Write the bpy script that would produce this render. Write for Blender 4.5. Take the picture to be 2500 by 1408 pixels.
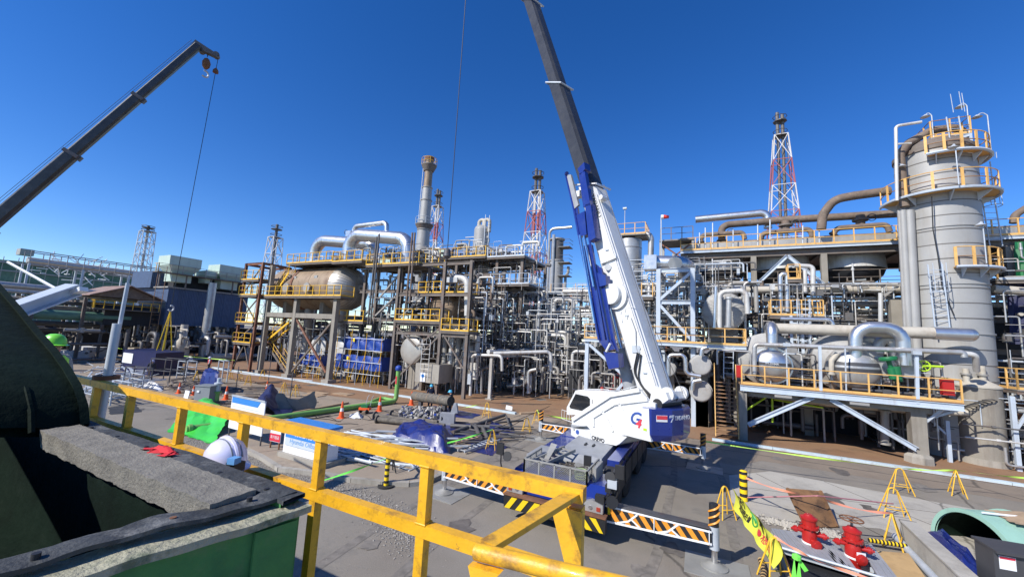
import bpy, bmesh, math, random
from mathutils import Vector, Matrix, Quaternion
random.seed(7)
for o in list(bpy.data.objects): bpy.data.objects.remove(o)
SC = bpy.context.scene
COL = SC.collection
V = Vector
# ------------------------------------------------------------------ camera
F_PX, PITCH, ROLL, YAW, CAM_H = 948.3, .12198, .05137, .46464, 5.6
FW = V((-math.sin(YAW)*math.cos(PITCH), math.cos(YAW)*math.cos(PITCH), math.sin(PITCH)))
_r0 = V((math.cos(YAW), math.sin(YAW), 0)); _u0 = _r0.cross(FW)
RT = math.cos(ROLL)*_r0 + math.sin(ROLL)*_u0
UP = -math.sin(ROLL)*_r0 + math.cos(ROLL)*_u0
CAM = V((0, 0, CAM_H))
cd = bpy.data.cameras.new('camera'); cam = bpy.data.objects.new('camera', cd); COL.objects.link(cam)
cd.sensor_width = 36; cd.lens = F_PX/2500*36; cd.clip_end = 6000; cd.clip_start = .05
m = Matrix((RT, UP, -FW)).transposed().to_4x4(); m.translation = CAM; cam.matrix_world = m
SC.camera = cam
# ------------------------------------------------------------------ sky, sun, exposure
SUN_EL, SUN_D = math.radians(39), V((-.50, -.87, 0)).normalized()
w = bpy.data.worlds.new('World'); SC.world = w; w.use_nodes = True
nt = w.node_tree; nt.nodes.clear()
sky = nt.nodes.new('ShaderNodeTexSky'); sky.sky_type = 'NISHITA'; sky.sun_disc = False
sky.sun_elevation = SUN_EL; sky.sun_rotation = math.atan2(SUN_D.x, SUN_D.y)
sky.air_density = .8; sky.dust_density = .0; sky.ozone_density = 3.5; sky.altitude = 0
hs = nt.nodes.new('ShaderNodeHueSaturation'); hs.inputs['Hue'].default_value = .512; hs.inputs['Saturation'].default_value = 1.3; hs.inputs['Value'].default_value = 1.55
bg = nt.nodes.new('ShaderNodeBackground'); bg.inputs['Strength'].default_value = .10
out = nt.nodes.new('ShaderNodeOutputWorld')
nt.links.new(sky.outputs[0], hs.inputs['Color']); nt.links.new(hs.outputs[0], bg.inputs['Color']); nt.links.new(bg.outputs[0], out.inputs[0])
sl = bpy.data.lights.new('sun', 'SUN'); sl.energy = 5.0; sl.angle = math.radians(.5); sl.color = (1, .955, .88)
so = bpy.data.objects.new('sun', sl); COL.objects.link(so)
sd = V((SUN_D.x*math.cos(SUN_EL), SUN_D.y*math.cos(SUN_EL), math.sin(SUN_EL)))
so.rotation_euler = sd.to_track_quat('Z', 'Y').to_euler(); so.location = (-30, -40, 60)
SC.view_settings.view_transform = 'Standard'; SC.view_settings.look = 'None'
SC.view_settings.exposure = .2; SC.view_settings.gamma = 1
SC.render.resolution_x, SC.render.resolution_y = 1024, 576

# ------------------------------------------------------------------ pixel -> place (a direction; the plane gives the distance)
def ray(x, y): return (x-1250)/F_PX*RT - (y-704)/F_PX*UP + FW
def G(x, y, z=0.):
    d = ray(x, y); return CAM + d*((z-CAM_H)/d.z)
def P(x, y, Y):
    d = ray(x, y); return CAM + d*(Y/d.y)
def PXp(x, y, X):
    d = ray(x, y); return CAM + d*(X/d.x)
def PL(x, y, p0, dr):
    d = ray(x, y); nx, ny = dr[1], -dr[0]
    return CAM + d*((p0[0]*nx+p0[1]*ny)/(d.x*nx+d.y*ny))
def proj(p):
    q = V(p)-CAM; k = q.dot(FW); return (1250+F_PX*q.dot(RT)/k, 704-F_PX*q.dot(UP)/k)

# ------------------------------------------------------------------ materials
MATS = {}
def mat(name, col, rough=.6, metal=0., var=.12, scale=1.5, dirt=None, damt=.35, dscale=1.2, bump=0., bscale=30., col2=None, c2scale=.6, c2amt=.5, coat=0., fine=0., streak=False, emit=0, wear=None, cracks=0.):
    if name in MATS: return MATS[name]
    mm = bpy.data.materials.new(name); mm.use_nodes = True; t = mm.node_tree; N = t.nodes; Lk = t.links
    b = N['Principled BSDF']; b.inputs['Roughness'].default_value = rough; b.inputs['Metallic'].default_value = metal
    if name.startswith('fibre'): b.inputs['Specular IOR Level'].default_value = .12
    if coat: b.inputs['Coat Weight'].default_value = coat
    geo = N.new('ShaderNodeNewGeometry')
    def noise(s, det=4, r=.6, vec=None):
        n = N.new('ShaderNodeTexNoise'); n.inputs['Scale'].default_value = s; n.inputs['Detail'].default_value = det; n.inputs['Roughness'].default_value = r
        Lk.new(vec or geo.outputs['Position'], n.inputs['Vector']); return n
    def ramp(fac, a, bb):
        r = N.new('ShaderNodeMapRange'); r.inputs[1].default_value = a; r.inputs[2].default_value = bb; Lk.new(fac, r.inputs[0]); return r.outputs[0]
    def mix(fac, a, c):
        mx = N.new('ShaderNodeMix'); mx.data_type = 'RGBA'
        if isinstance(fac, float): mx.inputs[0].default_value = fac
        else: Lk.new(fac, mx.inputs[0])
        for s, k in ((a, 6), (c, 7)):
            if isinstance(s, tuple): mx.inputs[k].default_value = (*s[:3], 1)
            else: Lk.new(s, mx.inputs[k])
        return mx.outputs[2]
    lo = tuple(max(0, x*(1-var)) for x in col); hi = tuple(min(1, x*(1+var)) for x in col)
    c = mix(ramp(noise(scale).outputs[0], .3, .7), lo, hi)
    if fine:
        c = mix(ramp(noise(40, 2).outputs[0], .3, .7), c, mix(float(fine), c, (0.02, .02, .02)))
    if col2:
        f = ramp(noise(c2scale, 5).outputs[0], .5-.12, .5+.12)
        mu = N.new('ShaderNodeMath'); mu.operation = 'MULTIPLY'; mu.inputs[1].default_value = c2amt; Lk.new(f, mu.inputs[0]); c = mix(mu.outputs[0], c, col2)
    if dirt:
        vec = None
        if streak:
            mp = N.new('ShaderNodeMapping'); mp.inputs['Scale'].default_value = (1, 1, .12); Lk.new(geo.outputs['Position'], mp.inputs[0]); vec = mp.outputs[0]
        f = ramp(noise(dscale, 6, .7, vec).outputs[0], .52, .68)
        mu = N.new('ShaderNodeMath'); mu.operation = 'MULTIPLY'; mu.inputs[1].default_value = damt; Lk.new(f, mu.inputs[0]); c = mix(mu.outputs[0], c, dirt)
    if wear: c = mix(ramp(noise(22, 8, .75).outputs[0], .66, .70), c, wear)
    if cracks:
        vo = N.new('ShaderNodeTexVoronoi'); vo.feature = 'DISTANCE_TO_EDGE'; vo.inputs['Scale'].default_value = cracks
        nd = noise(1.2, 5); ad = N.new('ShaderNodeMixRGB'); ad.inputs[0].default_value = .25; Lk.new(geo.outputs['Position'], ad.inputs[1]); Lk.new(nd.outputs[1], ad.inputs[2]); Lk.new(ad.outputs[0], vo.inputs['Vector'])
        c = mix(ramp(vo.outputs[0], .0016, .006), mix(.6, c, (.03, .027, .024)), c)
        c = mix(ramp(noise(.55, 7, .7).outputs[0], .60, .72), c, mix(.42, c, (.05, .045, .04)))
    Lk.new(c, b.inputs['Base Color'])
    rr = N.new('ShaderNodeMapRange'); rr.inputs[3].default_value = max(.05, rough-.1); rr.inputs[4].default_value = min(1, rough+.12)
    Lk.new(noise(scale*3).outputs[0], rr.inputs[0]); Lk.new(rr.outputs[0], b.inputs['Roughness'])
    if bump:
        bp = N.new('ShaderNodeBump'); bp.inputs['Strength'].default_value = bump; bp.inputs['Distance'].default_value = .03
        Lk.new(noise(bscale, 4).outputs[0], bp.inputs['Height']); Lk.new(bp.outputs[0], b.inputs['Normal'])
    if emit: b.inputs['Emission Strength'].default_value = emit
    MATS[name] = mm; return mm

RUST = (.16, .07, .035)
mat('asphalt', (.27, .235, .19), .9, var=.16, scale=.35, bump=.5, bscale=60, col2=(.28, .255, .215), c2scale=.25, c2amt=.6, dirt=(.10, .095, .09), damt=.6, dscale=.5, fine=.35, cracks=.11)
mat('yard_concrete', (.35, .275, .20), .9, var=.14, scale=.3, bump=.25, bscale=40, col2=(.30, .25, .19), c2scale=.2, c2amt=.7, dirt=(.15, .12, .10), damt=.5, dscale=.8, fine=.18, cracks=.16)
mat('pad_brown', (.33, .20, .11), .9, var=.18, scale=.35, bump=.25, bscale=30, col2=(.22, .11, .055), c2scale=.35, c2amt=.7, dirt=(.08, .055, .04), damt=.55, dscale=.6, fine=.2)
mat('pale_concrete', (.46, .43, .37), .9, var=.10, scale=.4, bump=.25, bscale=50, dirt=(.24, .22, .19), damt=.6, dscale=.7, fine=.15, cracks=.14)
mat('road_brown', (.27, .215, .16), .9, var=.12, scale=.4, bump=.35, bscale=60, dirt=(.14, .12, .10), damt=.6, dscale=.6, fine=.25, cracks=.09)
mat('concrete', (.36, .33, .28), .9, var=.14, scale=1.0, bump=.35, bscale=25, dirt=(.17, .15, .12), damt=.6, dscale=1.2, fine=.15, streak=True)
mat('concrete_col', (.27, .245, .205), .85, var=.12, scale=1.2, bump=.25, bscale=20, dirt=(.15, .12, .09), damt=.55, dscale=1.4, streak=True)
mat('joint_dark', (.10, .09, .075), .95, var=.3)
mat('oil_stain', (.13, .115, .10), .6, var=.35, scale=3)
mat('tyre_mark', (.19, .17, .145), .9, var=.3, scale=4)
mat('kerb_paint', (.52, .62, .66), .75, var=.10, scale=1.2, dirt=(.33, .31, .27), damt=.7, dscale=1.5, fine=.1)
mat('gravel', (.31, .285, .25), .95, var=.3, scale=9.)
mat('soil', (.27, .23, .18), .95, var=.25, scale=2., bump=.6, bscale=50, fine=.3)
mat('white_paint', (.70, .70, .68), .38, var=.05, scale=.8, coat=.3, dirt=(.42, .39, .34), damt=.45, dscale=2.6, streak=True)
mat('crane_blue', (.012, .03, .21), .3, var=.1, scale=1.2, coat=.5, dirt=(.05, .08, .25), damt=.3, dscale=2)
mat('crane_grey', (.30, .31, .32), .5, var=.1, dirt=(.16, .15, .14), damt=.4)
mat('boom_black', (.045, .047, .052), .38, var=.15, scale=.8, metal=.2, dirt=(.10, .10, .105), damt=.4, dscale=1.5)
mat('boom_dark', (.035, .038, .042), .35, var=.2, metal=.2, dirt=(.09, .09, .09), damt=.5)
mat('black', (.018, .018, .02), .55, var=.2)
mat('rubber', (.022, .022, .023), .85, var=.2, dirt=(.07, .065, .06), damt=.5, dscale=3)
mat('chrome', (.75, .75, .76), .18, metal=1., var=.04)
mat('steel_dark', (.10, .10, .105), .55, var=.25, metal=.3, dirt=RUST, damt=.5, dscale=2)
mat('galv', (.50, .54, .58), .5, var=.1, metal=.25, scale=2, dirt=(.32, .32, .32), damt=.4)
mat('steel_paleblue', (.47, .53, .60), .5, var=.08, dirt=(.30, .27, .23), damt=.4, dscale=1.5, streak=True)
mat('silver', (.66, .66, .66), .33, metal=.92, var=.05, scale=1.2, dirt=(.48, .46, .43), damt=.2, dscale=1.2)
mat('silver_dull', (.48, .475, .46), .45, metal=.6, var=.12, scale=1.5, dirt=(.28, .22, .16), damt=.55, dscale=1.4, streak=True)
mat('pipe_white', (.56, .55, .52), .45, var=.12, metal=.15, dirt=(.30, .23, .17), damt=.6, dscale=1.8, streak=True)
mat('pipe_grey', (.34, .325, .30), .55, var=.12, metal=.2, dirt=(.22, .18, .14), damt=.5, dscale=1.5, streak=True)
mat('pipe_beige', (.47, .43, .36), .6, var=.1, dirt=(.26, .20, .14), damt=.5, dscale=1.2)
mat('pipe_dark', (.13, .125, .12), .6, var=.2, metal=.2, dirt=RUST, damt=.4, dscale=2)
mat('pipe_rust', (.17, .125, .095), .75, var=.25, dirt=(.32, .27, .21), damt=.5, dscale=2.5)
mat('tower_grey', (.36, .355, .34), .5, var=.06, scale=.8, metal=.1, dirt=(.27, .24, .20), damt=.5, dscale=1.1, streak=True)
mat('seam_dark', (.13, .12, .11), .6)
mat('drum_beige', (.28, .205, .135), .55, var=.2, metal=.15, scale=1.2, dirt=(.12, .06, .03), damt=.65, dscale=.9, streak=True)
mat('drum_pale', (.46, .43, .38), .42, metal=.5, var=.10, scale=1.2, dirt=(.34, .26, .18), damt=.5, dscale=1.6, streak=True)
mat('insul_grey', (.36, .355, .34), .6, var=.12, bump=.35, bscale=9, dirt=(.22, .19, .16), damt=.45, dscale=1.8)
mat('yellow_rail', (.80, .46, .03), .5, var=.08, dirt=(.36, .22, .08), damt=.4, dscale=2.5)
mat('yellow_near', (.82, .43, .018), .45, var=.10, scale=6, coat=.12, dirt=(.20, .10, .03), damt=.75, dscale=9, fine=.08, bump=.12, bscale=40, wear=(.10, .06, .04))
mat('orange_rail', (.72, .42, .13), .55, var=.1, dirt=(.40, .20, .08), damt=.45, dscale=2)
mat('rail_rust', (.30, .17, .09), .65, var=.15, dirt=(.50, .34, .16), damt=.5)
mat('red_paint', (.42, .015, .012), .4, var=.08, coat=.3, dirt=(.30, .02, .015), damt=.4)
mat('red_tower', (.38, .11, .10), .6, var=.1)
mat('white_tower', (.62, .60, .58), .6, var=.1)
mat('rust', RUST, .85, var=.35, scale=3, dirt=(.30, .17, .09), damt=.5)
mat('rust_beam', (.20, .085, .05), .8, var=.3, scale=2, dirt=(.30, .22, .17), damt=.5)
mat('old_steel', (.165, .14, .12), .75, var=.2, scale=1.5, dirt=RUST, damt=.6, dscale=1.4)
mat('grating', (.22, .215, .20), .7, var=.15, dirt=RUST, damt=.4)
mat('green_pipe', (.19, .42, .10), .5, var=.08, dirt=(.20, .26, .12), damt=.35)
mat('tarp_green', (.06, .55, .05), .35, var=.1, bump=.3, bscale=6, coat=.2)
mat('tarp_blue', (.012, .022, .15), .35, var=.18, bump=.35, bscale=7, coat=.25)
mat('tarp_bright', (.015, .055, .29), .5, var=.15, bump=.4, bscale=4)
mat('tarp_navy', (.012, .016, .07), .5, var=.2, bump=.4, bscale=6)
mat('tarp_grey', (.20, .20, .20), .7, var=.15, bump=.4, bscale=6)
mat('fibre_green', (.10, .29, .085), .6, var=.35, scale=2.5, dirt=(.16, .20, .12), damt=.5, dscale=4, bump=.3, bscale=20, col2=(.012, .05, .04), c2scale=2.5, c2amt=.6)
mat('fibre_shade', (.0035, .011, .007), .8, var=.4, scale=2, dirt=(.012, .02, .015), damt=.5, dscale=4, bump=.3, bscale=14)  # near-black stands for shade on the sunlit lid and inside linings
mat('gasket', (.05, .054, .055), .7, var=.35, scale=7, bump=.6, bscale=16, dirt=(.20, .20, .19), damt=.8, dscale=6, fine=.2)
mat('weathered_rim', (.30, .29, .20), .8, var=.3, scale=5, dirt=(.05, .08, .04), damt=.8, dscale=5, bump=.6, bscale=30, col2=(.40, .38, .28), c2scale=5, c2amt=.8)
mat('foam_slab', (.20, .185, .155), .95, var=.22, scale=5, bump=.4, bscale=55, dirt=(.14, .13, .11), damt=.7, dscale=5, fine=.15, col2=(.27, .25, .205), c2scale=7, c2amt=.6)
mat('patch_teal', (.13, .31, .22), .65, var=.25, scale=4, dirt=(.05, .14, .08), damt=.6, dscale=5, bump=.3, bscale=25)
mat('mint', (.30, .50, .40), .5, var=.06, dirt=(.24, .36, .30), damt=.4, dscale=2)
mat('vent_green', (.47, .58, .50), .5, var=.06, dirt=(.30, .38, .32), damt=.4, streak=True)
mat('blue_clad', (.055, .09, .17), .6, var=.12, dirt=(.04, .055, .09), damt=.5, streak=True)
mat('dark_clad_shade', (.016, .017, .02), .7, var=.2)  # near-black: real dark cladding, also the painted shade of the backdrops
mat('roof_rust', (.26, .17, .14), .8, var=.25, dirt=(.40, .38, .36), damt=.5)
mat('tank_green', (.10, .20, .145), .6, var=.15, dirt=(.06, .12, .08), damt=.5)
mat('tank_white', (.72, .73, .73), .5, var=.05)
mat('net_green', (.08, .17, .12), .8, var=.2)
mat('cone_orange', (.85, .12, .025), .5, var=.06)
mat('cone_white', (.75, .73, .70), .5, var=.05, dirt=(.5, .42, .35), damt=.4)
mat('stripe_orange', (.78, .30, .03), .45, var=.08, dirt=(.3, .13, .03), damt=.3)
mat('stripe_yellow', (.88, .60, .015), .4, var=.04)
mat('sign_white', (.78, .79, .80), .4, var=.03)
mat('sign_blue', (.035, .22, .60), .4, var=.04)
mat('sign_red', (.62, .03, .06), .4, var=.04)
mat('sign_grey', (.52, .58, .64), .4, var=.04)
mat('text_blue', (.10, .30, .62), .4); mat('text_white', (.85, .86, .87), .4); mat('text_black', (.02, .02, .025), .5)
mat('text_navy', (.04, .09, .32), .4); mat('text_red', (.65, .05, .07), .4)
mat('banner_yellow', (.68, .70, .08), .5, var=.06, bump=.2, bscale=5)
mat('banner_green', (.04, .30, .08), .5)
mat('tape_green', (.20, .80, .10), .4, var=.05)
mat('tape_lime', (.55, .85, .12), .4, var=.05)
mat('tape_orange', (.90, .33, .20), .45, var=.05)
mat('rope_red', (.45, .18, .20), .8)
mat('valve_green', (.01, .15, .05), .45, var=.15)
mat('lime_wheel', (.45, .68, .03), .45)
mat('box_grey', (.055, .055, .06), .5, var=.08, dirt=(.10, .10, .10), damt=.3)
mat('cabinet_grey', (.22, .24, .25), .5, var=.06)
mat('plastic_grey', (.30, .31, .33), .6, var=.1, dirt=(.42, .42, .42), damt=.4, dscale=3)
mat('plywood', (.20, .105, .045), .75, var=.3, scale=1.5, dirt=(.035, .02, .012), damt=.8, dscale=2.2, bump=.2, bscale=20)
mat('ply_pale', (.50, .33, .15), .75, var=.15, dirt=(.28, .17, .08), damt=.5)
mat('wood', (.38, .27, .17), .8, var=.2)
mat('helmet_white', (.68, .66, .82), .25, var=.03, coat=.5)
mat('helmet_cyan', (.07, .42, .62), .35, coat=.3); mat('helmet_green', (.20, .70, .06), .35, coat=.3)
mat('cloth_navy', (.014, .02, .045), .9, var=.3, bump=.5, bscale=18); mat('cloth_dark', (.03, .033, .04), .9, var=.3)
mat('cloth_grey', (.30, .29, .28), .9, var=.2, bump=.4, bscale=15); mat('cloth_white', (.6, .6, .6), .9, var=.1)
mat('vest_red', (.55, .03, .04), .7, var=.1); mat('vest_lime', (.45, .85, .08), .6, var=.08)
mat('skin', (.50, .30, .21), .55, var=.06); mat('hair', (.015, .012, .01), .6)
mat('cloth_red', (.62, .02, .03), .8, var=.1); mat('mask_blue', (.12, .32, .62), .6)
mat('lamp_red', (.35, .04, .02), .25, coat=.5)
mat('plate_steel', (.33, .325, .30), .65, var=.12, metal=.3, dirt=(.20, .17, .14), damt=.5)
mat('chain_dark', (.06, .055, .05), .8, var=.3, dirt=(.13, .10, .06), damt=.5)
mat('rope_green', (.30, .38, .20), .9)
mat('sludge_pipe', (.13, .115, .095), .85, var=.35, scale=5, bump=.5, bscale=25, dirt=(.28, .24, .18), damt=.6, dscale=4)
mat('windsock', (.78, .06, .04), .7)
def glassmat():
    mm = bpy.data.materials.new('glass_dark'); mm.use_nodes = True; b = mm.node_tree.nodes['Principled BSDF']
    b.inputs['Base Color'].default_value = (.02, .022, .025, 1); b.inputs['Roughness'].default_value = .06; b.inputs['Coat Weight'].default_value = .6
    MATS['glass_dark'] = mm
    mm = bpy.data.materials.new('mirror_glass'); mm.use_nodes = True; b = mm.node_tree.nodes['Principled BSDF']
    b.inputs['Base Color'].default_value = (.7, .7, .72, 1); b.inputs['Metallic'].default_value = 1; b.inputs['Roughness'].default_value = .05
    MATS['mirror_glass'] = mm
glassmat()
# corrugated wall: fine relief
def corrugate(name, freq, strength):
    t = MATS[name].node_tree; b = t.nodes['Principled BSDF']
    tc = t.nodes.new('ShaderNodeNewGeometry'); wv = t.nodes.new('ShaderNodeTexWave'); wv.bands_direction = 'Y'; wv.inputs['Scale'].default_value = freq
    bp = t.nodes.new('ShaderNodeBump'); bp.inputs['Strength'].default_value = strength; bp.inputs['Distance'].default_value = .04
    t.links.new(tc.outputs['Position'], wv.inputs[0]); t.links.new(wv.outputs['Fac'], bp.inputs['Height']); t.links.new(bp.outputs[0], b.inputs['Normal'])
corrugate('blue_clad', 1.6, .6)

# ------------------------------------------------------------------ mesh building
WL = {}
class M:
    def __init__(s): s.v = []; s.f = []; s.sm = []
    def add(s, vs, fs, smooth=False):
        o = len(s.v); s.v += [tuple(p) for p in vs]; s.f += [tuple(i+o for i in f) for f in fs]; s.sm += [smooth]*len(fs); return s
    def obox(s, c, x, y, z):
        c, x, y, z = V(c), V(x)/2, V(y)/2, V(z)/2
        vs = [c+a*x+b*y+d*z for d in (-1, 1) for b in (-1, 1) for a in (-1, 1)]
        return s.add(vs, [(0, 2, 3, 1), (4, 5, 7, 6), (0, 1, 5, 4), (2, 6, 7, 3), (0, 4, 6, 2), (1, 3, 7, 5)])
    def box(s, c, sz, rz=0.):
        ca, sa = math.cos(rz), math.sin(rz)
        return s.obox(c, (sz[0]*ca, sz[0]*sa, 0), (-sz[1]*sa, sz[1]*ca, 0), (0, 0, sz[2]))
    def box2(s, a, b):
        return s.box([(a[i]+b[i])/2 for i in range(3)], [abs(a[i]-b[i]) for i in range(3)])
    def beam(s, a, b, w, h=None, up=(0, 0, 1)):
        a, b = V(a), V(b); d = b-a
        if d.length < 1e-6: return s
        z = V(up)
        if abs(d.normalized().dot(z)) > .98: z = V((0, 1, 0))
        x = d.cross(z).normalized(); y = x.cross(d).normalized()
        return s.obox((a+b)/2, d, x*w, y*(h or w))
    def ibeam(s, a, b, w, h, t=.03, up=(0, 0, 1)):
        a, b = V(a), V(b); d = b-a; z = V(up)
        if abs(d.normalized().dot(z)) > .98: z = V((0, 1, 0))
        x = d.cross(z).normalized(); y = x.cross(d).normalized(); c = (a+b)/2
        s.obox(c+y*(h-t)/2, d, x*w, y*t); s.obox(c-y*(h-t)/2, d, x*w, y*t); return s.obox(c, d*.998, x*t, y*(h-2*t))
    def cyl(s, a, b, r, r2=None, n=10, caps=True, smooth=True):
        a, b = V(a), V(b); r2 = r if r2 is None else r2; d = (b-a).normalized()
        x = d.orthogonal().normalized(); y = d.cross(x); vs = []
        for p, q in ((a, r), (b, r2)):
            for i in range(n):
                t = 2*math.pi*i/n; vs.append(p+q*(math.cos(t)*x+math.sin(t)*y))
        s.add(vs, [(i, (i+1) % n, n+(i+1) % n, n+i) for i in range(n)], smooth)
        if caps: s.add(vs[:n], [tuple(reversed(range(n)))]); s.add(vs[n:], [tuple(range(n))])
        return s
    def sweep(s, pts, r, n=8, closed=False, caps=True, rads=None):
        pts = [V(p) for p in pts]; k = len(pts)
        if k < 2: return s
        tn = []
        for i in range(k):
            a = pts[i-1] if (i or closed) else pts[i]; b = pts[(i+1) % k] if (i < k-1 or closed) else pts[i]
            tn.append((b-a).normalized())
        x = tn[0].orthogonal().normalized(); vs = []
        for i in range(k):
            x = (x-tn[i]*x.dot(tn[i])); x = x.normalized() if x.length > 1e-6 else tn[i].orthogonal().normalized()
            y = tn[i].cross(x); rr = rads[i] if rads else r
            vs += [pts[i]+rr*(math.cos(2*math.pi*j/n)*x+math.sin(2*math.pi*j/n)*y) for j in range(n)]
        fs = []
        for i in range(k if closed else k-1):
            o1, o2 = i*n, ((i+1) % k)*n
            fs += [(o1+j, o1+(j+1) % n, o2+(j+1) % n, o2+j) for j in range(n)]
        s.add(vs, fs, True)
        if caps and not closed: s.add(vs[:n], [tuple(reversed(range(n)))]); s.add(vs[-n:], [tuple(range(n))])
        return s
    def tube(s, pts, r, n=8, bend=None, seg=5):
        return s.sweep(fillet(pts, bend if bend is not None else r*2.6, seg), r, n)
    def lathe(s, prof, o=(0, 0, 0), ax=(0, 0, 1), n=16, smooth=True, caps=True):
        o, d = V(o), V(ax).normalized(); x = d.orthogonal().normalized(); y = d.cross(x); vs = []
        for r, t in prof: vs += [o+d*t+r*(math.cos(2*math.pi*j/n)*x+math.sin(2*math.pi*j/n)*y) for j in range(n)]
        fs = [(i*n+j, i*n+(j+1) % n, (i+1)*n+(j+1) % n, (i+1)*n+j) for i in range(len(prof)-1) for j in range(n)]
        s.add(vs, fs, smooth)
        if caps and prof[0][0] > 1e-4: s.add(vs[:n], [tuple(reversed(range(n)))])
        if caps and prof[-1][0] > 1e-4: s.add(vs[-n:], [tuple(range(n))])
        return s
    def prism(s, poly, ext):
        poly = [V(p) for p in poly]; e = V(ext); n = len(poly)
        nr = V((0, 0, 0))
        for i in range(n): nr += poly[i].cross(poly[(i+1) % n])
        if nr.dot(e) < 0: poly.reverse()
        vs = poly+[p+e for p in poly]
        return s.add(vs, [tuple(reversed(range(n))), tuple(range(n, 2*n))]+[(i, (i+1) % n, n+(i+1) % n, n+i) for i in range(n)])
    def sheet(s, rows, smooth=True, thick=0.):
        k, n = len(rows), len(rows[0]); vs = [p for r in rows for p in r]
        s.add(vs, [(i*n+j, i*n+j+1, (i+1)*n+j+1, (i+1)*n+j) for i in range(k-1) for j in range(n-1)], smooth)
        return s
    def build(s, name, m, parent=None, loc=None):
        me = bpy.data.meshes.new(name); base = WL.get(parent.name, V((0, 0, 0))) if parent else V(loc or (0, 0, 0))
        me.from_pydata([tuple(V(p)-base) for p in s.v], [], s.f)
        me.polygons.foreach_set('use_smooth', s.sm); me.materials.append(MATS[m]); me.update()
        if any(s.sm): me.set_sharp_from_angle(angle=.75)
        return link(name, me, parent, base)
def fillet(pts, bend, seg=5):
    pts = [V(p) for p in pts]; o = [pts[0]]
    for i in range(1, len(pts)-1):
        a, b, c = pts[i-1], pts[i], pts[i+1]; u, w_ = a-b, c-b
        la, lb = u.length, w_.length
        if la < 1e-6 or lb < 1e-6: continue
        u.normalize(); w_.normalize(); ang = u.angle(w_)
        if ang > 3.10: o.append(b); continue
        t = min(bend/max(math.tan(ang/2), .05), la*.48, lb*.48); r = t*math.tan(ang/2)
        bis = (u+w_).normalized(); ctr = b+bis*(r/math.sin(ang/2)); p0, p1 = b+u*t-ctr, b+w_*t-ctr
        for k in range(seg+1):
            q = p0.lerp(p1, k/seg); o.append(ctr+q.normalized()*p0.length if q.length > 1e-6 else b)
    o.append(pts[-1]); return o
def link(name, me, parent=None, base=None, rot=None, loc=None):
    o = bpy.data.objects.new(name, me); COL.objects.link(o)
    if parent:
        o.parent = parent; WL[o.name] = WL.get(parent.name, V((0, 0, 0))).copy()
        if loc is not None: o.location = V(loc)-WL[parent.name]
    else:
        l = V(loc) if loc is not None else (base or V((0, 0, 0))); o.location = l; WL[o.name] = l.copy()
    if rot: o.rotation_euler = rot
    return o
def tag(o, label, cat, group=None):
    o['label'] = label; o['category'] = cat
    if group: o['group'] = group
    return o
def thing(name, label, cat, loc=(0, 0, 0), group=None):
    o = bpy.data.objects.new(name, None); COL.objects.link(o); o.location = loc; o.empty_display_size = .2
    WL[o.name] = V(loc); return tag(o, label, cat, group)
def struct(name, mb, m):
    o = mb.build(name, m); o['kind'] = 'structure'; return o
_mesh = {}
def shared(key, fn, m):
    if key not in _mesh:
        b = M(); fn(b); me = bpy.data.meshes.new(str(key[0]))
        me.from_pydata([tuple(p) for p in b.v], [], b.f); me.polygons.foreach_set('use_smooth', b.sm); me.materials.append(MATS[m]); _mesh[key] = me
        if any(b.sm): me.set_sharp_from_angle(angle=.75)
    return _mesh[key]
def text(body, parent, m, o, x, y, size, depth=.004, name='lettering', align='LEFT', shear=0., bold=0.):
    """raised lettering in the plane spanned by x (reading) and y (up) at point o"""
    cu = bpy.data.curves.new(name, 'FONT'); cu.body = body; cu.size = size; cu.extrude = depth; cu.align_x = align; cu.shear = shear; cu.offset = bold
    cu.resolution_u = 3
    tmp = bpy.data.objects.new('tmp', cu); COL.objects.link(tmp)
    dg = bpy.context.evaluated_depsgraph_get(); me = bpy.data.meshes.new_from_object(tmp.evaluated_get(dg)); bpy.data.objects.remove(tmp)
    x, y = V(x).normalized(), V(y).normalized(); z = x.cross(y); y = z.cross(x)
    mx = Matrix((x, y, z)).transposed(); base = WL.get(parent.name, V((0, 0, 0)))
    for v in me.vertices: v.co = mx @ v.co + V(o) - base
    me.materials.clear(); me.materials.append(MATS[m]); me.name = name
    return link(name, me, parent)
def lerp(a, b, t): return V(a)+(V(b)-V(a))*t
# railing along deck points: every post, rail and toe board is a part
def railing(par, pts, pm='yellow_rail', rm=None, h=1.1, sp=1.5, toe=True, pw=.07, r=.028, mids=(.5,), closed=False, skip_first=False):
    rm = rm or pm; pts = [V(p) for p in pts]
    me = shared(('post', pm, h, pw), lambda b: b.box((0, 0, h/2), (pw, pw, h)), pm)
    last = None
    for i in range(len(pts)-1):
        a, b = pts[i], pts[i+1]; L = (b-a).length; n = max(1, round(L/sp)); d = b-a; rz = math.atan2(d.y, d.x)
        for k in range(n+1):
            if k == 0 and (i > 0 or skip_first): continue
            link('post', me, par, rot=(0, 0, rz), loc=a+d*(k/n))
        u = V((0, 0, 1))
        M().cyl(a+u*h, b+u*h, r, n=6).build('top_rail', rm, par)
        for q in mids: M().cyl(a+u*h*q, b+u*h*q, r*.85, n=6).build('mid_rail', rm, par)
        if toe: M().beam(a+u*.07, b+u*.07, .02, .13).build('toe_board', rm if rm != 'rail_rust' else pm, par)
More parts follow.
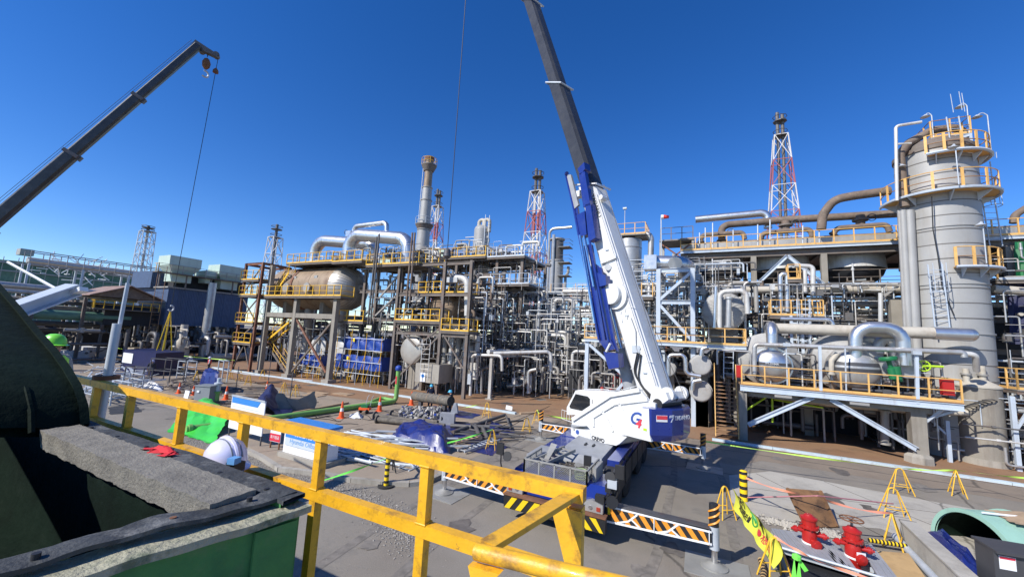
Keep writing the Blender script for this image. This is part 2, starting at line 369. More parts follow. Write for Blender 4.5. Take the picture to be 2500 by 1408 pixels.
def ladder(par, a, b, wv, m='galv', w=.45, step=.35, cage=False):
    a, b, wv = V(a), V(b), V(wv).normalized(); L = (b-a).length; n = int(L/step); d = (b-a)/n
    for s in (-1, 1): M().beam(a+wv*s*w/2, b+wv*s*w/2, .05).build('stile', m, par)
    me = shared(('rung', m, w, round(wv.x, 2), round(wv.y, 2)), lambda q: q.cyl(wv*(-w/2), wv*(w/2), .018, n=5), m)
    for k in range(1, n): link('rung', me, par, loc=a+d*k)
    if cage:
        out_ = wv.cross(V((0, 0, 1))) * (1 if cage > 0 else -1)
        k = 7
        while k < n:
            c = a+d*k; M().sweep([c+wv*(w/2+.05)*math.cos(t)*1.1+out_*(.7*math.sin(t)) for t in [math.pi*i/8 for i in range(9)]], .022, 4).build('cage_hoop', m, par); k += 3
        for t in (.25, .5, .75):
            q = wv*(w/2+.05)*math.cos(math.pi*t)*1.1+out_*.7*math.sin(math.pi*t); M().cyl(a+d*7+q, b+q, .018, n=4).build('cage_bar', m, par)
PIPE_N = 0
def pipe(pts, r, m, label, group='', bend=None, n=8, flanges=(), name='process_pipe', seams=0, cat='pipe'):
    """one pipe run = one thing; flanges are parts"""
    pts = [V(p) for p in pts]
    b = M().tube(pts, r, n, bend)
    if not flanges and not seams:
        o = b.build(name, m, loc=pts[0]); return tag(o, label, cat, group or None)
    t = thing(name, label, cat, pts[0], group or None); b.build('pipe', m, t)
    for i in flanges:
        i = int(i); a = pts[i]; c = pts[i+1] if i+1 < len(pts) else pts[i-1]; d = (c-a).normalized()
        M().cyl(a+d*.02, a+d*.14, r*1.45, n=max(10, n)).build('flange', m, t)
    if seams:
        f = fillet(pts, bend if bend is not None else r*2.6, 6); acc = 0
        for i in range(1, len(f)):
            d = f[i]-f[i-1]; acc += d.length
            if acc >= seams:
                acc = 0; u = d.normalized(); M().cyl(f[i]-u*.03, f[i]+u*.03, r*1.03, n=n, caps=False).build('cladding_band', m, t)
    return t
# ================================================================== the setting
def flat(name, pts, m, z):
    b = M(); b.add([(p[0], p[1], z) for p in pts], [tuple(range(len(pts)))]); 
    o = struct(name, b, m)
    if o.data.polygons[0].normal.z < 0: o.data.flip_normals()
    return o
flat('ground', [(-900, -300), (900, -300), (900, 1500), (-900, 1500)], 'asphalt', 0)
flat('plant_pad', [(-90, 26.95), (60, 26.95), (60, 110), (-90, 110)], 'pad_brown', .016)
flat('yard_slab', [(-95, 13.2), (-24, 13.2), (-12.2, 13.0), (-9.6, 14.5), (-9.3, 26.85), (-95, 26.85)], 'yard_concrete', .004)
flat('yard_stain', [(-60, 23.2), (-30, 22.6), (-13, 24.6), (-13, 26.6), (-60, 26.6)], 'pad_brown', .008)
flat('road', [(-9.2, 22.6), (1.3, 22.4), (2.5, 24.2), (60, 24.2), (60, 26.85), (-9.2, 26.85)], 'road_brown', .004)
cp = [G(1780, 1160), G(1880, 1150), G(2300, 1228), G(2560, 1275), V((14, 9, 0)), V((5.6, 9, 0)), G(2250, 1330), G(2150, 1290), G(1860, 1268), G(1785, 1225)]
flat('concrete_apron', cp, 'pale_concrete', .008)
# raised kerb strips, painted pale blue, in lengths
def kerb(name, a, b, w=.28, h=.13, m='kerb_paint', seg=3.):
    a, b = V(a), V(b); n = max(1, round((b-a).length/seg)); d = (b-a)/n
    t = bpy.data.objects.new(name, None); COL.objects.link(t); t['kind'] = 'structure'; WL[t.name] = V((0, 0, 0))
    for k in range(n): M().beam(a+d*(k+.004)+V((0, 0, h/2)), a+d*(k+.996)+V((0, 0, h/2)), w, h+random.uniform(-.006, .006)).build('kerb_stone', m, t)
kerb('kerb', (-53, 26.75, 0), (-12.4, 26.4, 0)); kerb('kerb', (.3, 27.3, 0), (40, 26.9, 0)); kerb('kerb', (-12.1, 26.5, 0), (-11.2, 27.6, 0), m='wood')
# raised island of old concrete with a rounded kerb
isl = [G(x, y, .14) for x, y in ((560, 1075), (640, 1112), (684, 1140), (786, 1152), (860, 1166), (932, 1173), (1000, 1176), (1040, 1172), (1072, 1158), (1088, 1140))]
isl = [V((-26, 11.6, .14))]+isl+[V((-9.4, 14.2, .14)), V((-10, 15.5, .14)), V((-26, 15.5, .14))]
b = M().prism([V((p.x, p.y, .006)) for p in isl], (0, 0, .12)); struct('traffic_island', b, 'yard_concrete')
t = bpy.data.objects.new('island_kerb', None); COL.objects.link(t); t['kind'] = 'structure'; WL[t.name] = V((0, 0, 0))
for i in range(1, 10): M().beam(V((isl[i].x, isl[i].y, .075)), V((isl[i+1].x, isl[i+1].y, .075)), .2, .16).build('kerb_stone', 'concrete', t)
# gravel strip: loose stones nobody could count, strewn along the island edge
def stones(name, pts, n, smin, smax, m, z=.01, label='', cat='gravel', sd=.5):
    """pts: a ground path with stones scattered to both sides, thinning outwards"""
    rnd = random.Random(3); b = M(); pts = [V((p[0], p[1], 0)) for p in pts]; k = 0
    while k < n:
        i = rnd.randrange(len(pts)-1); p = lerp(pts[i], pts[i+1], rnd.random()); p += V((rnd.gauss(0, sd), rnd.gauss(0, sd), 0)); x, y = p.x, p.y
        s = rnd.uniform(smin, smax)*rnd.choice((.6, .8, 1, 1.3)); k += 1; a = rnd.uniform(0, 6.28); vs = []
        for q in ((1, 0, 0), (0, 1, 0), (-1, 0, 0), (0, -1, 0), (0, 0, 1), (0, 0, -.5)):
            p = V(q)*s*rnd.uniform(.6, 1.2); p.rotate(Quaternion((0, 0, 1), a)); vs.append((x+p.x, y+p.y, z+p.z*.7+s*.25))
        b.add(vs, [(0, 1, 4), (1, 2, 4), (2, 3, 4), (3, 0, 4), (1, 0, 5), (2, 1, 5), (3, 2, 5), (0, 3, 5)])
    o = b.build(name, m); o['kind'] = 'stuff'; tag(o, label, cat); return o
GPH = [G(470, 1075), G(560, 1105), G(680, 1160), G(800, 1188), G(890, 1215), G(960, 1265), G(1010, 1330)]
stones('gravel', GPH, 6500, .012, .032, 'gravel', z=.004, label='loose grey gravel along the edge of the old concrete island', sd=.32)
stones('loose_grit', [G(700, 1260), G(900, 1300), G(1100, 1330), G(1150, 1260)], 900, .005, .014, 'gravel', z=.001, label='scattered loose grit on the grey asphalt', cat='grit', sd=.8)
# slab joints, oil stains and tyre tracks
ys_ = bpy.data.objects['yard_slab']; ap = bpy.data.objects['concrete_apron']
for x in range(-60, -9, 6): M().box((x, 20, .0065), (.03, 13.2, .003)).build('joint', 'joint_dark', ys_)
for y in (15.8, 19.4, 22.9): M().box((-36, y, .0065), (53, .03, .003)).build('joint', 'joint_dark', ys_)
for a, c in (((2.0, 21.6), (5.6, 15.8)), ((4.6, 22.2), (8.4, 16.6)), ((1.2, 19.2), (9.2, 20.9)), ((7.4, 22.6), (10.5, 18))): M().beam((*a, .0105), (*c, .0105), .03, .003).build('joint', 'joint_dark', ap)
rg0 = random.Random(8)
for i in range(26):
    c = G(*[(900, 1330), (1120, 1290), (1200, 1380), (1640, 1340), (1560, 1390), (1150, 1150), (1250, 1120), (980, 1000), (1120, 1080), (760, 940), (700, 980), (860, 960), (1330, 960), (1420, 940), (1900, 1120), (2050, 1150), (2250, 1190), (2020, 1215), (600, 960), (330, 1000), (420, 1020), (1660, 1060), (1320, 975), (1240, 985), (1070, 975), (2120, 1240)][i]); r = rg0.uniform(.18, .6); n = 14
    b = M(); b.add([(c.x+r*rg0.uniform(.5, 1.15)*math.cos(6.283*k/n), c.y+r*1.3*rg0.uniform(.5, 1.15)*math.sin(6.283*k/n), .0175 if c.y > 26.9 else .0125) for k in range(n)], [tuple(range(n))]); struct('oil_stain', b, 'oil_stain' if i % 2 else 'tyre_mark')
for x0, bend in ((-8.6, .5), (-6.7, .5), (-1.2, -.4), (.7, -.4)):
    rows = [[V((x0+q+bend*((k-6)/6)**2+.04*math.sin(k*1.7), 5.5+k*1.55, .0055)) for q in (-.14, .14)] for k in range(14)]; struct('tyre_track', M().sheet(rows), 'tyre_mark')
# ================================================================== mobile crane
HDA = math.radians(64.5)
CH = V((-math.sin(HDA), math.cos(HDA), 0)); CR = V((math.cos(HDA), math.sin(HDA), 0)); CT = V((-3.9, 17.3, 0))
def SB(x, y, b_): return PL(x, y, CT+CR*b_, CH)
def LC(a, b_, z): return CT+CH*a+CR*b_+V((0, 0, z))
CX0, CX1 = -5.6, -2.6
cr = thing('mobile_crane', 'white and blue mobile crane on outriggers with long raised black telescopic boom', 'crane', (-4.1, 16.8, 0))
def slant_stripes(par, o, x, z, L, h, n, mname, slant=1, w=.5, off=None, th=.006):
    """raised painted stripes, each a part; o lower-left corner, x reading direction, z up, off outward normal"""
    o, x, z = V(o), V(x).normalized(), V(z).normalized(); off = V(off).normalized(); p = L/n
    for i in range(n):
        a = p*i; s = h*.75*slant
        q = [a, a+p*w, a+p*w+s, a+s]
        lo = [min(max(t, 0), L) for t in q]
        if slant < 0: lo = [min(max(t+h*.75, 0), L) for t in q]
        pts = [o+x*lo[0], o+x*lo[1], o+x*lo[2]+z*h, o+x*lo[3]+z*h]
        if max(lo)-min(lo) < .02: continue
        M().prism([q_+off*.001 for q_ in pts], off*th).build('stripe', mname, par)
# --- carrier
b = M(); b.box2((CX0, 11.75, .62), (CX1, 22.0, 1.0)); b.box2((CX0+.15, 11.9, .5), (CX1-.15, 21.8, .63)); chassis = b.build('chassis', 'black', cr)
b = M(); b.prism([(CX0, 11.72, .78), (CX0, 11.72, 1.12), (CX0, 12.1, 1.36), (CX0, 13.2, 1.36), (CX0, 13.2, .78)], (3.0, 0, 0)); b.build('front_body', 'crane_blue', cr)
b = M(); b.box2((CX0, 13.25, 1.0), (CX0+.75, 21.9, 1.5)); b.box2((CX1-.42, 13.9, 1.02), (CX1-.02, 21.9, 1.62)); b.build('side_deck', 'crane_blue', cr)
b = M(); b.prism([(CX0+.85, 13.6, 1.42), (CX0+.85, 13.9, 1.62), (CX0+.85, 16.4, 1.66), (CX0+.85, 16.4, 1.0), (CX0+.85, 13.6, 1.0)], (1.55, 0, 0)); hood = b.build('engine_hood', 'crane_grey', cr)
for dx in (-.15, .15): M().box((CX0+1.62+dx, 15.2, 1.67), (.05, .3, .05)).build('hood_handle', 'black', hood)
b = M(); b.box2((CX0-.02, 13.0, 1.38), (CX0+.72, 14.4, 1.56)); b.build('tool_cover', 'crane_grey', cr)
b = M(); b.box2((CX1-.55, 12.4, 1.2), (CX1+.02, 15.2, 1.3)); b.build('walk_plate', 'plate_steel', cr)
b = M(); b.box2((CX0, 16.5, 1.0), (CX1, 21.95, 1.52)); b.build('rear_body', 'crane_blue', cr)
for yy in (13.7, 15.45, 18.3, 20.05):
    for sx in (-1, 1):
        xc = -4.1+sx*1.28
        w_ = M().lathe([(.32, -.22), (.62, -.24), (.72, -.17), (.735, 0), (.72, .17), (.62, .24), (.32, .22)], (xc, yy, .735), (1, 0, 0), 20).build('wheel', 'rubber', cr)
        M().lathe([(.0, .14), (.12, .16), (.14, .10), (.30, .06), (.33, .21), (.34, .21), (.34, -.2)], (xc, yy, .735), (sx, 0, 0), 16).build('rim', 'crane_grey', w_)
    M().box((CX1-.02, yy, 1.5), (.06, 1.5, .08)).build('fender', 'black', cr)
# mudguards along the sides
for sx, x in ((-1, CX0-.03), (1, CX1+.03)):
    for k in range(6): M().box((x, 14.0+k*1.35, 1.02), (.05, 1.2, .62)).build('side_panel', 'black', cr)
# --- bumper with hazard stripes
bm_ = M().prism([(-5.62, 11.42, .36), (-5.62, 11.36, .74), (-5.62, 11.62, .76), (-5.62, 11.62, .36)], (3.12, 0, 0)).build('bumper', 'black', cr)
slant_stripes(bm_, (-5.6, 11.41, .38), (1, 0, 0), (0, -.06, .38), 1.5, .36, 4, 'stripe_yellow', 1, .48, (0, -1, 0), .012)
slant_stripes(bm_, (-4.05, 11.41, .38), (1, 0, 0), (0, -.06, .38), 1.5, .36, 4, 'stripe_yellow', -1, .48, (0, -1, 0), .012)
M().box((-4.06, 11.5, .775), (3.15, .3, .03)).build('bumper_step', 'rust', bm_)
for x, s in ((-5.35, -1), (-2.88, 1)):
    hl = M().prism([(x-.27, 11.70, .80), (x+.27, 11.70, .80), (x+.27, 11.70, 1.03), (x-.05*s, 11.70, 1.12), (x-.27, 11.70, 1.03)], (0, -.14, 0)).build('headlight', 'silver_dull', cr)
    M().cyl((x-.08*s, 11.57, .92), (x-.08*s, 11.54, .92), .055, n=12).build('lens', 'mirror_glass', hl); M().box((x+.15*s, 11.555, .91), (.11, .03, .11)).build('indicator', 'lamp_red', hl)
npl = M().box((-4.72, 11.70, .97), (.5, .02, .15)).build('number_plate', 'sign_white', cr)
text('41.2404', npl, 'text_navy', (-4.94, 11.688, .925), (1, 0, 0), (0, 0, 1), .13, .003)
# --- mesh tray with gear
x0, x1, y0, y1, z0, z1 = -5.25, -3.2, 12.0, 13.45, 1.30, 1.72
ty = M(); ty.box2((x0, y0, z0-.03), (x1, y1, z0)); tray = ty.build('tray', 'plate_steel', cr)
for a, c in (((x0, y0), (x1, y0)), ((x1, y0), (x1, y1)), ((x0, y0), (x0, y1))):
    A, B = V((*a, z0)), V((*c, z0)); fr = M(); u = V((0, 0, 1))
    for q in (0., z1-z0): fr.beam(A+u*q, B+u*q, .045)
    nn = 4 if abs(A.x-B.x) > .5 else 3
    for k in range(nn+1): fr.beam(lerp(A, B, k/nn), lerp(A, B, k/nn)+u*(z1-z0), .045)
    fr.build('tray_frame', 'plate_steel', tray)
    ms = M(); L = (B-A).length; d = (B-A).normalized(); hh = z1-z0; k = -hh
    while k < L:
        for s in (0, 1):
            p0, p1 = (k, 0.), (k+hh, hh)
            t0, t1 = max(0, -k/hh), min(1, (L-k)/hh)
            if t1 > t0:
                pa, pb = (k+hh*t0, hh*t0), (k+hh*t1, hh*t1)
                if s: pa, pb = (pa[0], hh-pa[1]), (pb[0], hh-pb[1])
                ms.beam(A+d*pa[0]+u*pa[1], A+d*pb[0]+u*pb[1], .008)
        k += .06
    o = ms.build('wire_mesh', 'plate_steel', tray); o['kind'] = 'stuff'
M().box((-3.55, 13.35, 1.62), (.24, .08, .32)).build('work_lamp', 'black', cr); M().box((-3.05, 12.75, 1.5), (.1, .9, .5)).build('end_plate', 'plate_steel', cr)
M().prism([(-4.95, 12.9, 1.5), (-4.75, 12.7, 1.5), (-4.7, 13.5, 1.9), (-4.95, 13.6, 1.9)], (.02, .0, .02)).build('folded_plate', 'plate_steel', cr)
# mirrors
for s, x in ((-1, CX0-.02), (1, CX1+.05)):
    arm = M().sweep(fillet([(x-.1*s, 11.95, 1.2), (x+.28*s, 11.75, 1.25), (x+.33*s, 11.7, 1.55), (x+.33*s, 11.7, 2.0)], .1), .022, 6).build('mirror_arm', 'black', cr)
    M().box((x+.36*s, 11.68, 1.98), (.24, .09, .36)).build('mirror', 'black', arm); M().cyl((x+.10*s, 11.7, 1.78), (x+.10*s, 11.66, 1.79), .15, n=18).build('round_mirror', 'black', arm)
for q in ((CX1+.12, 11.9, 1.42), (CX1-.12, 11.7, 1.15)): M().box(q, (.26, .2, .2)).build('lamp_box', 'black', cr)
arm = M().sweep(fillet([(CX1-.1, 11.8, .95), (CX1+.15, 11.7, 1.35), (CX1+.2, 11.7, 1.6)], .1), .02, 6).build('mirror_arm', 'black', cr); M().box((CX1+.22, 11.66, 1.62), (.26, .08, .22)).build('mirror', 'galv', arm)
M().cyl((CX1+.2, 11.75, 1.12), (CX1+.22, 11.70, 1.13), .17, n=16).build('spare_disc', 'black', cr)
# --- outriggers
def outrigger(y, xe, xs, z0=.48, z1=.95, stub=False, far=False):
    s = 1 if xe > xs else -1; L = abs(xe-xs)
    tp = M(); tp.prism([(xs, y-.16, z0), (xe, y-.16, z0+.10), (xe, y-.16, z1-.04), (xs, y-.16, z1)], (0, .32, 0)); bo = tp.build('outrigger_beam', 'black', cr)
    xa = min(xs, xe)
    slant_stripes(bo, (xa+.05, y-.162, z0+.09), (1, 0, 0), (0, 0, 1), L-.1, z1-z0-.15, 9 if not far else 9, 'stripe_orange', 1 if s < 0 else -1, .5, (0, -1, 0))
    e = M(); zt, zb = z1-.02, z0+.04
    for t in (0., .49, .98):
        e.beam((xs+(xe-xs)*t, y-.172, zb+.02+.06*t), (xs+(xe-xs)*t, y-.172, zt), .02, .05)
    e.beam((xs, y-.170, zb), (xe, y-.170, zb+.09), .018, .05); e.beam((xs, y-.170, zt), (xe, y-.170, zt-.03), .018, .045)
    for t in (.24, .62):
        c = xs+(xe-xs)*t; q = .3*s
        e.beam((c-q, y-.171, zb+.03), (c, y-.171, zb+.14), .018, .045); e.beam((c, y-.171, zb+.14), (c+q*.8, y-.171, zt-.04), .018, .045); e.beam((c+q*.3, y-.169, zb+.2), (c+q, y-.169, zb+.06), .018, .04)
    e.build('stripe_border', 'sign_white', bo)
    M().box((xs+(xe-xs)*.5, y, z1+.012), (L*.98, .3, .02)).build('top_plate', 'steel_dark', bo)
    jx = xe+.06*s; jk = M(); jk.cyl((jx, y, .06), (jx, y, z0+.1), .075, n=12); jk.build('jack_rod', 'chrome', bo)
    M().cyl((jx, y, z0-.03), (jx, y, z1+.05), .12, n=14).build('jack_sleeve', 'galv', bo)
    if stub:
        st = M().cyl((jx, y, z1+.05), (jx, y, z1+.6), .115, n=14).build('jack_housing', 'black', bo)
        for k in range(3):
            M().sweep([V((jx+.121*math.cos(t), y+.121*math.sin(t), z1+.09+k*.17+(t-3.9)*.07)) for t in [3.3+i*.3 for i in range(11)]], .028, 4).build('stripe', 'stripe_orange', st)
    M().lathe([(.32, .018), (.32, .045), (.2, .07), (.14, .12), (.0, .14)], (jx, y, 0), (0, 0, 1), 20).build('float_pad', 'plate_steel', bo)
    return jx
for y, xl, xr, st in ((12.05, -8.25, .10, (False, True)), (20.95, -8.2, -.2, (True, True))):
    for xe, xs, sb in ((xl, CX0+.02, st[0]), (xr, CX1-.02, st[1])):
        jx = outrigger(y, xe, xs, stub=sb)
        pl_ = M().box((jx+.05, y-.02, .009), (1.5, 1.15, .018), random.uniform(-.1, .1)).build('ground_plate', 'plate_steel')
        tag(pl_, 'flat steel spreader plate under a crane outrigger foot', 'plate', 'spreader plates under the outriggers')
for x in (-5.56, -2.5): M().box((x, 11.87, .82), (.07, .01, .2)).build('warning_tag', 'stripe_yellow', cr)
# --- superstructure
tt = M().lathe([(1.1, 0), (1.1, .22)], LC(0, 0, 1.5), (0, 0, 1), 28).build('slew_ring', 'black', cr)
def sidepoly(px, b_, ext, name, m, par): return M().prism([SB(x, y, b_) for x, y in px], CR*ext).build(name, m, par)
sk = sidepoly([(1394, 1044), (1394, 1061), (1406, 1068), (1504, 1087), (1512, 1083), (1531, 1066)], -1.2, 2.5, 'turntable_deck', 'white_paint', cr)
o_ = SB(1462, 1075, -1.215); text('CREVO', sk, 'text_black', SB(1444, 1071, -1.212), -CH, (0, 0, 1), .2, .004, bold=.006)
M().cyl(SB(1410, 1054, -1.2), SB(1410, 1054, -1.2)-CR*.012, .09, n=18).build('round_badge', 'text_navy', sk)
M().box(SB(1402, 1048, -1.2)-CR*.005, (.04, .04, .05)).build('lug', 'black', sk)
M().beam(SB(1442, 1056, -1.203), SB(1442, 1076, -1.203), .008).build('panel_joint', 'seam_dark', sk)
M().prism([SB(1394, 1043, -1.15), SB(1432, 1040, -1.15), SB(1432, 1040, -.7), SB(1394, 1036, -.7)], (0, 0, .03)).build('step_plate', 'crane_grey', sk)
fr_px = [(1396, 1046), (1397, 1023), (1489, 963), (1561, 950), (1583, 977), (1600, 985), (1600, 1060), (1511, 1062)]
fr_ = sidepoly(fr_px, -.78, .14, 'side_frame', 'white_paint', cr)
rib = [((1449, 1040), (1449, 1017)), ((1449, 1017), (1501, 985)), ((1501, 985), (1582, 975)), ((1472, 1003), (1497, 1052)), ((1512, 984), (1540, 1040))]
for a, c in rib: M().beam(SB(*a, -.80), SB(*c, -.80), .10, .10, up=-CR).build('frame_rib', 'white_paint', fr_)
M().beam(SB(1397, 1024, -.84), SB(1489, 964, -.84), .16, .05, up=-CR).build('frame_flange', 'white_paint', fr_); M().beam(SB(1489, 964, -.84), SB(1561, 951, -.84), .16, .05, up=-CR).build('frame_flange', 'white_paint', fr_)
sidepoly([(x, y-2) for x, y in fr_px], .55, .12, 'side_frame', 'white_paint', cr)
rl = M(); A, B = SB(1520, 958, -.7), SB(1560, 948, -.7); rl.cyl(A+V((0, 0, .12)), B+V((0, 0, .12)), .012, n=5)
for t in (0, .5, 1): rl.cyl(lerp(A, B, t), lerp(A, B, t)+V((0, 0, .12)), .012, n=5)
rl.build('grab_rail', 'white_paint', cr)
# counterweight
nb = SB(1590, 1078, -1.25); nt_ = SB(1584, 997, -1.25); ac = (nb-CT).dot(CH); zb_, zt_ = nb.z, nt_.z
af = (SB(1540, 1064, -1.25)-CT).dot(CH)
plan = [(ac, -1.25), (ac-.42, -.62), (ac-.5, .0), (ac-.42, .62), (ac-.05, 1.25), (ac+1.0, 1.25), (ac+1.0, .75), (ac+.25, .6), (ac+.25, -.6), (ac+.4, -1.2)]
def cwpts(sc, z, dz=0): return [LC(ac+(a-ac)*sc, bb*(sc*.5+.5), z) for a, bb in plan]
b = M(); n_ = len(plan); r0, r1, r2, r3 = cwpts(.8, zb_-.0), cwpts(1, zb_+.22), cwpts(1, zt_-.02), cwpts(.98, zt_)
vs = r0+r1+r2+r3; fs = [tuple(range(n_)), tuple(range(3*n_, 4*n_))]
for k in range(3): fs += [(k*n_+i, k*n_+(i+1) % n_, (k+1)*n_+(i+1) % n_, (k+1)*n_+i) for i in range(n_)]
cw = b.add(vs, fs).build('counterweight', 'crane_blue', cr)
bm = bmesh.new(); bm.from_mesh(cw.data); bmesh.ops.recalc_face_normals(bm, faces=bm.faces[:]); bm.to_mesh(cw.data); bm.free()
wp = M().prism([SB(x, y, -1.26) for x, y in ((1546, 993), (1584, 997), (1586, 1060), (1520, 1042), (1537, 1013))], CR*.5).build('side_cover', 'white_paint', cr)
M().prism([SB(x, y, -1.255) for x, y in ((1520, 1042), (1586, 1060), (1590, 1078), (1511, 1058))], CR*.5).build('lower_cover', 'crane_grey', cr).data.materials[0] = MATS['white_paint']
text('G', wp, 'text_navy', SB(1536, 1031, -1.268), -CH, (0, 0, 1), .62, .004, shear=.25, bold=.012); text('4', wp, 'text_red', SB(1551, 1041, -1.270), -CH, (0, 0, 1), .42, .004, shear=.3, bold=.015)
M().box(SB(1575, 1048, -1.262), (.14, .02, .08), HDA+math.pi/2).build('badge', 'lime_wheel', wp)
# lettering on the rear face
pA, pB = LC(ac-.42, -.62, 0), LC(ac-.5, .0, 0); dx = (pB-pA).normalized(); nn_ = V((dx.y, -dx.x, 0))
zc = zt_-.34
st_ = M().obox(LC(ac-.2, -.93, zc+.03)+V((0, 0, 0))+ (LC(ac-.42, -.62, 0)-LC(ac, -1.25, 0)).normalized().cross(V((0, 0, 1)))*.02, (LC(ac-.42, -.62, 0)-LC(ac, -1.25, 0)).normalized()*.4, (LC(ac-.42, -.62, 0)-LC(ac, -1.25, 0)).normalized().cross(V((0, 0, 1)))*.012, (0, 0, .22)).build('caution_sticker', 'sign_white', cw)
dq = (LC(ac-.42, -.62, 0)-LC(ac, -1.25, 0)).normalized(); nq = dq.cross(V((0, 0, 1)))
M().obox(LC(ac-.2, -.93, zc+.065)+nq*.028, dq*.38, nq*.008, (0, 0, .13)).build('red_band', 'text_red', cw)
text('TADANO', cw, 'text_white', pA+dx*.12+nn_*.012+V((0, 0, zc-.02)), dx, (0, 0, 1), .2, .004, bold=.003)
lg = pA-dx*.02+nn_*.012+V((0, 0, zc-.06)); M().prism([lg-dx*.12+V((0, 0, .22)), lg+dx*.1+V((0, 0, .22)), lg+dx*.06+V((0, 0, .14)), lg-dx*.14+V((0, 0, .14))], nn_*.008).build('emblem', 'text_white', cw)
M().prism([lg+dx*.02+V((0, 0, .13)), lg+dx*.08+V((0, 0, .13)), lg-dx*.02+V((0, 0, -.02)), lg-dx*.08+V((0, 0, -.02))], nn_*.008).build('emblem', 'text_white', cw)
# winch behind the boom foot
wz = zt_+.10
M().cyl(LC(ac+.15, -.65, wz), LC(ac+.15, .75, wz), .2, n=16).build('winch_drum', 'black', cr)
for bb in (-.35, .6):
    M().cyl(SB(1632, 962, -.3)+CR*(bb+.3-.06)+V((0, 0, .0)), SB(1632, 962, -.3)+CR*(bb+.36), .26, n=20).build('sheave', 'white_paint', cr)
M().cyl(SB(1625, 963, -.5), SB(1625, 963, -.5)+CR*1.5, .035, n=8).build('sheave_shaft', 'galv', cr)
M().prism([SB(x, y, -.62) for x, y in ((1590, 958), (1625, 957), (1632, 975), (1610, 990), (1585, 985))], CR*1.2).build('boom_foot', 'white_paint', cr)
b = M(); b.beam(LC(ac+.3, -.6, zt_), LC(ac-.25, 0, zt_+.35), .08); b.beam(LC(ac+.3, .6, zt_), LC(ac-.25, 0, zt_+.35), .08); b.build('winch_frame', 'black', cr)
# --- operator cab (far side)
cb = sidepoly([(1383, 1012), (1384, 993), (1405, 953), (1412, 951), (1500, 955), (1505, 1012)], .62, .95, 'operator_cab', 'white_paint', cr)
sidepoly([(1405, 961), (1434, 967), (1440, 973), (1440, 994), (1424, 1003), (1392, 996), (1390, 991)], .605, .02, 'cab_window', 'glass_dark', cb)
cv = [SB(1384, 994, .70), SB(1405, 955, .70)]; M().prism([cv[0]+CH*.012, cv[1]+CH*.012, cv[1]+CR*.8+CH*.012, cv[0]+CR*.8+CH*.012], CH*.012).build('windscreen', 'glass_dark', cb)
for bb in (.75, 1.35): M().sweep(fillet([SB(1425, 952, bb), SB(1428, 949, bb), SB(1485, 950, bb), SB(1487, 953, bb)], .03), .014, 5).build('roof_rail', 'white_paint', cb)
M().beam(SB(1446, 975, .60), SB(1446, 1008, .60), .012).build('door_joint', 'seam_dark', cb); M().sweep(fillet([SB(1450, 985, .6), SB(1450, 985, .56), SB(1450, 1000, .56), SB(1450, 1000, .6)], .02), .012, 5).build('door_handle', 'black', cb)
M().lathe([(.09, 0), (.08, .12), (0, .15)], SB(1470, 951, 1.0), (0, 0, 1), 10).build('beacon', 'lamp_red', cb)
gr = M(); 
A, B = SB(1371, 1021, .3), SB(1396, 1030, .3)
for t in (0, .25, .5, .75, 1.): gr.cyl(lerp(A, B, t), lerp(A, B, t)+V((0, 0, .42)), .012, n=5)
for q in (0, .42): gr.cyl(A+V((0, 0, q)), B+V((0, 0, q)), .016, n=5)
gr.build('step_guard', 'white_paint', cr)
# --- boom: traced in its own vertical plane
def boomsec(front, ridge, b0, b1, name, m, chamf=.16):
    """octagonal box section: front/ridge = two pixel points each (bottom, top) in the plane b0"""
    f0, f1, g0, g1 = [SB(x, y, b0) for x, y in (front[0], front[1], ridge[0], ridge[1])]
    w_ = b1-b0; rings = []
    for f, g in ((f0, g0), (f1, g1)):
        d = (g-f); L = d.length; d.normalize(); c = min(chamf, L*.2, w_*.2); A = f-CR*0
        rings.append([f+d*c, g-d*c, g+CR*c, g+CR*(w_-c), g+CR*w_-d*c, f+CR*w_+d*c, f+CR*(w_-c), f+CR*c])
    bb = M(); n = 8
    bb.add(rings[0]+rings[1], [(i, (i+1) % n, n+(i+1) % n, n+i) for i in range(n)]+[tuple(reversed(range(n))), tuple(range(n, 2*n))])
    o = bb.build(name, m, cr); bm = bmesh.new(); bm.from_mesh(o.data); bmesh.ops.recalc_face_normals(bm, faces=bm.faces[:]); bm.to_mesh(o.data); bm.free()
    return o, rings
def ext(p, q, t): return (p[0]+(q[0]-p[0])*t, p[1]+(q[1]-p[1])*t)
base, rg = boomsec(((1556, 965), (1408, 457)), ((1616, 965), (1451, 453)), -.5, .5, 'boom_base', 'white_paint', .12)
fb, rb = (1440, 560), (1472, 530)
fr0, fr1 = (1272, 0), (1420, 480); rd0, rd1 = (1302, 0), (1459, 480)
c195 = .405
sec2, _ = boomsec((ext(fr1, fr0, 0), ext(fr1, fr0, .585)), (ext(rd1, rd0, 0), ext(rd1, rd0, .585)), -.44, .44, 'boom_section', 'boom_black', .16)
i0, i1 = ext(fr1, rd1, .06), ext(rd1, fr1, .06); j0, j1 = ext(fr0, rd0, .08), ext(rd0, fr0, .08)
sec3, rg3 = boomsec((ext(i0, j0, .58), ext(i0, j0, 1.42)), (ext(i1, j1, .58), ext(i1, j1, 1.42)), -.39, .39, 'boom_section', 'boom_black', .15)
sec4, rg4 = boomsec((ext(i0, j0, 1.42), ext(ext(i0, i1, .06), ext(j0, j1, .06), 2.3)), (ext(i1, j1, 1.42), ext(ext(i1, i0, .06), ext(j1, j0, .06), 2.3)), -.33, .33, 'boom_section', 'boom_black', .12)
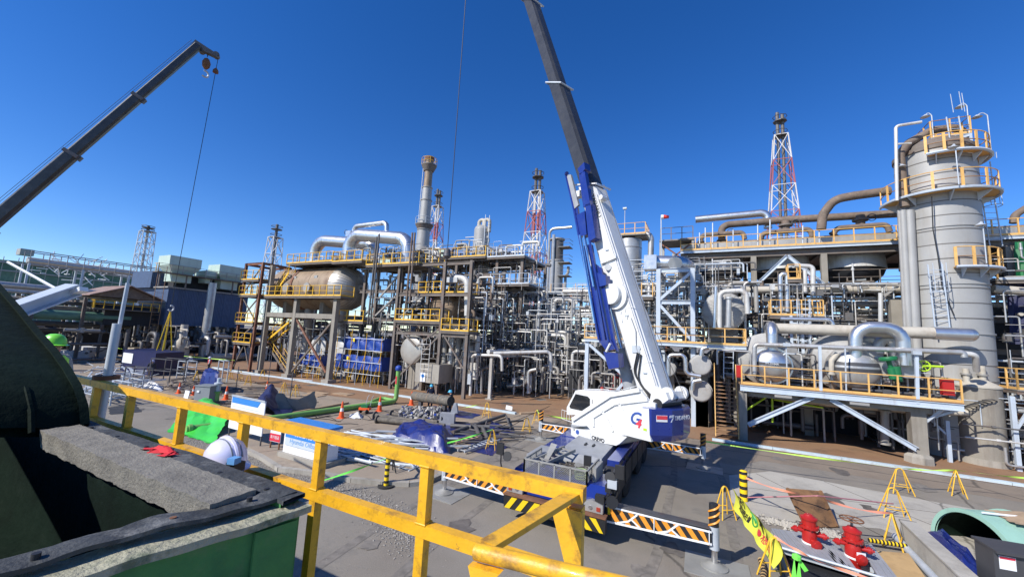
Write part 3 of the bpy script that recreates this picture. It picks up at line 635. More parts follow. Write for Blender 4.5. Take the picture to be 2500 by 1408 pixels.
for t, gx in ((.58, .47), (1.005, .42)):
    c = M(); a0, a1 = SB(*ext(fr1, fr0, t), -gx), SB(*ext(rd1, rd0, t), -gx); d = (a1-a0).normalized(); a0 -= d*.05; a1 += d*.05
    c.sweep([a0, a1, a1+CR*2*gx, a0+CR*2*gx], .05, 6, closed=True); c.build('boom_collar', 'galv', cr)
M().beam(SB(1398, 452, -.54), SB(1455, 448, -.54), .06, .08, up=-CR).build('boom_collar', 'white_paint', base)
M().beam(SB(1455, 448, -.54), SB(1455, 448, -.54)+CR*1.06, .06, .08).build('boom_collar', 'white_paint', base)
text('TADANO', base, 'text_black', SB(1443, 477, -.515), (SB(1451, 500, -.5)-SB(1443, 477, -.5)), CR.cross(V((0, 0, 0)))+ (SB(1451, 453, -.5)-SB(1429, 455, -.5)), .30, .004)
M().prism([SB(x, y, -.51) for x, y in ((1437, 463), (1444, 464), (1443, 470), (1439, 470))], -CR*.01).build('emblem', 'sign_blue', base)
c_ = SB(1506, 723, -.5); M().cyl(c_, c_-CR*.12, .56, n=28).build('pivot_flange', 'white_paint', base); M().cyl(SB(1501, 719, -.5)-CR*.1, SB(1501, 719, -.5)-CR*.32, .43, n=28).build('pivot_cover', 'white_paint', base)
M().cyl(SB(1478, 486, -.2), SB(1478, 486, -.2)-CR*.35, .12, n=12).build('sheave', 'white_paint', base)
M().beam(SB(1468, 642, -.56), SB(1505, 627, -.56), .1, .1, up=-CR).build('bracket', 'white_paint', base); M().cyl(SB(1484, 652, -.5), SB(1484, 652, -.62), .14, n=14).build('pulley', 'white_paint', base)
for q in ((1516, 762), (1526, 757), (1531, 775), (1519, 783)): M().box(SB(*q, -.51), (.06, .05, .1), HDA).build('step_bracket', 'white_paint', base)
for px in (((1560, 862), (1548, 912), (1570, 945), (1590, 965)), ((1556, 860), (1546, 908), (1566, 942), (1585, 968)), ((1565, 865), (1557, 925), (1575, 952), (1592, 975))):
    M().sweep(fillet([SB(x, y, -.56) for x, y in px], .5), .028, 6).build('hydraulic_hose', 'black', base)
M().sweep(fillet([SB(x, y, -.55) for x, y in ((1540, 775), (1552, 808), (1553, 850), (1560, 864))], .3), .02, 5).build('hydraulic_hose', 'plastic_grey', base)
for k in range(5): 
    q = ext((1588, 865), (1605, 930), k/4); M().cyl(SB(q[0], q[1], -.2)+CH*-.03, SB(q[0], q[1], -.2)-CH*.04, .028, n=6).build('bolt', 'black', base)
M().box(SB(1553, 852, -.52), (.35, .04, .28), HDA+math.pi/2).build('hose_bracket', 'galv', base)
for bb in (-.12, .12): M().cyl(SB(1470, 452, bb)+CH*-.1, SB(1636, 958, bb)+CH*-.05, .014, n=4).build('hoist_rope', 'black', cr)
M().cyl(SB(1555, 705, .3), SB(1668, 960, .3), .013, n=4).build('hoist_rope', 'black', cr)
for a, c in (((1566, 955), (1418, 470)), ((1470, 640), (1500, 632)), ((1500, 760), (1548, 748)), ((1540, 900), (1592, 880))): M().beam(SB(*a, -.502), SB(*c, -.502), .03, .012, up=-CR).build('weld_seam', 'cloth_white', base)
for q in ((1446, 500), (1462, 560), (1482, 610), (1530, 770), (1560, 850), (1575, 910)): M().box(SB(*q, -.52), (.16, .05, .05), HDA+math.pi/2).build('pipe_clip', 'galv', base)
for a, c, o_ in (((1450, 470), (1600, 940), -.53), ((1455, 470), (1604, 938), -.53)): M().cyl(SB(*a, o_), SB(*c, o_), .016, n=5).build('hydraulic_pipe', 'cloth_white', base)
# luffing cylinder
M().cyl(SB(1545, 975, -.05), SB(1517, 852, -.05), .27, n=16).build('luff_cylinder', 'crane_grey', cr); M().cyl(SB(1518, 856, -.05), SB(1492, 745, -.05), .11, n=12).build('luff_rod', 'chrome', cr)
# --- stowed fly jib (blue) along the near side of the boom
jb = -.98
def jp(px, name='jib_beam', m='crane_blue', e=.22, off=0.): return sidepoly(px, jb+off, e, name, m, cr)
jp([(1425, 600), (1440, 596), (1478, 833), (1463, 836)], off=.06)
jp([(1447, 640), (1468, 655), (1500, 830), (1508, 858), (1488, 838)], e=.1, off=.12)
jp([(1473, 858), (1508, 862), (1511, 896), (1486, 901)], 'jib_foot', e=.35)
jp([(1463, 833), (1490, 828), (1500, 852), (1480, 856)], 'jib_bracket', e=.3)
jp([(1402, 528), (1427, 515), (1432, 572), (1414, 578)], 'jib_bracket', e=.4)
jp([(1413, 424), (1427, 418), (1441, 500), (1424, 506)]); jp([(1410, 412), (1426, 396), (1428, 412), (1416, 428)], 'jib_bracket', e=.4)
jp([(1428, 500), (1441, 496), (1454, 580), (1437, 590)], e=.35); jp([(1456, 665), (1478, 672), (1480, 695), (1462, 700)], 'jib_bracket', e=.3)
jp([(1398, 510), (1409, 506), (1418, 570), (1410, 575)], off=.04, e=.12)
jp([(1383, 428), (1393, 426), (1412, 500), (1400, 512)], 'jib_tip', 'plastic_grey', e=.12); M().cyl(SB(1381, 426, jb), SB(1403, 520, jb), .05, n=8).build('jib_rod', 'crane_blue', cr)
M().cyl(SB(1382, 424, jb), SB(1386, 424, jb)-CR*.05, .09, n=10).build('jib_sheave', 'crane_blue', cr)
for a, c in (((1416, 574), (1452, 790)), ((1426, 576), (1450, 700))): M().cyl(SB(*a, jb-.06), SB(*c, jb-.06), .06, n=8).build('jib_rod', 'chrome', cr)
for a, c in (((1403, 520), (1462, 830)), ((1440, 590), (1486, 835))): M().cyl(SB(*a, jb-.02), SB(*c, jb-.02), .05, n=8).build('jib_rod', 'crane_blue', cr)
M().box(SB(1414, 475, -.75), (.3, .3, .3), HDA).build('jib_mount', 'white_paint', cr)
for q in ((1440, 560), (1466, 690), (1492, 845)): M().cyl(SB(*q, jb+.1), SB(*q, -.45), .05, n=6).build('jib_mount', 'crane_blue', cr)
M().cyl(SB(1480, 858, jb-.02), SB(1490, 838, jb-.02), .05, n=8).build('jib_pin', 'white_paint', cr)
# boom head, hoist rope and hook block (above the frame), rope hangs into the picture
axp = lambda t: (SB(*ext(i0, j0, t), 0)+SB(*ext(i1, j1, t), 0))/2
B0_ = axp(0); dv_ = (axp(1)-axp(0)).normalized(); best = None
for k in range(200, 900):
    p = B0_+dv_*k*.1; lo, hi = -200., p.z
    q = V((p.x, p.y, 0)); kk_ = None
    for z in range(0, int(p.z)*4): 
        if proj((p.x, p.y, z*.25))[1] < 0: kk_ = z*.25; break
    if kk_ is None: continue
    e = abs(proj((p.x, p.y, kk_))[0]-1137)
    if best is None or e < best[0]: best = (e, p, k*.1)
tip = best[1]; s4 = (rg4[1][0]+rg4[1][4])/2
M().beam(s4-dv_*1.0, tip, .5, .6).build('boom_section', 'boom_black', cr)
hz_ = 12.0; M().cyl(tip, V((tip.x, tip.y, hz_)), .03, n=5).build('hoist_rope', 'black', cr); M().lathe([(0, .5), (.25, .3), (.3, -.2), (0, -.5)], V((tip.x, tip.y, hz_-.4)), (0, 0, 1), 10).build('hook_block', 'steel_dark', cr)
hd = M(); hd.beam(tip, tip+CH*1.2+V((0, 0, .2)), .5, .7); hd.build('boom_head', 'boom_black', cr)
# ================================================================== plant: shared builders
def pp(L, Y): return [P(x, y, Y) for x, y in L]
Z3 = V((0, 0, 1))
def platform(label, x0, x1, y0, y1, z, rails='FBLR', pm='yellow_rail', rm=None, beam='old_steel', group=None, h=1.1, sp=1.5, name='walkway_platform', th=.10, brackets=0):
    t = thing(name, label, 'platform', (x0, y0, z), group)
    M().box2((x0, y0, z-.05), (x1, y1, z)).build('deck', 'grating', t)
    for y in (y0+.06, y1-.06): M().ibeam((x0, y, z-.05-th), (x1, y, z-.05-th), .12, th*2, .02).build('edge_beam', beam, t)
    n = max(1, round((x1-x0)/3))
    for k in range(n+1):
        x = x0+.06+(x1-x0-.12)*k/n; M().beam((x, y0+.1, z-.05-th), (x, y1-.1, z-.05-th), .08, th*1.6).build('cross_beam', beam, t)
    e = .04
    c = {'F': ((x0+e, y0+e), (x1-e, y0+e)), 'R': ((x1-e, y0+e), (x1-e, y1-e)), 'B': ((x1-e, y1-e), (x0+e, y1-e)), 'L': ((x0+e, y1-e), (x0+e, y0+e))}
    for s in rails: railing(t, [V((*c[s][0], z)), V((*c[s][1], z))], pm, rm, h=h, sp=sp, skip_first=len(rails) > 2 or s != rails[0])
    return t
def yvessel(label, c, r, y1, m_head, m_body, cat='vessel', group=None, name='heat_exchanger', dish=.3, bands=0, flange=None, nrad=0, saddles=True, base_z=0., n=28):
    """cylinder lying along +Y with a dished or flat head towards -Y"""
    c = V(c); t = thing(name, label, cat, (c.x, c.y, base_z), group); D = V((0, 1, 0))
    hd = [(r*math.cos(a), dish*r*(1-math.sin(a))) for a in [math.pi/2*(1-i/7) for i in range(8)]]
    hd = [(r*math.sin(i/7*math.pi/2), dish*r*(1-math.cos(i/7*math.pi/2))) for i in range(8)]
    hd_o = M().lathe(hd, c, D, n).build('head', m_head, t)
    y0 = c.y+dish*r; M().cyl(V((c.x, y0, c.z)), V((c.x, y1, c.z)), r*.995, n=n).build('shell', m_body, t)
    if flange: M().cyl(V((c.x, y0+flange[0], c.z)), V((c.x, y0+flange[0]+flange[1], c.z)), r*1.1, n=n).build('flange', flange[2], t)
    for k in range(nrad):
        a = 2*math.pi*k/nrad; u = V((math.cos(a), 0, math.sin(a)))
        M().sweep([c+u*q[0]*1.004+D*(q[1]-.012) for q in hd[1:]], .014, 4).build('gore_seam', 'seam_dark' if nrad < 20 else m_body, hd_o)
    for k in range(bands):
        y = y0+.3+(y1-y0-.4)*k/max(1, bands-1); M().cyl(V((c.x, y, c.z)), V((c.x, y+.05, c.z)), r*1.012, n=n, caps=False).build('band', 'seam_dark' if bands > 3 else m_body, t)
    if saddles:
        for y in (y0+(y1-y0)*.2, y0+(y1-y0)*.75): M().box2((c.x-r*.7, y-.15, base_z), (c.x+r*.7, y+.15, c.z-r*.55)).build('saddle', 'concrete_col', t)
    return t
def stair(label, a, b, width, m='yellow_rail', tm='grating', rail=True, group=None, side=None, sm=None):
    """flight from a (bottom) to b (top); treads spread along side"""
    a, b = V(a), V(b); d = b-a; hd_ = V((d.x, d.y, 0)).normalized(); s = V(side) if side else V((-hd_.y, hd_.x, 0)); n = max(4, int(d.z/.22))
    t = thing('stair_flight', label, 'stairs', a, group)
    for q in (-.5, .5):
        M().beam(a+s*width*q, b+s*width*q, .05, .24).build('stringer', sm or m, t)
        if rail:
            for hh in (.5, 1.0): M().cyl(a+s*width*q+Z3*hh, b+s*width*q+Z3*hh, .025, n=6).build('handrail', m, t)
            for k in range(4): p = lerp(a, b, k/3)+s*width*q; M().beam(p, p+Z3*1.0, .05).build('baluster', m, t)
    me = shared(('tread', width, round(s.x, 1), round(s.y, 1), tm), lambda q: q.obox((0, 0, 0), s*width, hd_*.26, Z3*.04), tm)
    for k in range(1, n): link('tread', me, t, loc=lerp(a, b, k/n))
    return t
RP = random.Random(11)
def clutter(n, xr, yr, zr, mats, rr, label, group, kinds='VXYE', lens=(1.5, 6), flg=.25):
    """pipe runs inside a pipe rack: separate things, or (group 'STUFF') a far thicket joined as one"""
    bs = {}
    for i in range(n):
        k = RP.choice(kinds); m_ = RP.choice(mats); r = RP.choice(rr)*RP.uniform(.85, 1.15)
        x, y, z = RP.uniform(*xr), RP.uniform(*yr), RP.uniform(*zr); L = RP.uniform(*lens); fl = ()
        if k == 'V':
            z0 = zr[0] if RP.random() < .6 else z; pts = [(x, y, z0), (x, y, min(zr[1], z0+L))]
            if RP.random() < .5: pts.append((x+RP.uniform(-2.5, 2.5), y, pts[-1][2]))
            elif RP.random() < .5: pts.append((x, y+RP.uniform(.5, 2), pts[-1][2]))
        elif k == 'X':
            x2 = min(xr[1], x+L); pts = [(x, y, z), (x2, y, z)]
            if RP.random() < .5: pts.append((x2, y, max(zr[0], z-RP.uniform(.6, 2.5))))
            if RP.random() < .3: pts.insert(0, (x, y, z+RP.uniform(.5, 1.5)))
        elif k == 'Y': pts = [(x, y, z), (x, min(yr[1], y+L), z)]
        else:
            dx = RP.choice((-1, 1))*RP.uniform(.6, 2.2); h = min(RP.uniform(.8, 3), max(.3, zr[1]-z)); pts = [(x, y, z), (x, y, z+h), (x+dx, y, z+h), (x+dx, y, z+RP.uniform(-.8, .4)*h)]
        if RP.random() < flg: fl = (0,)
        if group == 'STUFF':
            b = bs.setdefault(m_, M()); b.tube(pts, r, 7)
            if RP.random() < .35:
                q = lerp(pts[0], pts[1], RP.uniform(.2, .8)); u = (V(pts[1])-V(pts[0])).normalized(); b.cyl(q-u*.08, q+u*.08, r*1.8, n=8)
            if RP.random() < .18: q = lerp(pts[0], pts[1], RP.uniform(.2, .8)); b.box(q, (RP.uniform(.2, .5), RP.uniform(.2, .4), RP.uniform(.2, .6)))
        else: pipe(pts, r, m_, label, group, n=7 if r < .1 else 9, flanges=fl)
    if bs:
        me = bpy.data.meshes.new('pipe_thicket'); vs, fs, sm, mi = [], [], [], []
        for i, (m_, b) in enumerate(bs.items()):
            me.materials.append(MATS[m_]); o_ = len(vs); vs += b.v; fs += [tuple(q+o_ for q in f) for f in b.f]; sm += b.sm; mi += [i]*len(b.f)
        me.from_pydata(vs, [], fs); me.polygons.foreach_set('use_smooth', sm); me.polygons.foreach_set('material_index', mi)
        o = link('pipe_thicket', me); o['kind'] = 'stuff'; tag(o, label, 'pipes')
def colbeam(t, name, a, b, w, m, h=None): return M().beam(a, b, w, h or w).build(name, m, t)
# ================================================================== big drum structure (left)
FX = [-49.0, -45.4, -40.3, -34.0]; FY = (27.75, 33.8)
t = thing('drum_structure', 'weathered concrete and steel frame carrying the big beige drum', 'structure', (-42, 28, 0))
for x in FX[1:]:
    for y in FY: M().box2((x-.23, y-.23, 0), (x+.23, y+.23, 8.5 if x > -45 else 12.4)).build('column', 'concrete_col', t); M().box2((x-.5, y-.5, 0), (x+.5, y+.5, .35)).build('plinth', 'concrete', t)
for y in FY:
    for i in range(1, 3): M().box2((FX[i]+.24, y-.2, 6.4), (FX[i+1]-.24, y+.2, 6.9)).build('beam', 'concrete_col', t)
for x in FX[1:]: M().box2((x-.22, FY[0]+.31, 6.3), (x+.22, FY[1]-.31, 6.9)).build('beam', 'concrete_col', t)
for i, (a, c) in enumerate((((-40.0, 27.75, 6.2), (-34.5, 27.75, 1.0)), ((-34.4, 27.82, 6.2), (-40.0, 27.82, .6)), ((-40.0, 33.8, 6.2), (-34.4, 33.8, .6)))):
    M().beam(a, c, .16, .2).build('cross_brace', 'rust_beam' if i != 1 else 'old_steel', t)
for x in (-33.2, -31.4, -28.0, -24.5): M().ibeam((x, 30.5, 0), (x, 30.5, 12.0), .3, .3, .04).build('steel_column', 'old_steel', t)
for z in (6.6, 9.6, 11.9): M().ibeam((-33.9, 30.5, z), (-24.5, 30.5, z), .22, .35, .03).build('steel_beam', 'old_steel', t)
for a, c in (((-33, 30.45, 6.8), (-28.2, 30.45, 11.6)), ((-28.0, 30.45, 6.8), (-24.6, 30.45, 9.4)), ((-31.2, 30.4, 7), (-28.1, 30.4, 9.5))): M().beam(a, c, .12, .16).build('cross_brace', 'pipe_grey', t)
# stair tower at its left end
t = thing('stair_tower', 'rusty steel stair tower at the left end of the drum structure', 'tower', (-47.3, 27.4, 0))
for x, y in ((-49.2, 26.9), (-45.9, 26.9), (-49.2, 30.2), (-45.9, 30.2)): M().ibeam((x, y, 0), (x, y, 12.6), .26, .26, .04).build('steel_column', 'rust_beam', t)
for z in (3.2, 5.5, 8.7, 12.5):
    for y in (26.9, 30.2): M().ibeam((-49.2, y, z), (-45.9, y, z), .16, .28, .03).build('steel_beam', 'rust_beam', t)
    for x in (-49.2, -45.9): M().ibeam((x, 26.9, z), (x, 30.2, z), .16, .28, .03).build('steel_beam', 'rust_beam', t)
for a, c in (((-49.1, 26.9, .4), (-47.5, 26.9, 3.1)), ((-46, 26.9, .4), (-47.5, 26.9, 3.1)), ((-49.1, 26.9, 5.8), (-46, 26.9, 8.5)), ((-46, 26.9, 5.8), (-49.1, 26.9, 8.5)), ((-49.1, 26.9, 9), (-46, 26.9, 12.3)), ((-49.1, 26.85, 3.4), (-46, 26.85, 5.4))): M().beam(a, c, .1, .12).build('cross_brace', 'old_steel', t)
for i, z in enumerate((3.3, 5.6, 8.8, 10.6)): platform('yellow railed landing of the stair tower, %s level' % ('lowest', 'second', 'third', 'topmost')[i], -49.6, -46.0, 26.6, 28.3, z, 'FLR', sp=1.2, name='stair_landing')
stair('brown stair flight climbing inside the drum structure to its lowest landing', (-41.6, 28.9, .1), (-46.0, 28.9, 3.3), .9, 'yellow_rail', sm='old_steel'); stair('yellow handrailed stair flight between the first and second landings', (-45.9, 28.6, 3.4), (-41.9, 28.6, 5.9), .9); stair('upper yellow stair flight rising beside the drum', (-45.8, 28.8, 8.8), (-43.4, 28.8, 11.6), .8)
# decks
platform('long lower walkway with bright yellow railing beneath the big drum', -49.0, -32.9, 27.2, 28.9, 8.75, 'FLR', sp=1.1)
platform('upper walkway with bright yellow railing on top of the drum', -44.4, -36.4, 28.6, 31.2, 12.75, 'FLR', sp=1.1); platform('upper yellow railed walkway beneath the front silver pipe bend', -36.3, -31.8, 28.4, 31.6, 12.6, 'FLR', sp=1.0); platform('upper yellow railed walkway between the silver bends and the stack', -31.6, -24.6, 28.8, 33.0, 12.15, 'FR', sp=1.1)
platform('small yellow railed ledge below the drum head', -34.6, -31.0, 28.6, 29.8, 6.3, 'FLR', sp=1.2)
# the drum (along X)
t = thing('process_drum', 'huge beige insulated horizontal drum with domed ribbed end', 'drum', (-41, 31, 6.95)); cz = 10.0; R_ = 2.5; D = V((1, 0, 0))
for i in range(6):
    a = -46.6+i*1.65; M().cyl((a+.015, 31, cz), (a+1.635, 31, cz), R_*(1.0 if i % 2 else .997), n=40).build('shell_course', 'drum_beige', t)
M().cyl((-43.1, 31, cz), (-42.75, 31, cz), R_*1.03, n=40).build('strap', 'rust_beam', t)
for e, s in ((-46.6+6*1.65, 1), (-46.6, -1)):
    prof = [(R_*math.cos(i/9*math.pi/2), s*2.35*math.sin(i/9*math.pi/2)) for i in range(10)]
    h_ = M().lathe(prof, (e, 31, cz), D, 44).build('domed_head', 'drum_pale', t)
    if s > 0:
        for k in range(40):
            a = 2*math.pi*k/40; u = V((0, math.cos(a), math.sin(a))); M().sweep([V((e, 31, cz))+u*q[0]*1.003+D*(q[1]+.01) for q in prof[:-1]], .017, 4).build('gore_seam', 'seam_dark', h_)
        M().cyl((e+2.34, 31, cz), (e+2.4, 31, cz), .16, n=16).build('boss', 'drum_beige', h_)
for x in (-44.6, -38.2): M().box2((x-.3, 29.2, 6.95), (x+.3, 32.8, 8.3)).build('saddle', 'concrete_col', t)
for x in (-43.2, -39.6): 
    nz = M().cyl((x, 28.75, cz-.2), (x, 28.2, cz-.2), .42, n=18).build('manway', 'drum_beige', t); M().cyl((x, 28.2, cz-.2), (x, 28.1, cz-.2), .55, n=18).build('manway_cover', 'pipe_grey', nz)
for x in (-42.6, -39.0): M().box((x, 28.72, cz+1.0), (.5, .06, .45)).build('name_plate', 'drum_pale', t)
# silver pipes over it
pipe(pp([(852, 655), (852, 572), (1000, 584), (994, 648)], 31), .72, 'silver', 'thick shiny silver pipe bend arching over the big drum in front', bend=1.7, n=18, seams=.55, name='insulated_pipe')
pipe(pp([(767, 668), (769, 586), (915, 597), (912, 640)], 33.2), .72, 'silver', 'thick shiny silver pipe bend behind the front bend, nearer the stair tower', bend=1.7, n=18, seams=.55, name='insulated_pipe')
pipe(pp([(862, 585), (865, 553), (944, 543), (944, 580)], 32), .28, 'silver', 'thin silver pipe loop above the two thick bends', bend=.6, n=12, seams=.6, name='insulated_pipe')
for i, (px, Y) in enumerate((((944, 572), 32), ((856, 572), 32))):
    M().box(P(*px, Y), (.8, .8, .7)).build('valve_box', 'silver', None, loc=P(*px, Y)); tag(bpy.data.objects[[o.name for o in COL.objects][-1]], ('silver clad valve box under the right end of the thin pipe loop', 'silver clad valve box under the left end of the thin pipe loop')[i], 'valve box')
t = thing('hand_valve', 'small dark handwheel valve beside the thin silver pipe loop', 'valve', P(846, 568, 32)); c = P(846, 568, 32)
M().sweep([c+V((0, math.cos(a)*.3, math.sin(a)*.3)) for a in [i*math.pi/6 for i in range(12)]], .035, 5, closed=True).build('handwheel', 'steel_dark', t); M().cyl(c, c+V((.7, 0, -.1)), .05, n=6).build('stem', 'steel_dark', t)
for i, (px, Y) in enumerate((((892, 640), 30.5), ((992, 640), 30.5), ((812, 648), 32.5), ((905, 630), 32.5))):
    o = M().cyl(P(*px, Y)-V((0, .15, 0)), P(*px, Y)+V((0, .25, 0)), .55, n=16).build('blind_flange', 'pipe_grey', loc=P(*px, Y)); tag(o, 'round pale blind flange standing on the upper drum walkway', 'flange', 'blind flanges on the upper walkway')
# dark vent poles
for i, (a, c) in enumerate((((926, 570), (904, 790)), ((920, 578), (898, 790)), ((1007, 568), (992, 740)), ((1013, 568), (1000, 740)))):
    pipe([P(*c, 28.4), P(*a, 28.4)], .09, 'pipe_dark' if i < 2 else 'pipe_rust', 'slim dark vertical vent pipe rising past the drum head' if i < 2 else 'slim brown vertical vent pipe rising beside the upper walkway', 'dark vent pipes by the drum' if i < 2 else 'brown vent pipes by the walkway', name='vent_pipe')
# exchangers below the drum
yvessel('white ended heat exchanger in the shade beneath the big drum, beside the stairs', (-39.2, 30.0, 3.3), 1.3, 35, 'pipe_white', 'drum_beige', dish=.12, flange=(.3, .2, 'pipe_grey')); yvessel('white ended heat exchanger beneath the big drum, beside the blue tarp scaffold', (-36.2, 30.0, 3.0), 1.35, 35, 'pipe_white', 'drum_beige', dish=.12, flange=(.3, .2, 'pipe_grey')); yvessel('white ended heat exchanger behind the tall blue tarp scaffold', (-31.3, 30.6, 3.5), 1.25, 36, 'drum_pale', 'pipe_rust', dish=.15, flange=(.35, .25, 'pipe_rust'))
yvessel('white domed heat exchanger with rusty shell above the white site cabin wall', (-25.3, 29.4, 3.75), 1.32, 35, 'drum_pale', 'pipe_rust', dish=.14, flange=(.25, .2, 'pipe_grey'))
yvessel('beige ribbed vessel end inside a yellow railed platform', (-23.2, 30.6, 8.0), 1.5, 37, 'drum_beige', 'drum_beige', dish=.35, nrad=24, base_z=6.2, name='process_vessel')
for i, x in enumerate((-42.5, -36.9)): pipe([(x, 31.0, 1), (x, 31.0, 7.6)], .55, 'pipe_grey', 'thick grey drain leg standing under the big drum', 'drain legs under the drum', n=14)
# structure 2 platforms
platform('yellow railed platform in front of the beige ribbed vessel', -27.2, -21.8, 29.0, 30.5, 6.6, 'FLR', sp=1.0); platform('yellow railed platform above the beige ribbed vessel', -25.6, -20.0, 30.2, 32.4, 9.4, 'FLR', sp=1.0); platform('lower yellow railed platform right of the beige ribbed vessel', -21.6, -18.6, 29.0, 30.6, 5.8, 'FLR', sp=1.0)
t = thing('vessel_structure', 'brown steel frame holding platforms around the beige ribbed vessel', 'structure', (-23, 30.5, 0))
for x in (-27.2, -21.7, -18.8):
    for y in (29.2, 35.5): M().ibeam((x, y, 0), (x, y, 12.2), .28, .28, .04).build('steel_column', 'old_steel', t)
for z in (5.4, 6.3, 9.1, 12.0):
    for y in (29.2, 35.5): M().ibeam((-27.2, y, z), (-18.8, y, z), .18, .32, .03).build('steel_beam', 'old_steel', t)
for a, c in (((-27, 29.2, 6), (-24.5, 29.2, 4.2)), ((-21.8, 29.2, 6), (-24.3, 29.2, 4.2)), ((-27, 29.15, .5), (-21.9, 29.15, 5.2)), ((-21.5, 29.2, 5.6), (-19, 29.2, 2.6))): M().beam(a, c, .12, .14).build('cross_brace', 'old_steel', t)
# structure 3 (tall pipework right of stack)
t = thing('column_structure', 'tall dark steel frame crowded with pipes right of the stack', 'structure', (-22, 38, 0))
for x in (-30, -25.5, -20.2, -17.2):
    for y in (36.5, 43): M().ibeam((x, y, 0), (x, y, 14.2), .3, .3, .04).build('steel_column', 'old_steel', t)
for z in (7, 10.4, 13.9):
    for y in (36.5, 43): M().ibeam((-30, y, z), (-17.2, y, z), .2, .36, .03).build('steel_beam', 'old_steel', t)
platform('high railed deck beside the stack, crowded with equipment', -30.2, -21.5, 36.0, 43.3, 14.2, 'FR', 'yellow_rail', sp=1.3); platform('high dark deck around the twin topped column', -21.3, -16.8, 36.0, 42, 14.0, 'FLR', 'galv', sp=1.1); platform('mid height dark deck above the central pipe rack', -20.3, -15.8, 35.2, 40, 10.9, 'FLR', 'galv', sp=1.2)
# stack
t = thing('exhaust_stack', 'tall slim grey and brown exhaust stack with two ringed platforms', 'stack', (-37.9, 45, 0)); X, Y = -37.9, 45
for z0, z1, r0, m_ in ((0, 14, 1.0, 'tower_grey'), (14, 20.8, .95, 'tower_grey'), (20.8, 25.4, .82, 'tower_grey'), (25.4, 27.4, .74, 'tower_grey'), (27.4, 31.8, .62, 'drum_beige')): M().cyl((X, Y, z0), (X, Y, z1), r0, r0*.97, n=20).build('stack_section', m_, t); M().cyl((X, Y, z1-.08), (X, Y, z1+.05), r0*1.08, n=20).build('stack_flange', 'pipe_grey', t)
M().cyl((X, Y, 31.8), (X, Y, 32.3), .7, n=16).build('stack_tip', 'rust', t)
for z, r in ((31.0, 1.15), (21.6, 1.35)):
    M().cyl((X, Y, z-.1), (X, Y, z), r, n=20).build('ring_platform', 'grating', t)
    M().lathe([(r*.65, -1.0), (r, -.12)], (X, Y, z), (0, 0, 1), 16).build('platform_bracket', 'old_steel', t)
    for hh in (.5, 1.0): M().sweep([(X+r*math.cos(a), Y+r*math.sin(a), z+hh) for a in [i*math.pi/10 for i in range(20)]], .035, 5, closed=True).build('ring_rail', 'yellow_rail' if z > 30 else 'galv', t)
    for i in range(8): a = i*math.pi/4; M().cyl((X+r*math.cos(a), Y+r*math.sin(a), z), (X+r*math.cos(a), Y+r*math.sin(a), z+1), .035, n=5).build('rail_post', 'yellow_rail' if z > 30 else 'galv', t)
ladder(t, (X-.9, Y-.5, 14), (X-.7, Y-.45, 31), (.6, -.8, 0), 'galv', .5, .5)
# scaffolds with blue tarps
def scaffold(label, x0, x1, y0, y1, ztop, tarps, base=.0):
    t = thing('scaffold', label, 'scaffold', (x0, y0, 0)); n = max(2, round((x1-x0)/1.0))
    for y in (y0, y1):
        for k in range(n+1): x = x0+(x1-x0)*k/n; y = y0-.17 if y < y0+.2 else y; M().cyl((x, y, 0), (x, y, ztop+RP.uniform(.1, 1.0)), .035, n=5).build('upright', 'galv' if k % 2 else 'yellow_rail', t)
        for z in [ztop*q for q in (.25, .5, .75, 1)]: M().cyl((x0-.2, y-.04, z), (x1+.2, y-.04, z), .03, n=5).build('ledger', 'galv', t)
    for k in range(n):
        xa, xb = x0+(x1-x0)*k/n, x0+(x1-x0)*(k+1)/n; M().cyl((xa, y0-.05, .1), (xb, y0-.05, ztop*.75), .03, n=5).build('brace', 'yellow_rail', t)
    for z in [q[0] for q in tarps]: M().box2((x0, y0+.1, z-.06), (x1, y1-.1, z)).build('plank_deck', 'plate_steel', t)
    for z, h, xa, xb in tarps:
        rows = []; nn = 26
        for r in range(7): rows.append([V((xa+(xb-xa)*i/nn, y0-.04+.07*math.sin(i*1.7+r)*(.3+abs(math.sin(i*.9)))+.05*math.sin(i*.6+r*1.3), z+h*r/6+.05*math.sin(i*.8)*(1 if r in (0, 6) else .2))) for i in range(nn+1)])
        M().sheet(rows).build('tarp', 'tarp_bright', t)
        rows = [[V((xb+.04*math.sin(r*2+i), y0+(y1-y0)*i/8, z+h*r/4)) for i in range(9)] for r in range(5)]; M().sheet(rows).build('tarp', 'tarp_bright', t)
        M().box((xa+(xb-xa)*.3, y0-.23, z+h*.75), (.25, .02, .35)).build('tag_board', 'stripe_yellow', t)
scaffold('tall pipe scaffold with two tiers of bright blue tarpaulin', -34.4, -28.2, 28.8, 30.3, 4.6, ((1.55, 1.35, -34.5, -28.1), (3.5, 1.2, -33.6, -28.1)))
scaffold('low pipe scaffold with one blue tarpaulin beneath the drum', -40.0, -36.4, 28.6, 29.6, 2.6, ((1.4, 1.1, -40.0, -36.6),))
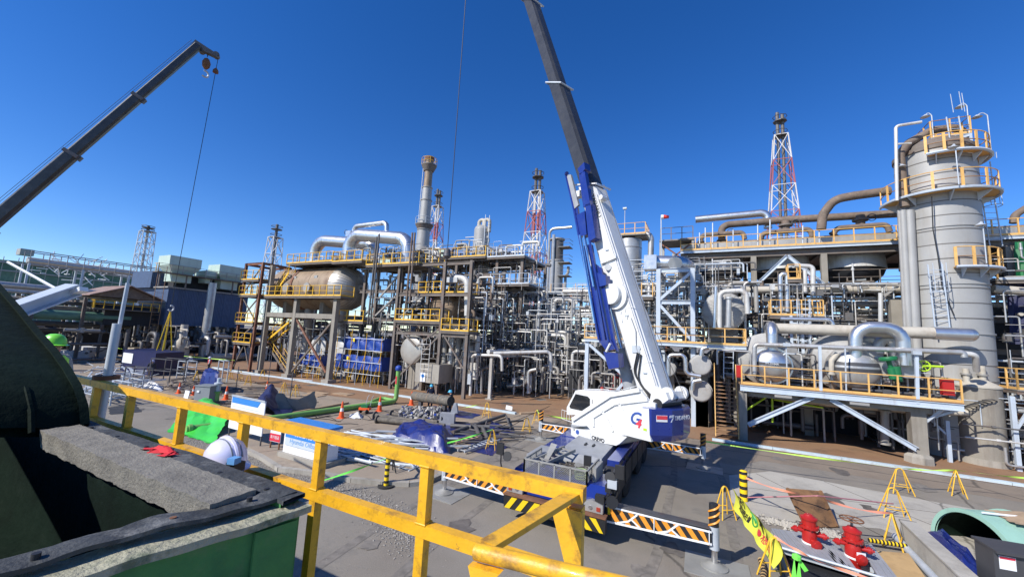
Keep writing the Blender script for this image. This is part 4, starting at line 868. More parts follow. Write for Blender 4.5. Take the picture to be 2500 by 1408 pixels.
# pipe clutter in and around the left structures
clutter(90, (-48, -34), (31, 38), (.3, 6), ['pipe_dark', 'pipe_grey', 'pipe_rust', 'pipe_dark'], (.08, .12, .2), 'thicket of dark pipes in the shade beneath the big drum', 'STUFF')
clutter(110, (-34, -19), (32, 36.5), (.3, 11.6), ['pipe_grey', 'pipe_dark', 'pipe_white', 'pipe_rust', 'steel_dark'], (.06, .1, .16), 'thicket of pipes inside the brown frame around the ribbed vessel', 'STUFF')
clutter(28, (-34, -19), (30.6, 33), (.3, 11.5), ['pipe_grey', 'pipe_dark', 'pipe_white', 'pipe_rust', 'pipe_beige'], (.07, .1, .16, .22), 'pipe run tangled in the brown steel frame around the ribbed vessel', 'pipes in the vessel frame')
clutter(110, (-30, -17), (37, 42), (1, 15.8), ['pipe_grey', 'pipe_dark', 'pipe_white', 'pipe_rust', 'pipe_grey', 'silver_dull'], (.06, .09, .13), 'thicket of pipes on the tall dark frame right of the stack', 'STUFF')
clutter(24, (-30, -17), (36, 37.5), (1, 15.6), ['pipe_grey', 'pipe_dark', 'pipe_white', 'pipe_rust', 'pipe_grey', 'silver_dull'], (.07, .1, .16), 'pipe run on the tall dark frame right of the stack', 'pipes on the tall dark frame')
clutter(60, (-33, -25), (32, 34), (12.2, 14.2), ['pipe_grey', 'pipe_rust', 'silver_dull'], (.06, .1), 'thicket of small pipes on the upper walkway between drum and stack', 'STUFF', lens=(.8, 2.2))
for i, (px, Y, s) in enumerate((((947, 640), 33, (1.6, 1, 1.2)), ((1010, 640), 33, (1.0, 1, 1.0)), ((1072, 628), 37, (2.2, 1.2, 1.5)))):
    o = M().box(P(*px, Y), s).build('equipment_box', 'vent_green' if i != 1 else 'pipe_grey', loc=P(*px, Y)-V((0, 0, s[2]/2))); tag(o, ('pale green equipment box on the upper walkway between the silver bends', 'grey equipment box behind the brown vent pipes', 'pale green equipment box on the deck right of the stack')[i], 'equipment')
pipe(pp([(1112, 678), (1142, 680), (1142, 770)], 30.2), .33, 'pipe_white', 'white clad pipe bending down beside the ribbed vessel platform', n=12, seams=.5, name='insulated_pipe'); pipe(pp([(1142, 770), (1140, 900)], 30.2), .2, 'pipe_white', 'white pipe continuing down to the ground from the clad bend', n=10)
o = M().box(P(1107, 684, 30.2), (1.4, .8, .5)).build('valve_box', 'silver_dull', loc=P(1107, 684, 30.2)); tag(o, 'pale clad valve box at the end of the white pipe bend', 'valve box')
for i, x in enumerate((1082, 1098, 1114, 1132, 1148, 1160)): pipe([P(x, 925, 31.5), P(x+7, 800+10*(i % 3), 31.5)], .26, 'pipe_white' if i % 2 else 'pipe_grey', 'thick pale vertical pipe rising from the ground beside the cabin wall', 'thick pale vertical pipes beside the cabin wall', n=12, seams=.8)
t = thing('caged_ladder', 'white caged ladder beside the rusty exchanger, standing on the cabin wall', 'ladder', P(1034, 925, 28.6)); ladder(t, P(1034, 925, 28.6), P(1042, 828, 28.6), (1, 0, 0), 'pipe_white', .9, .4, cage=1)
o = M().box2(P(1012, 930, 28.9)-V((0, 0, 0)), V((P(1070, 930, 28.9).x, 31, 2.7))).build('cabin_wall', 'concrete', loc=(-25.5, 29, 0)); tag(o, 'pale concrete pillar wall beneath the rusty exchanger', 'wall')
M().box((P(1034, 930, 28.88).x-.1, 28.85, 1.5), (.55, .02, .8)).build('notice', 'sign_white', o); M().cyl((P(1034, 930, 28.88).x-.1, 28.838, 1.62), (P(1034, 930, 28.88).x-.1, 28.828, 1.62), .17, n=14).build('notice_disc', 'sign_blue', o)
# twin-topped column
t = thing('column_vessel', 'grey column with twin bent pipes and ladder on the tall dark frame', 'column', (-24, 40, 14)); c = P(1172, 640, 40); X, Y = c.x, 40
M().cyl((X, Y, 8), (X, Y, 18.4), .95, n=18).build('shell', 'tower_grey', t); M().lathe([(.95, 0), (.8, .35), (.4, .55), (0, .6)], (X, Y, 18.4), (0, 0, 1), 18).build('top_head', 'tower_grey', t)
for dx in (-.35, .35): M().tube([(X+dx, Y-.2, 17.6), (X+dx, Y-.2, 19.6), (X+dx+.8, Y-.2, 19.6), (X+dx+.8, Y-.2, 18)], .22, 10, .35).build('top_pipe', 'pipe_beige', t)
ladder(t, (X+1.1, Y-.7, 14), (X+1.1, Y-.7, 20), (.7, .7, 0), 'galv', .5, .4); pipe(pp([(1118, 598), (1140, 596), (1145, 640)], 38), .22, 'pipe_grey', 'grey pipe elbow left of the twin topped column', n=9)
clutter(14, (X-1.2, X+1.2), (38.6, 40), (14, 17.5), ['galv', 'pipe_grey', 'pipe_white'], (.05, .08), 'cluster of thin pipes around the twin topped column', 'STUFF', lens=(1, 3))
pipe(pp([(1200, 633), (1345, 648)], 46), .22, 'pipe_dark', 'dark pipe spanning from the tall frame to the far grey column', n=9)
# ================================================================== central pipe rack
t = thing('pipe_rack', 'central steel pipe rack with brown posts under the orange railed bridge', 'rack', (-18, 48, 0))
for x in (-27, -21, -15, -9, -4):
    for y in (46.5, 51): M().ibeam((x, y, 0), (x, y, 11.2), .35, .35, .05).build('rack_post', 'rust_beam' if x != -9 else 'old_steel', t)
    for z in (6.6, 8.6, 10.6): M().ibeam((x, 46.5, z), (x, 51, z), .2, .3, .03).build('rack_beam', 'steel_paleblue', t)
for z in (6.6, 10.6):
    M().ibeam((-27, 46.4, z), (-4, 46.4, z), .2, .3, .03).build('rack_beam', 'steel_paleblue', t)
platform('long bridge walkway with orange posts above the central pipe rack', -29, -3, 46.2, 47.6, 11.4, 'F', 'orange_rail', 'galv', sp=1.6, beam='steel_paleblue')
for lv, z in enumerate((6.95, 8.95, 10.9)):
    for k in range(8):
        r = RP.choice((.12, .18, .25)); y = 46.9+k*.52; pipe([(-29+RP.uniform(0, 3), y, z+r), (-3-RP.uniform(0, 2), y, z+r)], r, RP.choice(['pipe_white', 'silver_dull', 'pipe_grey', 'pipe_white']), 'long horizontal pipe lying on a level of the central pipe rack', 'long pipes on the central rack', n=8)
clutter(260, (-26, -8.5), (37, 46), (.3, 10.5), ['pipe_white', 'silver_dull', 'pipe_grey', 'pipe_dark', 'steel_dark', 'pipe_white'], (.05, .08, .12, .16), 'dense thicket of white and grey pipes in the central pipe rack', 'STUFF', lens=(1, 5))
clutter(34, (-21, -8.5), (35, 39), (.3, 9.5), ['pipe_white', 'pipe_white', 'silver_dull', 'pipe_grey', 'pipe_dark'], (.06, .09, .13, .2), 'white pipe run in the tangle of the central pipe rack', 'tangled pipes of the central rack', lens=(1.5, 6.5))
clutter(26, (-26, -9), (36, 42), (4, 10.5), ['pipe_white', 'silver_dull', 'pipe_white', 'pipe_grey'], (.08, .13, .2), 'horizontal white pipe run high in the central pipe rack', 'high pipes of the central rack', kinds='XXXE', lens=(3, 9))
for i in range(14): x = 1235+i*13; pipe([P(x, 905, 39), P(x+4, 735+RP.uniform(-10, 50), 39)], RP.choice((.1, .14, .2)), RP.choice(['pipe_white', 'silver_dull']), 'straight white vertical pipe standing in the central pipe rack', 'vertical pipes of the central rack', n=8)
clutter(130, (-20.5, -8.5), (36, 43), (.1, 4.5), ['pipe_dark', 'pipe_grey', 'pipe_dark', 'steel_dark', 'pipe_white'], (.06, .1, .16), 'thicket of low dark pipes and valves at the foot of the central rack', 'STUFF', lens=(.8, 3))
# white support frame with its posts standing on the brown pad
t = thing('pipe_support', 'white pipe support frame with three tall posts on the brown pad', 'support', G(1195, 975))
q0, q1, q2 = G(1195, 975), G(1318, 952), G(1398, 945)
hz = P(1195, 868, q0.y).z
for q in (q0, q1): M().ibeam(q, V((q.x, q.y, hz)), .26, .26, .05).build('post', 'pipe_white', t); M().box((q.x, q.y, .06), (.6, .6, .12)).build('base_plate', 'concrete', t)
M().ibeam(V((q0.x, q0.y, hz)), V((q1.x, q1.y, hz)), .26, .3, .04).build('cross_beam', 'pipe_white', t); M().ibeam(V((q2.x, q2.y, 0)), V((q2.x, q2.y, hz)), .26, .26, .05).build('post', 'pipe_white', t); M().ibeam(V((q1.x, q1.y, hz)), V((q2.x, q2.y, hz)), .26, .3, .04).build('cross_beam', 'pipe_white', t)
pipe(pp([(1148, 965), (1153, 866), (1225, 868), (1226, 905)], 30.4), .14, 'pipe_white', 'white pipe loop at the end of the white support frame', n=10); pipe([V((q0.x-.4, q0.y, hz+.35)), V((q1.x-.4, q1.y+1, hz+.35))], .2, 'pipe_white', 'white pipe lying along the top of the white support frame', n=10)
pipe([P(1205, 862, 31), P(1345, 858, 33), P(1345, 905, 33)], .16, 'pipe_white', 'white pipe crossing above the white support frame and turning down', n=10)
for i, (a, c) in enumerate((((1290, 960), (1290, 905)), ((1175, 970), (1175, 900)), ((1165, 960), (1160, 905)))): pipe([P(*a, 33), P(*c, 33), P(c[0]+20, c[1]-4, 33)], .15, 'silver_dull', 'short silver bent pipe behind the white support frame', 'short silver pipes behind the support frame', n=10, flanges=(0,))
pipe([P(1240, 942, 36), P(1285, 940, 36), P(1290, 905, 36)], .32, 'silver', 'shiny silver pump pipe lying low behind the white support frame', n=14, seams=.5, name='insulated_pipe')
t = thing('pump', 'grey motor pump with dark casing behind the silver pump pipe', 'pump', P(1265, 935, 36.5)); c = P(1265, 925, 36.5)
M().cyl(c, c+V((1.3, 0, 0)), .36, n=16).build('motor', 'pipe_grey', t); M().cyl(c-V((.5, 0, 0)), c-V((.05, 0, 0)), .5, n=16).build('casing', 'steel_dark', t); M().box(c+V((.4, 0, -.55)), (2.2, .9, .35)).build('base', 'concrete', t); M().box(c+V((.7, 0, .42)), (.4, .3, .25)).build('terminal_box', 'red_paint', t)
o = M().box(P(1147, 925, 30.2), (.35, .25, .9)).build('junction_box', 'galv', loc=P(1147, 960, 30.2)); tag(o, 'grey junction box on the white pipe loop', 'box')
# far grey column and flare towers
t = thing('column_vessel', 'tall grey column with bent top pipe and ladder beyond the pipe rack', 'column', (-20, 56, 0)); c = P(1357, 700, 56); X, Y = c.x, 56
M().cyl((X, Y, 0), (X, Y, 17.6), 1.05, n=20).build('shell', 'tower_grey', t)
for z in (17.6, 21.0): M().cyl((X, Y, z-.2), (X, Y, z), 1.15, n=20).build('girth_band', 'pipe_grey', t)
M().cyl((X, Y, 17.6), (X, Y, 21.0), .95, n=20).build('shell', 'pipe_dark', t)
M().tube([(X-1.2, Y-.4, 8), (X-1.2, Y-.4, 22.6), (X+2.4, Y-.4, 22.6)], .2, 8, .8).build('top_pipe', 'silver_dull', t); M().tube([(X-.2, Y-1.15, 3), (X-.2, Y-1.15, 21.4)], .24, 8).build('riser', 'silver_dull', t); M().tube([(X+1.6, Y-.3, 6), (X+1.6, Y-.3, 15), (X+2.0, Y-.3, 15.6), (X+2, Y-.3, 16.5)], .22, 8, .4).build('riser', 'pipe_grey', t)
for z in (15.0, 17.0, 19.4):
    M().box((X+1.5, Y-.5, z), (1.8, 1.8, .1)).build('landing', 'grating', t)
    for hh in (.55, 1.1): M().sweep([(X+.6, Y-1.4, z+hh), (X+2.4, Y-1.4, z+hh), (X+2.4, Y+.4, z+hh)], .04, 4).build('landing_rail', 'steel_dark', t)
def flare(label, X, Y, ztop, w0, w1, m1, m2, ntie=8, zt=None, sm='white_tower', group=None, stacks=2, zb=0):
    """tapering square lattice derrick with flare risers, each leg and brace a part"""
    t = thing('flare_tower', label, 'tower', (X, Y, zb), group); zt = zt or ztop*.88
    def cor(z, i): w_ = w0+(w1-w0)*(z-zb)/(zt-zb); return V((X+(-1, 1, 1, -1)[i]*w_/2, Y+(-1, -1, 1, 1)[i]*w_/2, z))
    zs = [zb+(zt-zb)*k/ntie for k in range(ntie+1)]
    for k in range(ntie):
        mm = m1 if k % 2 == 0 or (m1 == 'white_tower' and k > ntie*.85) else m2
        for i in range(4):
            j = (i+1) % 4; M().cyl(cor(zs[k], i), cor(zs[k+1], i), w1*.045, n=5).build('leg', mm, t); M().cyl(cor(zs[k+1], i), cor(zs[k+1], j), w1*.035, n=4).build('tie', mm, t)
            M().cyl(cor(zs[k], i), cor(zs[k+1], j), w1*.032, n=4).build('brace', mm, t)
            if i < 2: M().cyl(cor(zs[k], j), cor(zs[k+1], i), w1*.032, n=4).build('brace', mm, t)
    for s in range(stacks):
        x = X+(s-(stacks-1)/2)*w1*.38
        for k in range(ntie): M().cyl((x, Y, zs[k]), (x, Y, zs[k+1]), w1*.12, n=8).build('riser', sm if sm == 'pipe_dark' or k % 2 else m1, t)
        M().cyl((x, Y, zt), (x, Y, ztop-(s*.6)), w1*.14, n=8).build('flare_tip', 'pipe_dark', t)
    for z in (zt, zt+(ztop-zt)*.6): M().cyl((X, Y, z), (X, Y, z+.15), w1*.55, n=8).build('tip_platform', 'steel_dark', t); M().sweep([(X+w1*.55*math.cos(a), Y+w1*.55*math.sin(a), z+1.1) for a in [i*math.pi/4 for i in range(8)]], w1*.03, 4, closed=True).build('tip_rail', 'steel_dark', t)
    return t
flare('red and white lattice flare tower standing behind the central pipe rack', -32.6, 75, 42.5, 7.0, 2.4, 'red_tower', 'white_tower', 8, 37)
flare('white and red lattice flare tower behind the air coolers', 14.3, 92, 54.8, 9.0, 2.3, 'white_tower', 'red_tower', 9, 49.5, sm='pipe_dark')
flare('distant red lattice flare tower rising behind the exhaust stack', P(1066, 540, 90).x, 90, P(1068, 462, 90).z, 6, 2.4, 'red_tower', 'white_tower', 8, P(1067, 505, 90).z)
flare('distant white lattice flare tower left of the drum structure', P(668, 620, 80).x, 80, P(677, 548, 80).z, 5.5, 3.2, 'white_tower', 'white_tower', 6, P(675, 580, 80).z, stacks=1, sm='pipe_dark')
flare('distant grey lattice flare tower standing behind the green tank', P(348, 640, 110).x, 110, P(361, 552, 110).z, 8, 6.0, 'galv', 'galv', 8, P(357, 566, 110).z, stacks=1, sm='pipe_grey')
# ================================================================== middle right: grey frame, silver duct, vessel, gantry
t = thing('braced_tower', 'pale blue grey braced steel frame supporting the silver duct', 'tower', (-2, 31, 5.9)); x0, x1, y0, y1, zb, zt = -3.15, -.8, 31, 35, 0, 11.2
for x in (x0, x1):
    for y in (y0, y1): M().ibeam((x, y, zb), (x, y, zt), .3, .3, .05).build('column', 'steel_paleblue', t)
for z in (5.6, 8.7, 11.1):
    for y in (y0, y1): M().ibeam((x0, y, z), (x1, y, z), .2, .3, .03).build('beam', 'steel_paleblue', t)
    for x in (x0, x1): M().ibeam((x, y0, z), (x, y1, z), .2, .3, .03).build('beam', 'steel_paleblue', t)
for y in (y0-.03, y1): M().beam((x0, y, 8.8), (x1, y, 11.0), .2, .2).build('brace', 'steel_paleblue', t); M().beam((x0, y, 8.6), (x1+.0, y, 5.9), .2, .2).build('brace', 'steel_paleblue', t)
pipe([P(1575, 645, 32), P(1610, 643, 32), P(1675, 645, 32), P(1675, 665, 34)], .62, 'silver', 'thick silver duct lying on top of the grey braced frame', n=18, seams=.6, name='insulated_duct', bend=.8)
o = M().box(P(1590, 643, 31.6), (.9, 1.3, 1.1)).build('duct_box', 'silver', loc=P(1590, 660, 31.6)); tag(o, 'boxy silver casing at the end of the thick duct', 'casing')
o = M().cyl(P(1648, 643, 31.1), P(1648, 643, 31.3), .5, n=22).build('duct_cover', 'silver', loc=P(1648, 643, 31.2)); tag(o, 'round silver cover plate on the side of the thick duct', 'cover')
platform('long gantry walkway with orange railing below the ribbed vessel', -8.6, 2.45, 30.3, 32.5, 5.75, 'FR', 'orange_rail', 'orange_rail', sp=1.25, beam='steel_paleblue')
t = thing('gantry_support', 'pale grey steel legs and knee braces under the gantry walkway', 'support', (-6, 31, 0))
for x in (-8.4, -5.2): M().ibeam((x, 30.6, 0), (x, 30.6, 5.5), .28, .28, .05).build('leg', 'steel_paleblue', t)
for a, c in (((-8.4, 30.6, 5.4), (-5.3, 30.6, 2.9)), ((-5.3, 30.6, 2.9), (-7.2, 30.6, .3)), ((-5.2, 30.6, 3.0), (-4.2, 30.6, .2))): M().beam(a, c, .2, .2).build('brace', 'steel_paleblue', t)
M().box2((-4.6, 30.6, 0), (-4.1, 31.1, 5.5)).build('column', 'concrete_col', t); M().box2((1.9, 31.4, 0), (2.4, 31.9, 5.5)).build('column', 'concrete_col', t)
yvessel('round grey vessel end with radial insulation ribs above the gantry', (1.2, 31.8, 8.2), 1.42, 39, 'insul_grey', 'insul_grey', dish=.3, nrad=26, base_z=5.8, name='process_vessel')
pipe(pp([(1757, 800), (1757, 712), (1822, 708), (1825, 765)], 31.3), .17, 'pipe_white', 'pale clad pipe loop in front of the round ribbed vessel', n=10, seams=.5); pipe(pp([(1744, 800), (1748, 700)], 31.2), .1, 'silver', 'thin silver level pipe across the ribbed vessel', n=8, flanges=(0,)); pipe(pp([(1778, 800), (1780, 725)], 31.0), .18, 'silver_dull', 'short grey level gauge standpipe on the ribbed vessel', n=10, flanges=(0, 1))
# exchangers below the gantry and their silver pipes
for i, (px, r_) in enumerate((((1710, 891), .66), ((1711, 955), .66), ((1631, 900), .52))):
    c = P(*px, 30.2 if i < 2 else 31.5); yvessel(('round grey exchanger end in the shade below the gantry, upper one', 'round grey exchanger end in the shade below the gantry, lower one', 'round grey exchanger end behind the crane boom foot')[i], c, r_, 36, 'insul_grey', 'insul_grey', dish=.1, flange=(.15, .1, 'insul_grey'))
pipe(pp([(1632, 915), (1632, 866), (1672, 866), (1675, 912), (1710, 918)], 29.8), .14, 'silver', 'silver pipe loop winding beside the two round exchanger ends', n=10, bend=.3, seams=.5); pipe(pp([(1690, 952), (1692, 930), (1712, 928)], 29.9), .14, 'silver', 'short silver elbow on top of the lower exchanger end', n=10, bend=.25)
pipe(pp([(1712, 868), (1714, 850), (1730, 848)], 29.9), .15, 'silver', 'short silver elbow on top of the upper exchanger end', n=10, bend=.25)
t = thing('access_ladder', 'dark vertical ladder hanging from the gantry end', 'ladder', P(1778, 925, 30)); ladder(t, P(1778, 925, 30), P(1779, 845, 30), (1, 0, 0), 'galv', .55, .35)
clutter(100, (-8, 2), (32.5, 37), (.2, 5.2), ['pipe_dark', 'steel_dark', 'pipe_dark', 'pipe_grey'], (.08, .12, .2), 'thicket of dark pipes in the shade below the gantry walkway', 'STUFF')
clutter(130, (-9, 2.8), (33.5, 37), (5.8, 10.5), ['pipe_grey', 'pipe_white', 'silver_dull', 'pipe_dark'], (.06, .1, .16), 'thicket of pipes between the gantry and the air coolers', 'STUFF')
clutter(50, (-8, -4.5), (31.5, 33), (.1, 3), ['pipe_grey', 'silver_dull', 'red_paint'], (.05, .08), 'cluster of small pipes near the ground behind the crane cab', 'STUFF', lens=(.6, 2))
o = M().box2((-12, 37.2, .02), (2.5, 37.35, 5.0)).build('shade_backdrop', 'dark_clad_shade', loc=(-4, 37.2, 0)); tag(o, 'added dark backdrop painting the shade behind the gantry', 'wall')  # no wall here: near-black sheet added to deepen the gantry shade
# small tower left of the air coolers
t = thing('column_vessel', 'pale cylindrical vessel with orange railed top deck left of the air coolers', 'column', (-6.6, 39, 0)); X, Y = P(1537, 630, 39).x, 39; z0 = P(1537, 580, 39).z
M().cyl((X, Y, 6), (X, Y, z0-.3), 1.15, n=22).build('shell', 'silver_dull', t); M().box((X+.2, Y, z0-.05), (2.9, 2.6, .1)).build('deck', 'grating', t)
for z in (z0-1.2, z0-2.6): M().cyl((X, Y, z), (X, Y, z+.06), 1.17, n=22, caps=False).build('band', 'seam_dark', t)
railing(t, [(X-1.25, Y-1.3, z0), (X+1.65, Y-1.3, z0), (X+1.65, Y+1.3, z0)], 'orange_rail', sp=.9); M().cyl((X-.3, Y-1.2, z0), (X-.3, Y-1.2, z0+2.6), .04, n=5).build('lamp_post', 'galv', t); M().box((X-.3, Y-1.2, z0+2.65), (.35, .3, .15)).build('lamp_head', 'galv', t)
pipe(pp([(1552, 578), (1580, 570), (1590, 580), (1588, 640)], 38.6), .28, 'silver_dull', 'silver dull pipe elbow dropping beside the pale cylindrical vessel', n=12, seams=.5)
platform('small orange railed platform left of the grey braced frame', -7.8, -3.6, 31.6, 33, 9.2, 'FR', 'orange_rail', 'galv', sp=.9)
# box frame with windsock
t = thing('windsock_mast', 'red and white windsock on a mast above the rusty frame', 'windsock', P(1615, 600, 36)); a = P(1614, 530, 36); M().cyl(P(1615, 640, 36), a, .045, n=6).build('mast', 'galv', t)
M().cyl(a, a+V((.22, 0, 0)), .2, .19, n=10, caps=False).build('sock', 'sign_white', t); M().cyl(a+V((.22, 0, 0)), a+V((.65, 0, -.04)), .19, .12, n=10).build('sock', 'windsock', t)
t = thing('top_frame', 'small rusty braced frame with railing at the end of the air cooler', 'frame', P(1620, 640, 36.5)); fz = P(1650, 585, 36.5).z; xa, xb = P(1613, 600, 36.5).x, P(1692, 600, 36.5).x
for x in (xa, xb):
    for y in (36.5, 39): M().ibeam((x, y, 9), (x, y, fz), .2, .2, .03).build('column', 'pipe_grey', t)
M().box2((xa-.1, 36.3, fz-.12), (xb+.1, 39.2, fz)).build('deck', 'grating', t)
for a, c in (((xa, 36.5, fz-.3), (xb, 36.5, fz-2.4)), ((xa, 36.5, fz-2.4), (xb, 36.5, fz-.3))): M().beam(a, c, .12).build('brace', 'rust_beam', t)
railing(t, [(xa, 36.4, fz), (xb, 36.4, fz)], 'old_steel', sp=.8, toe=False)

# thin pipework, conduits and scaffold tubes that fill the plant
TH = ['pipe_white', 'galv', 'pipe_grey', 'steel_dark', 'pipe_dark', 'silver_dull']
for n_, xr, yr, zr, lab in ((260, (-34, -18), (29.6, 36), (.2, 12), 'thin conduits and small pipes laced through the brown vessel frame'), (330, (-25, -8.5), (33.5, 45), (.2, 10.8), 'thin conduits and small pipes laced through the central rack'), (200, (-30, -16.5), (36.2, 42), (8, 16.2), 'thin conduits and small pipes on the tall dark frame'), (150, (-48, -33), (29, 34), (.2, 6.4), 'thin conduits and small pipes beneath the big drum'), (90, (-44, -25), (30, 33.5), (12.2, 14.4), 'thin vents and small pipes on the upper drum walkway'), (200, (-8.5, 2.6), (32, 37), (5.8, 12.4), 'thin conduits and small pipes above the gantry'), (240, (2.4, 11.8), (33.8, 38), (3.5, 10.4), 'thin conduits and small pipes behind the right deck'), (110, (2.4, 11.5), (29.2, 33.6), (3.45, 5.4), 'thin conduits and small pipes on the right deck'), (200, (15.2, 24), (32.5, 36), (.2, 12), 'thin conduits and small pipes right of the tower'), (60, (10.5, 17), (30, 33), (.1, 3.4), 'thin conduits and small pipes at the foot of the tower')):
    clutter(n_, xr, yr, zr, TH, (.022, .032, .045, .06), lab, 'STUFF', kinds='VVXXE', lens=(.8, 4.5))
# ================================================================== air coolers
t = thing('air_cooler', 'long elevated air cooler bank with three big dark fan rings underneath', 'air cooler', (6, 38, 0)); AX0, AX1, ZW = -1.9, 24.0, 13.7
for x in (-1.4, 3.55, 8.1, 12.9, 17.7, 22.5):
    for y in (36.4, 43.5): M().box2((x-.19, y-.19, 0), (x+.19, y+.19, 13.0)).build('column', 'concrete_col', t)
for y in (36.4, 43.5): M().ibeam((AX0, y, 13.2), (AX1, y, 13.2), .3, .45, .05).build('main_beam', 'old_steel', t)
for x in (-1.4, 1.1, 3.55, 5.8, 8.1, 10.5, 12.9, 15.3, 17.7, 20, 22.5): M().ibeam((x, 36.4, 13.3), (x, 43.5, 13.3), .2, .35, .03).build('cross_beam', 'steel_dark', t)
M().box2((AX0, 36.9, 13.3), (AX1, 43.6, 13.45)).build('plenum_floor', 'pipe_dark', t); M().box2((AX0, 37.3, 13.9), (AX1, 37.7, 14.55)).build('header_box', 'drum_pale', t); M().box2((AX0, 37.72, 13.9), (AX1, 43.5, 14.75)).build('tube_bundle', 'old_steel', t)
for i, x in enumerate((1.15, 5.75, 10.45, 15.3, 20.1)):
    rg_ = M().lathe([(1.98, .35), (2.02, .36), (1.98, .95), (1.9, 1.55)], (x, 38.95, 11.75), (0, 0, 1), 40, caps=False).build('fan_ring', 'pipe_white' if i < 3 else 'pipe_grey', t); M().lathe([(1.97, .36), (1.8, -.1), (1.4, -.55), (.8, -.8), (0, -.85)], (x, 38.95, 11.75), (0, 0, 1), 40).build('inlet_guard', 'dark_clad_shade', rg_)
    M().cyl((x, 38.9, 12.3), (x, 38.9, 13.4), .28, n=12).build('fan_hub', 'pipe_dark', rg_)
    for k in range(4): a = k*math.pi/2+.4; M().obox((x+math.cos(a)*1.0, 38.9+math.sin(a)*1.0, 12.7), (1.6*math.cos(a), 1.6*math.sin(a), 0), (-.3*math.sin(a), .3*math.cos(a), .12), (0, 0, .03)).build('fan_blade', 'pipe_grey', rg_)
    M().box((x, 37.9, 11.35), (.8, .7, .6)).build('motor', 'cabinet_grey', rg_); M().box((x, 37.9, 11.0), (1.5, 1.4, .08)).build('motor_stage', 'old_steel', rg_)
    for dx in (-.7, .7): M().beam((x+dx, 37.6, 11.0), (x+dx, 37.6, 12.2), .08).build('hanger', 'old_steel', rg_)
platform('long cooler top walkway with orange posts along the front', AX0, AX1, 36.0, 37.2, ZW, 'FL', 'orange_rail', 'orange_rail', sp=1.18, beam='steel_paleblue')
t = thing('brace_frame', 'pale A shaped steel brace frame beneath the middle fan ring', 'frame', (5.7, 36.0, 10.5))
for a, c in (((1850, 692), (1922, 624)), ((1922, 624), (2010, 694))): M().ibeam(P(*a, 36.05), P(*c, 36.05), .2, .25, .03).build('brace', 'steel_paleblue', t)
t = thing('rack_level', 'beige and grey pipe rack floor under the fan rings', 'rack', (6, 36.2, 10.2))
for z in (10.55, 8.2, 6.2): M().ibeam((-1.4, 36.2, z), (24, 36.2, z), .25, .35, .04).build('rack_beam', 'steel_paleblue' if z > 10 else 'old_steel', t); M().ibeam((-1.4, 40, z), (24, 40, z), .25, .35, .04).build('rack_beam', 'old_steel', t)
for k in range(12):
    x = -1+k*2.1; M().ibeam((x, 36.2, 10.5), (x, 43, 10.5), .15, .3, .03).build('rack_beam', 'steel_dark', t)
platform('dark walkway with thin railing under the fan rings', -1, 24, 37.0, 42.5, 10.75, 'FB', 'old_steel', sp=1.6, name='fan_walkway')
pipe(pp([(1808, 707), (2206, 705)], 35.5), .30, 'pipe_beige', 'long thick beige pipe running below the fan rings', n=12, seams=1.6)
for i, (z, m_, r) in enumerate(((9.6, 'pipe_white', .12), (9.2, 'pipe_grey', .2), (8.75, 'pipe_beige', .16), (8.4, 'pipe_white', .1), (7.7, 'pipe_grey', .22), (7.2, 'silver_dull', .14), (6.8, 'pipe_white', .1), (6.2, 'pipe_grey', .18), (5.6, 'silver_dull', .2))): pipe([(2.6+RP.uniform(-.5, 1), 36.3+i*.13, z), (12.0+RP.uniform(0, 8), 36.3+i*.13, z)], r, m_, 'long horizontal pipe on the rack behind the right hand deck', 'long pipes behind the right deck', n=9)
clutter(50, (2.5, 12), (36.6, 40), (4, 10), ['pipe_grey', 'pipe_dark', 'pipe_white', 'pipe_dark', 'steel_dark'], (.06, .1, .15), 'thicket of grey and dark pipes behind the right hand deck', 'STUFF', kinds='XXVE')
clutter(70, (15.5, 24), (34.5, 42), (.3, 12.8), ['pipe_grey', 'pipe_white', 'pipe_beige', 'pipe_dark', 'silver_dull'], (.07, .12, .2), 'thicket of pipes right of the big grey tower', 'STUFF')
# header pipes on top
def top(L, Y, r, m_, lab, **k): return pipe(pp(L, Y), r, m_, lab, n=12, **k)
top([(1762, 590), (1762, 556), (1778, 548), (1916, 537), (2196, 521)], 38.5, .3, 'pipe_rust', 'long rusty grey header pipe above the air cooler', flanges=(0,)); top([(2005, 560), (2008, 525), (2036, 487), (2085, 478), (2172, 466)], 36.5, .31, 'pipe_rust', 'thick brown pipe bending from the cooler up to the big tower', bend=1.2, seams=1.2)
top([(1698, 536), (1862, 520), (1874, 526), (1875, 556)], 39, .32, 'silver', 'silver pipe high over the left end of the air cooler', seams=.6)
for i, L in enumerate((((1711, 592), (1713, 574), (1814, 567), (1818, 584)), ((1857, 588), (1862, 569), (1978, 559), (1983, 578)), ((2033, 574), (2043, 557), (2165, 548), (2172, 566)))): top(list(L), 37.6, .2, 'pipe_rust', 'brown looped header branch on top of the air cooler, %s' % ('beside the silver high pipe', 'under the long rusty header', 'next to the big tower')[i], flanges=(0,), bend=.5)
for i, (px) in enumerate(((1762, 570), (1918, 548), (2100, 535))):
    t = thing('header_valve', 'dark flanged valve standing on the cooler header, %s' % ('left of the rusty header bend', 'near the flare tower foot', 'between thick pipe and tower')[i], 'valve', P(px[0], px[1]+12, 38.2)); c = P(*px, 38.2)
    M().cyl(c-Z3*.6, c+Z3*.3, .3, n=10).build('body', 'pipe_rust', t); M().cyl(c-Z3*.15, c+Z3*0, .5, n=12).build('flange', 'old_steel', t); M().sweep([c+V((.7+.28*math.cos(a), 0, .1+.28*math.sin(a))) for a in [k*math.pi/5 for k in range(10)]], .035, 5, closed=True).build('handwheel', 'steel_dark', t); M().cyl(c, c+V((.7, 0, .1)), .06, n=6).build('stem', 'steel_dark', t)
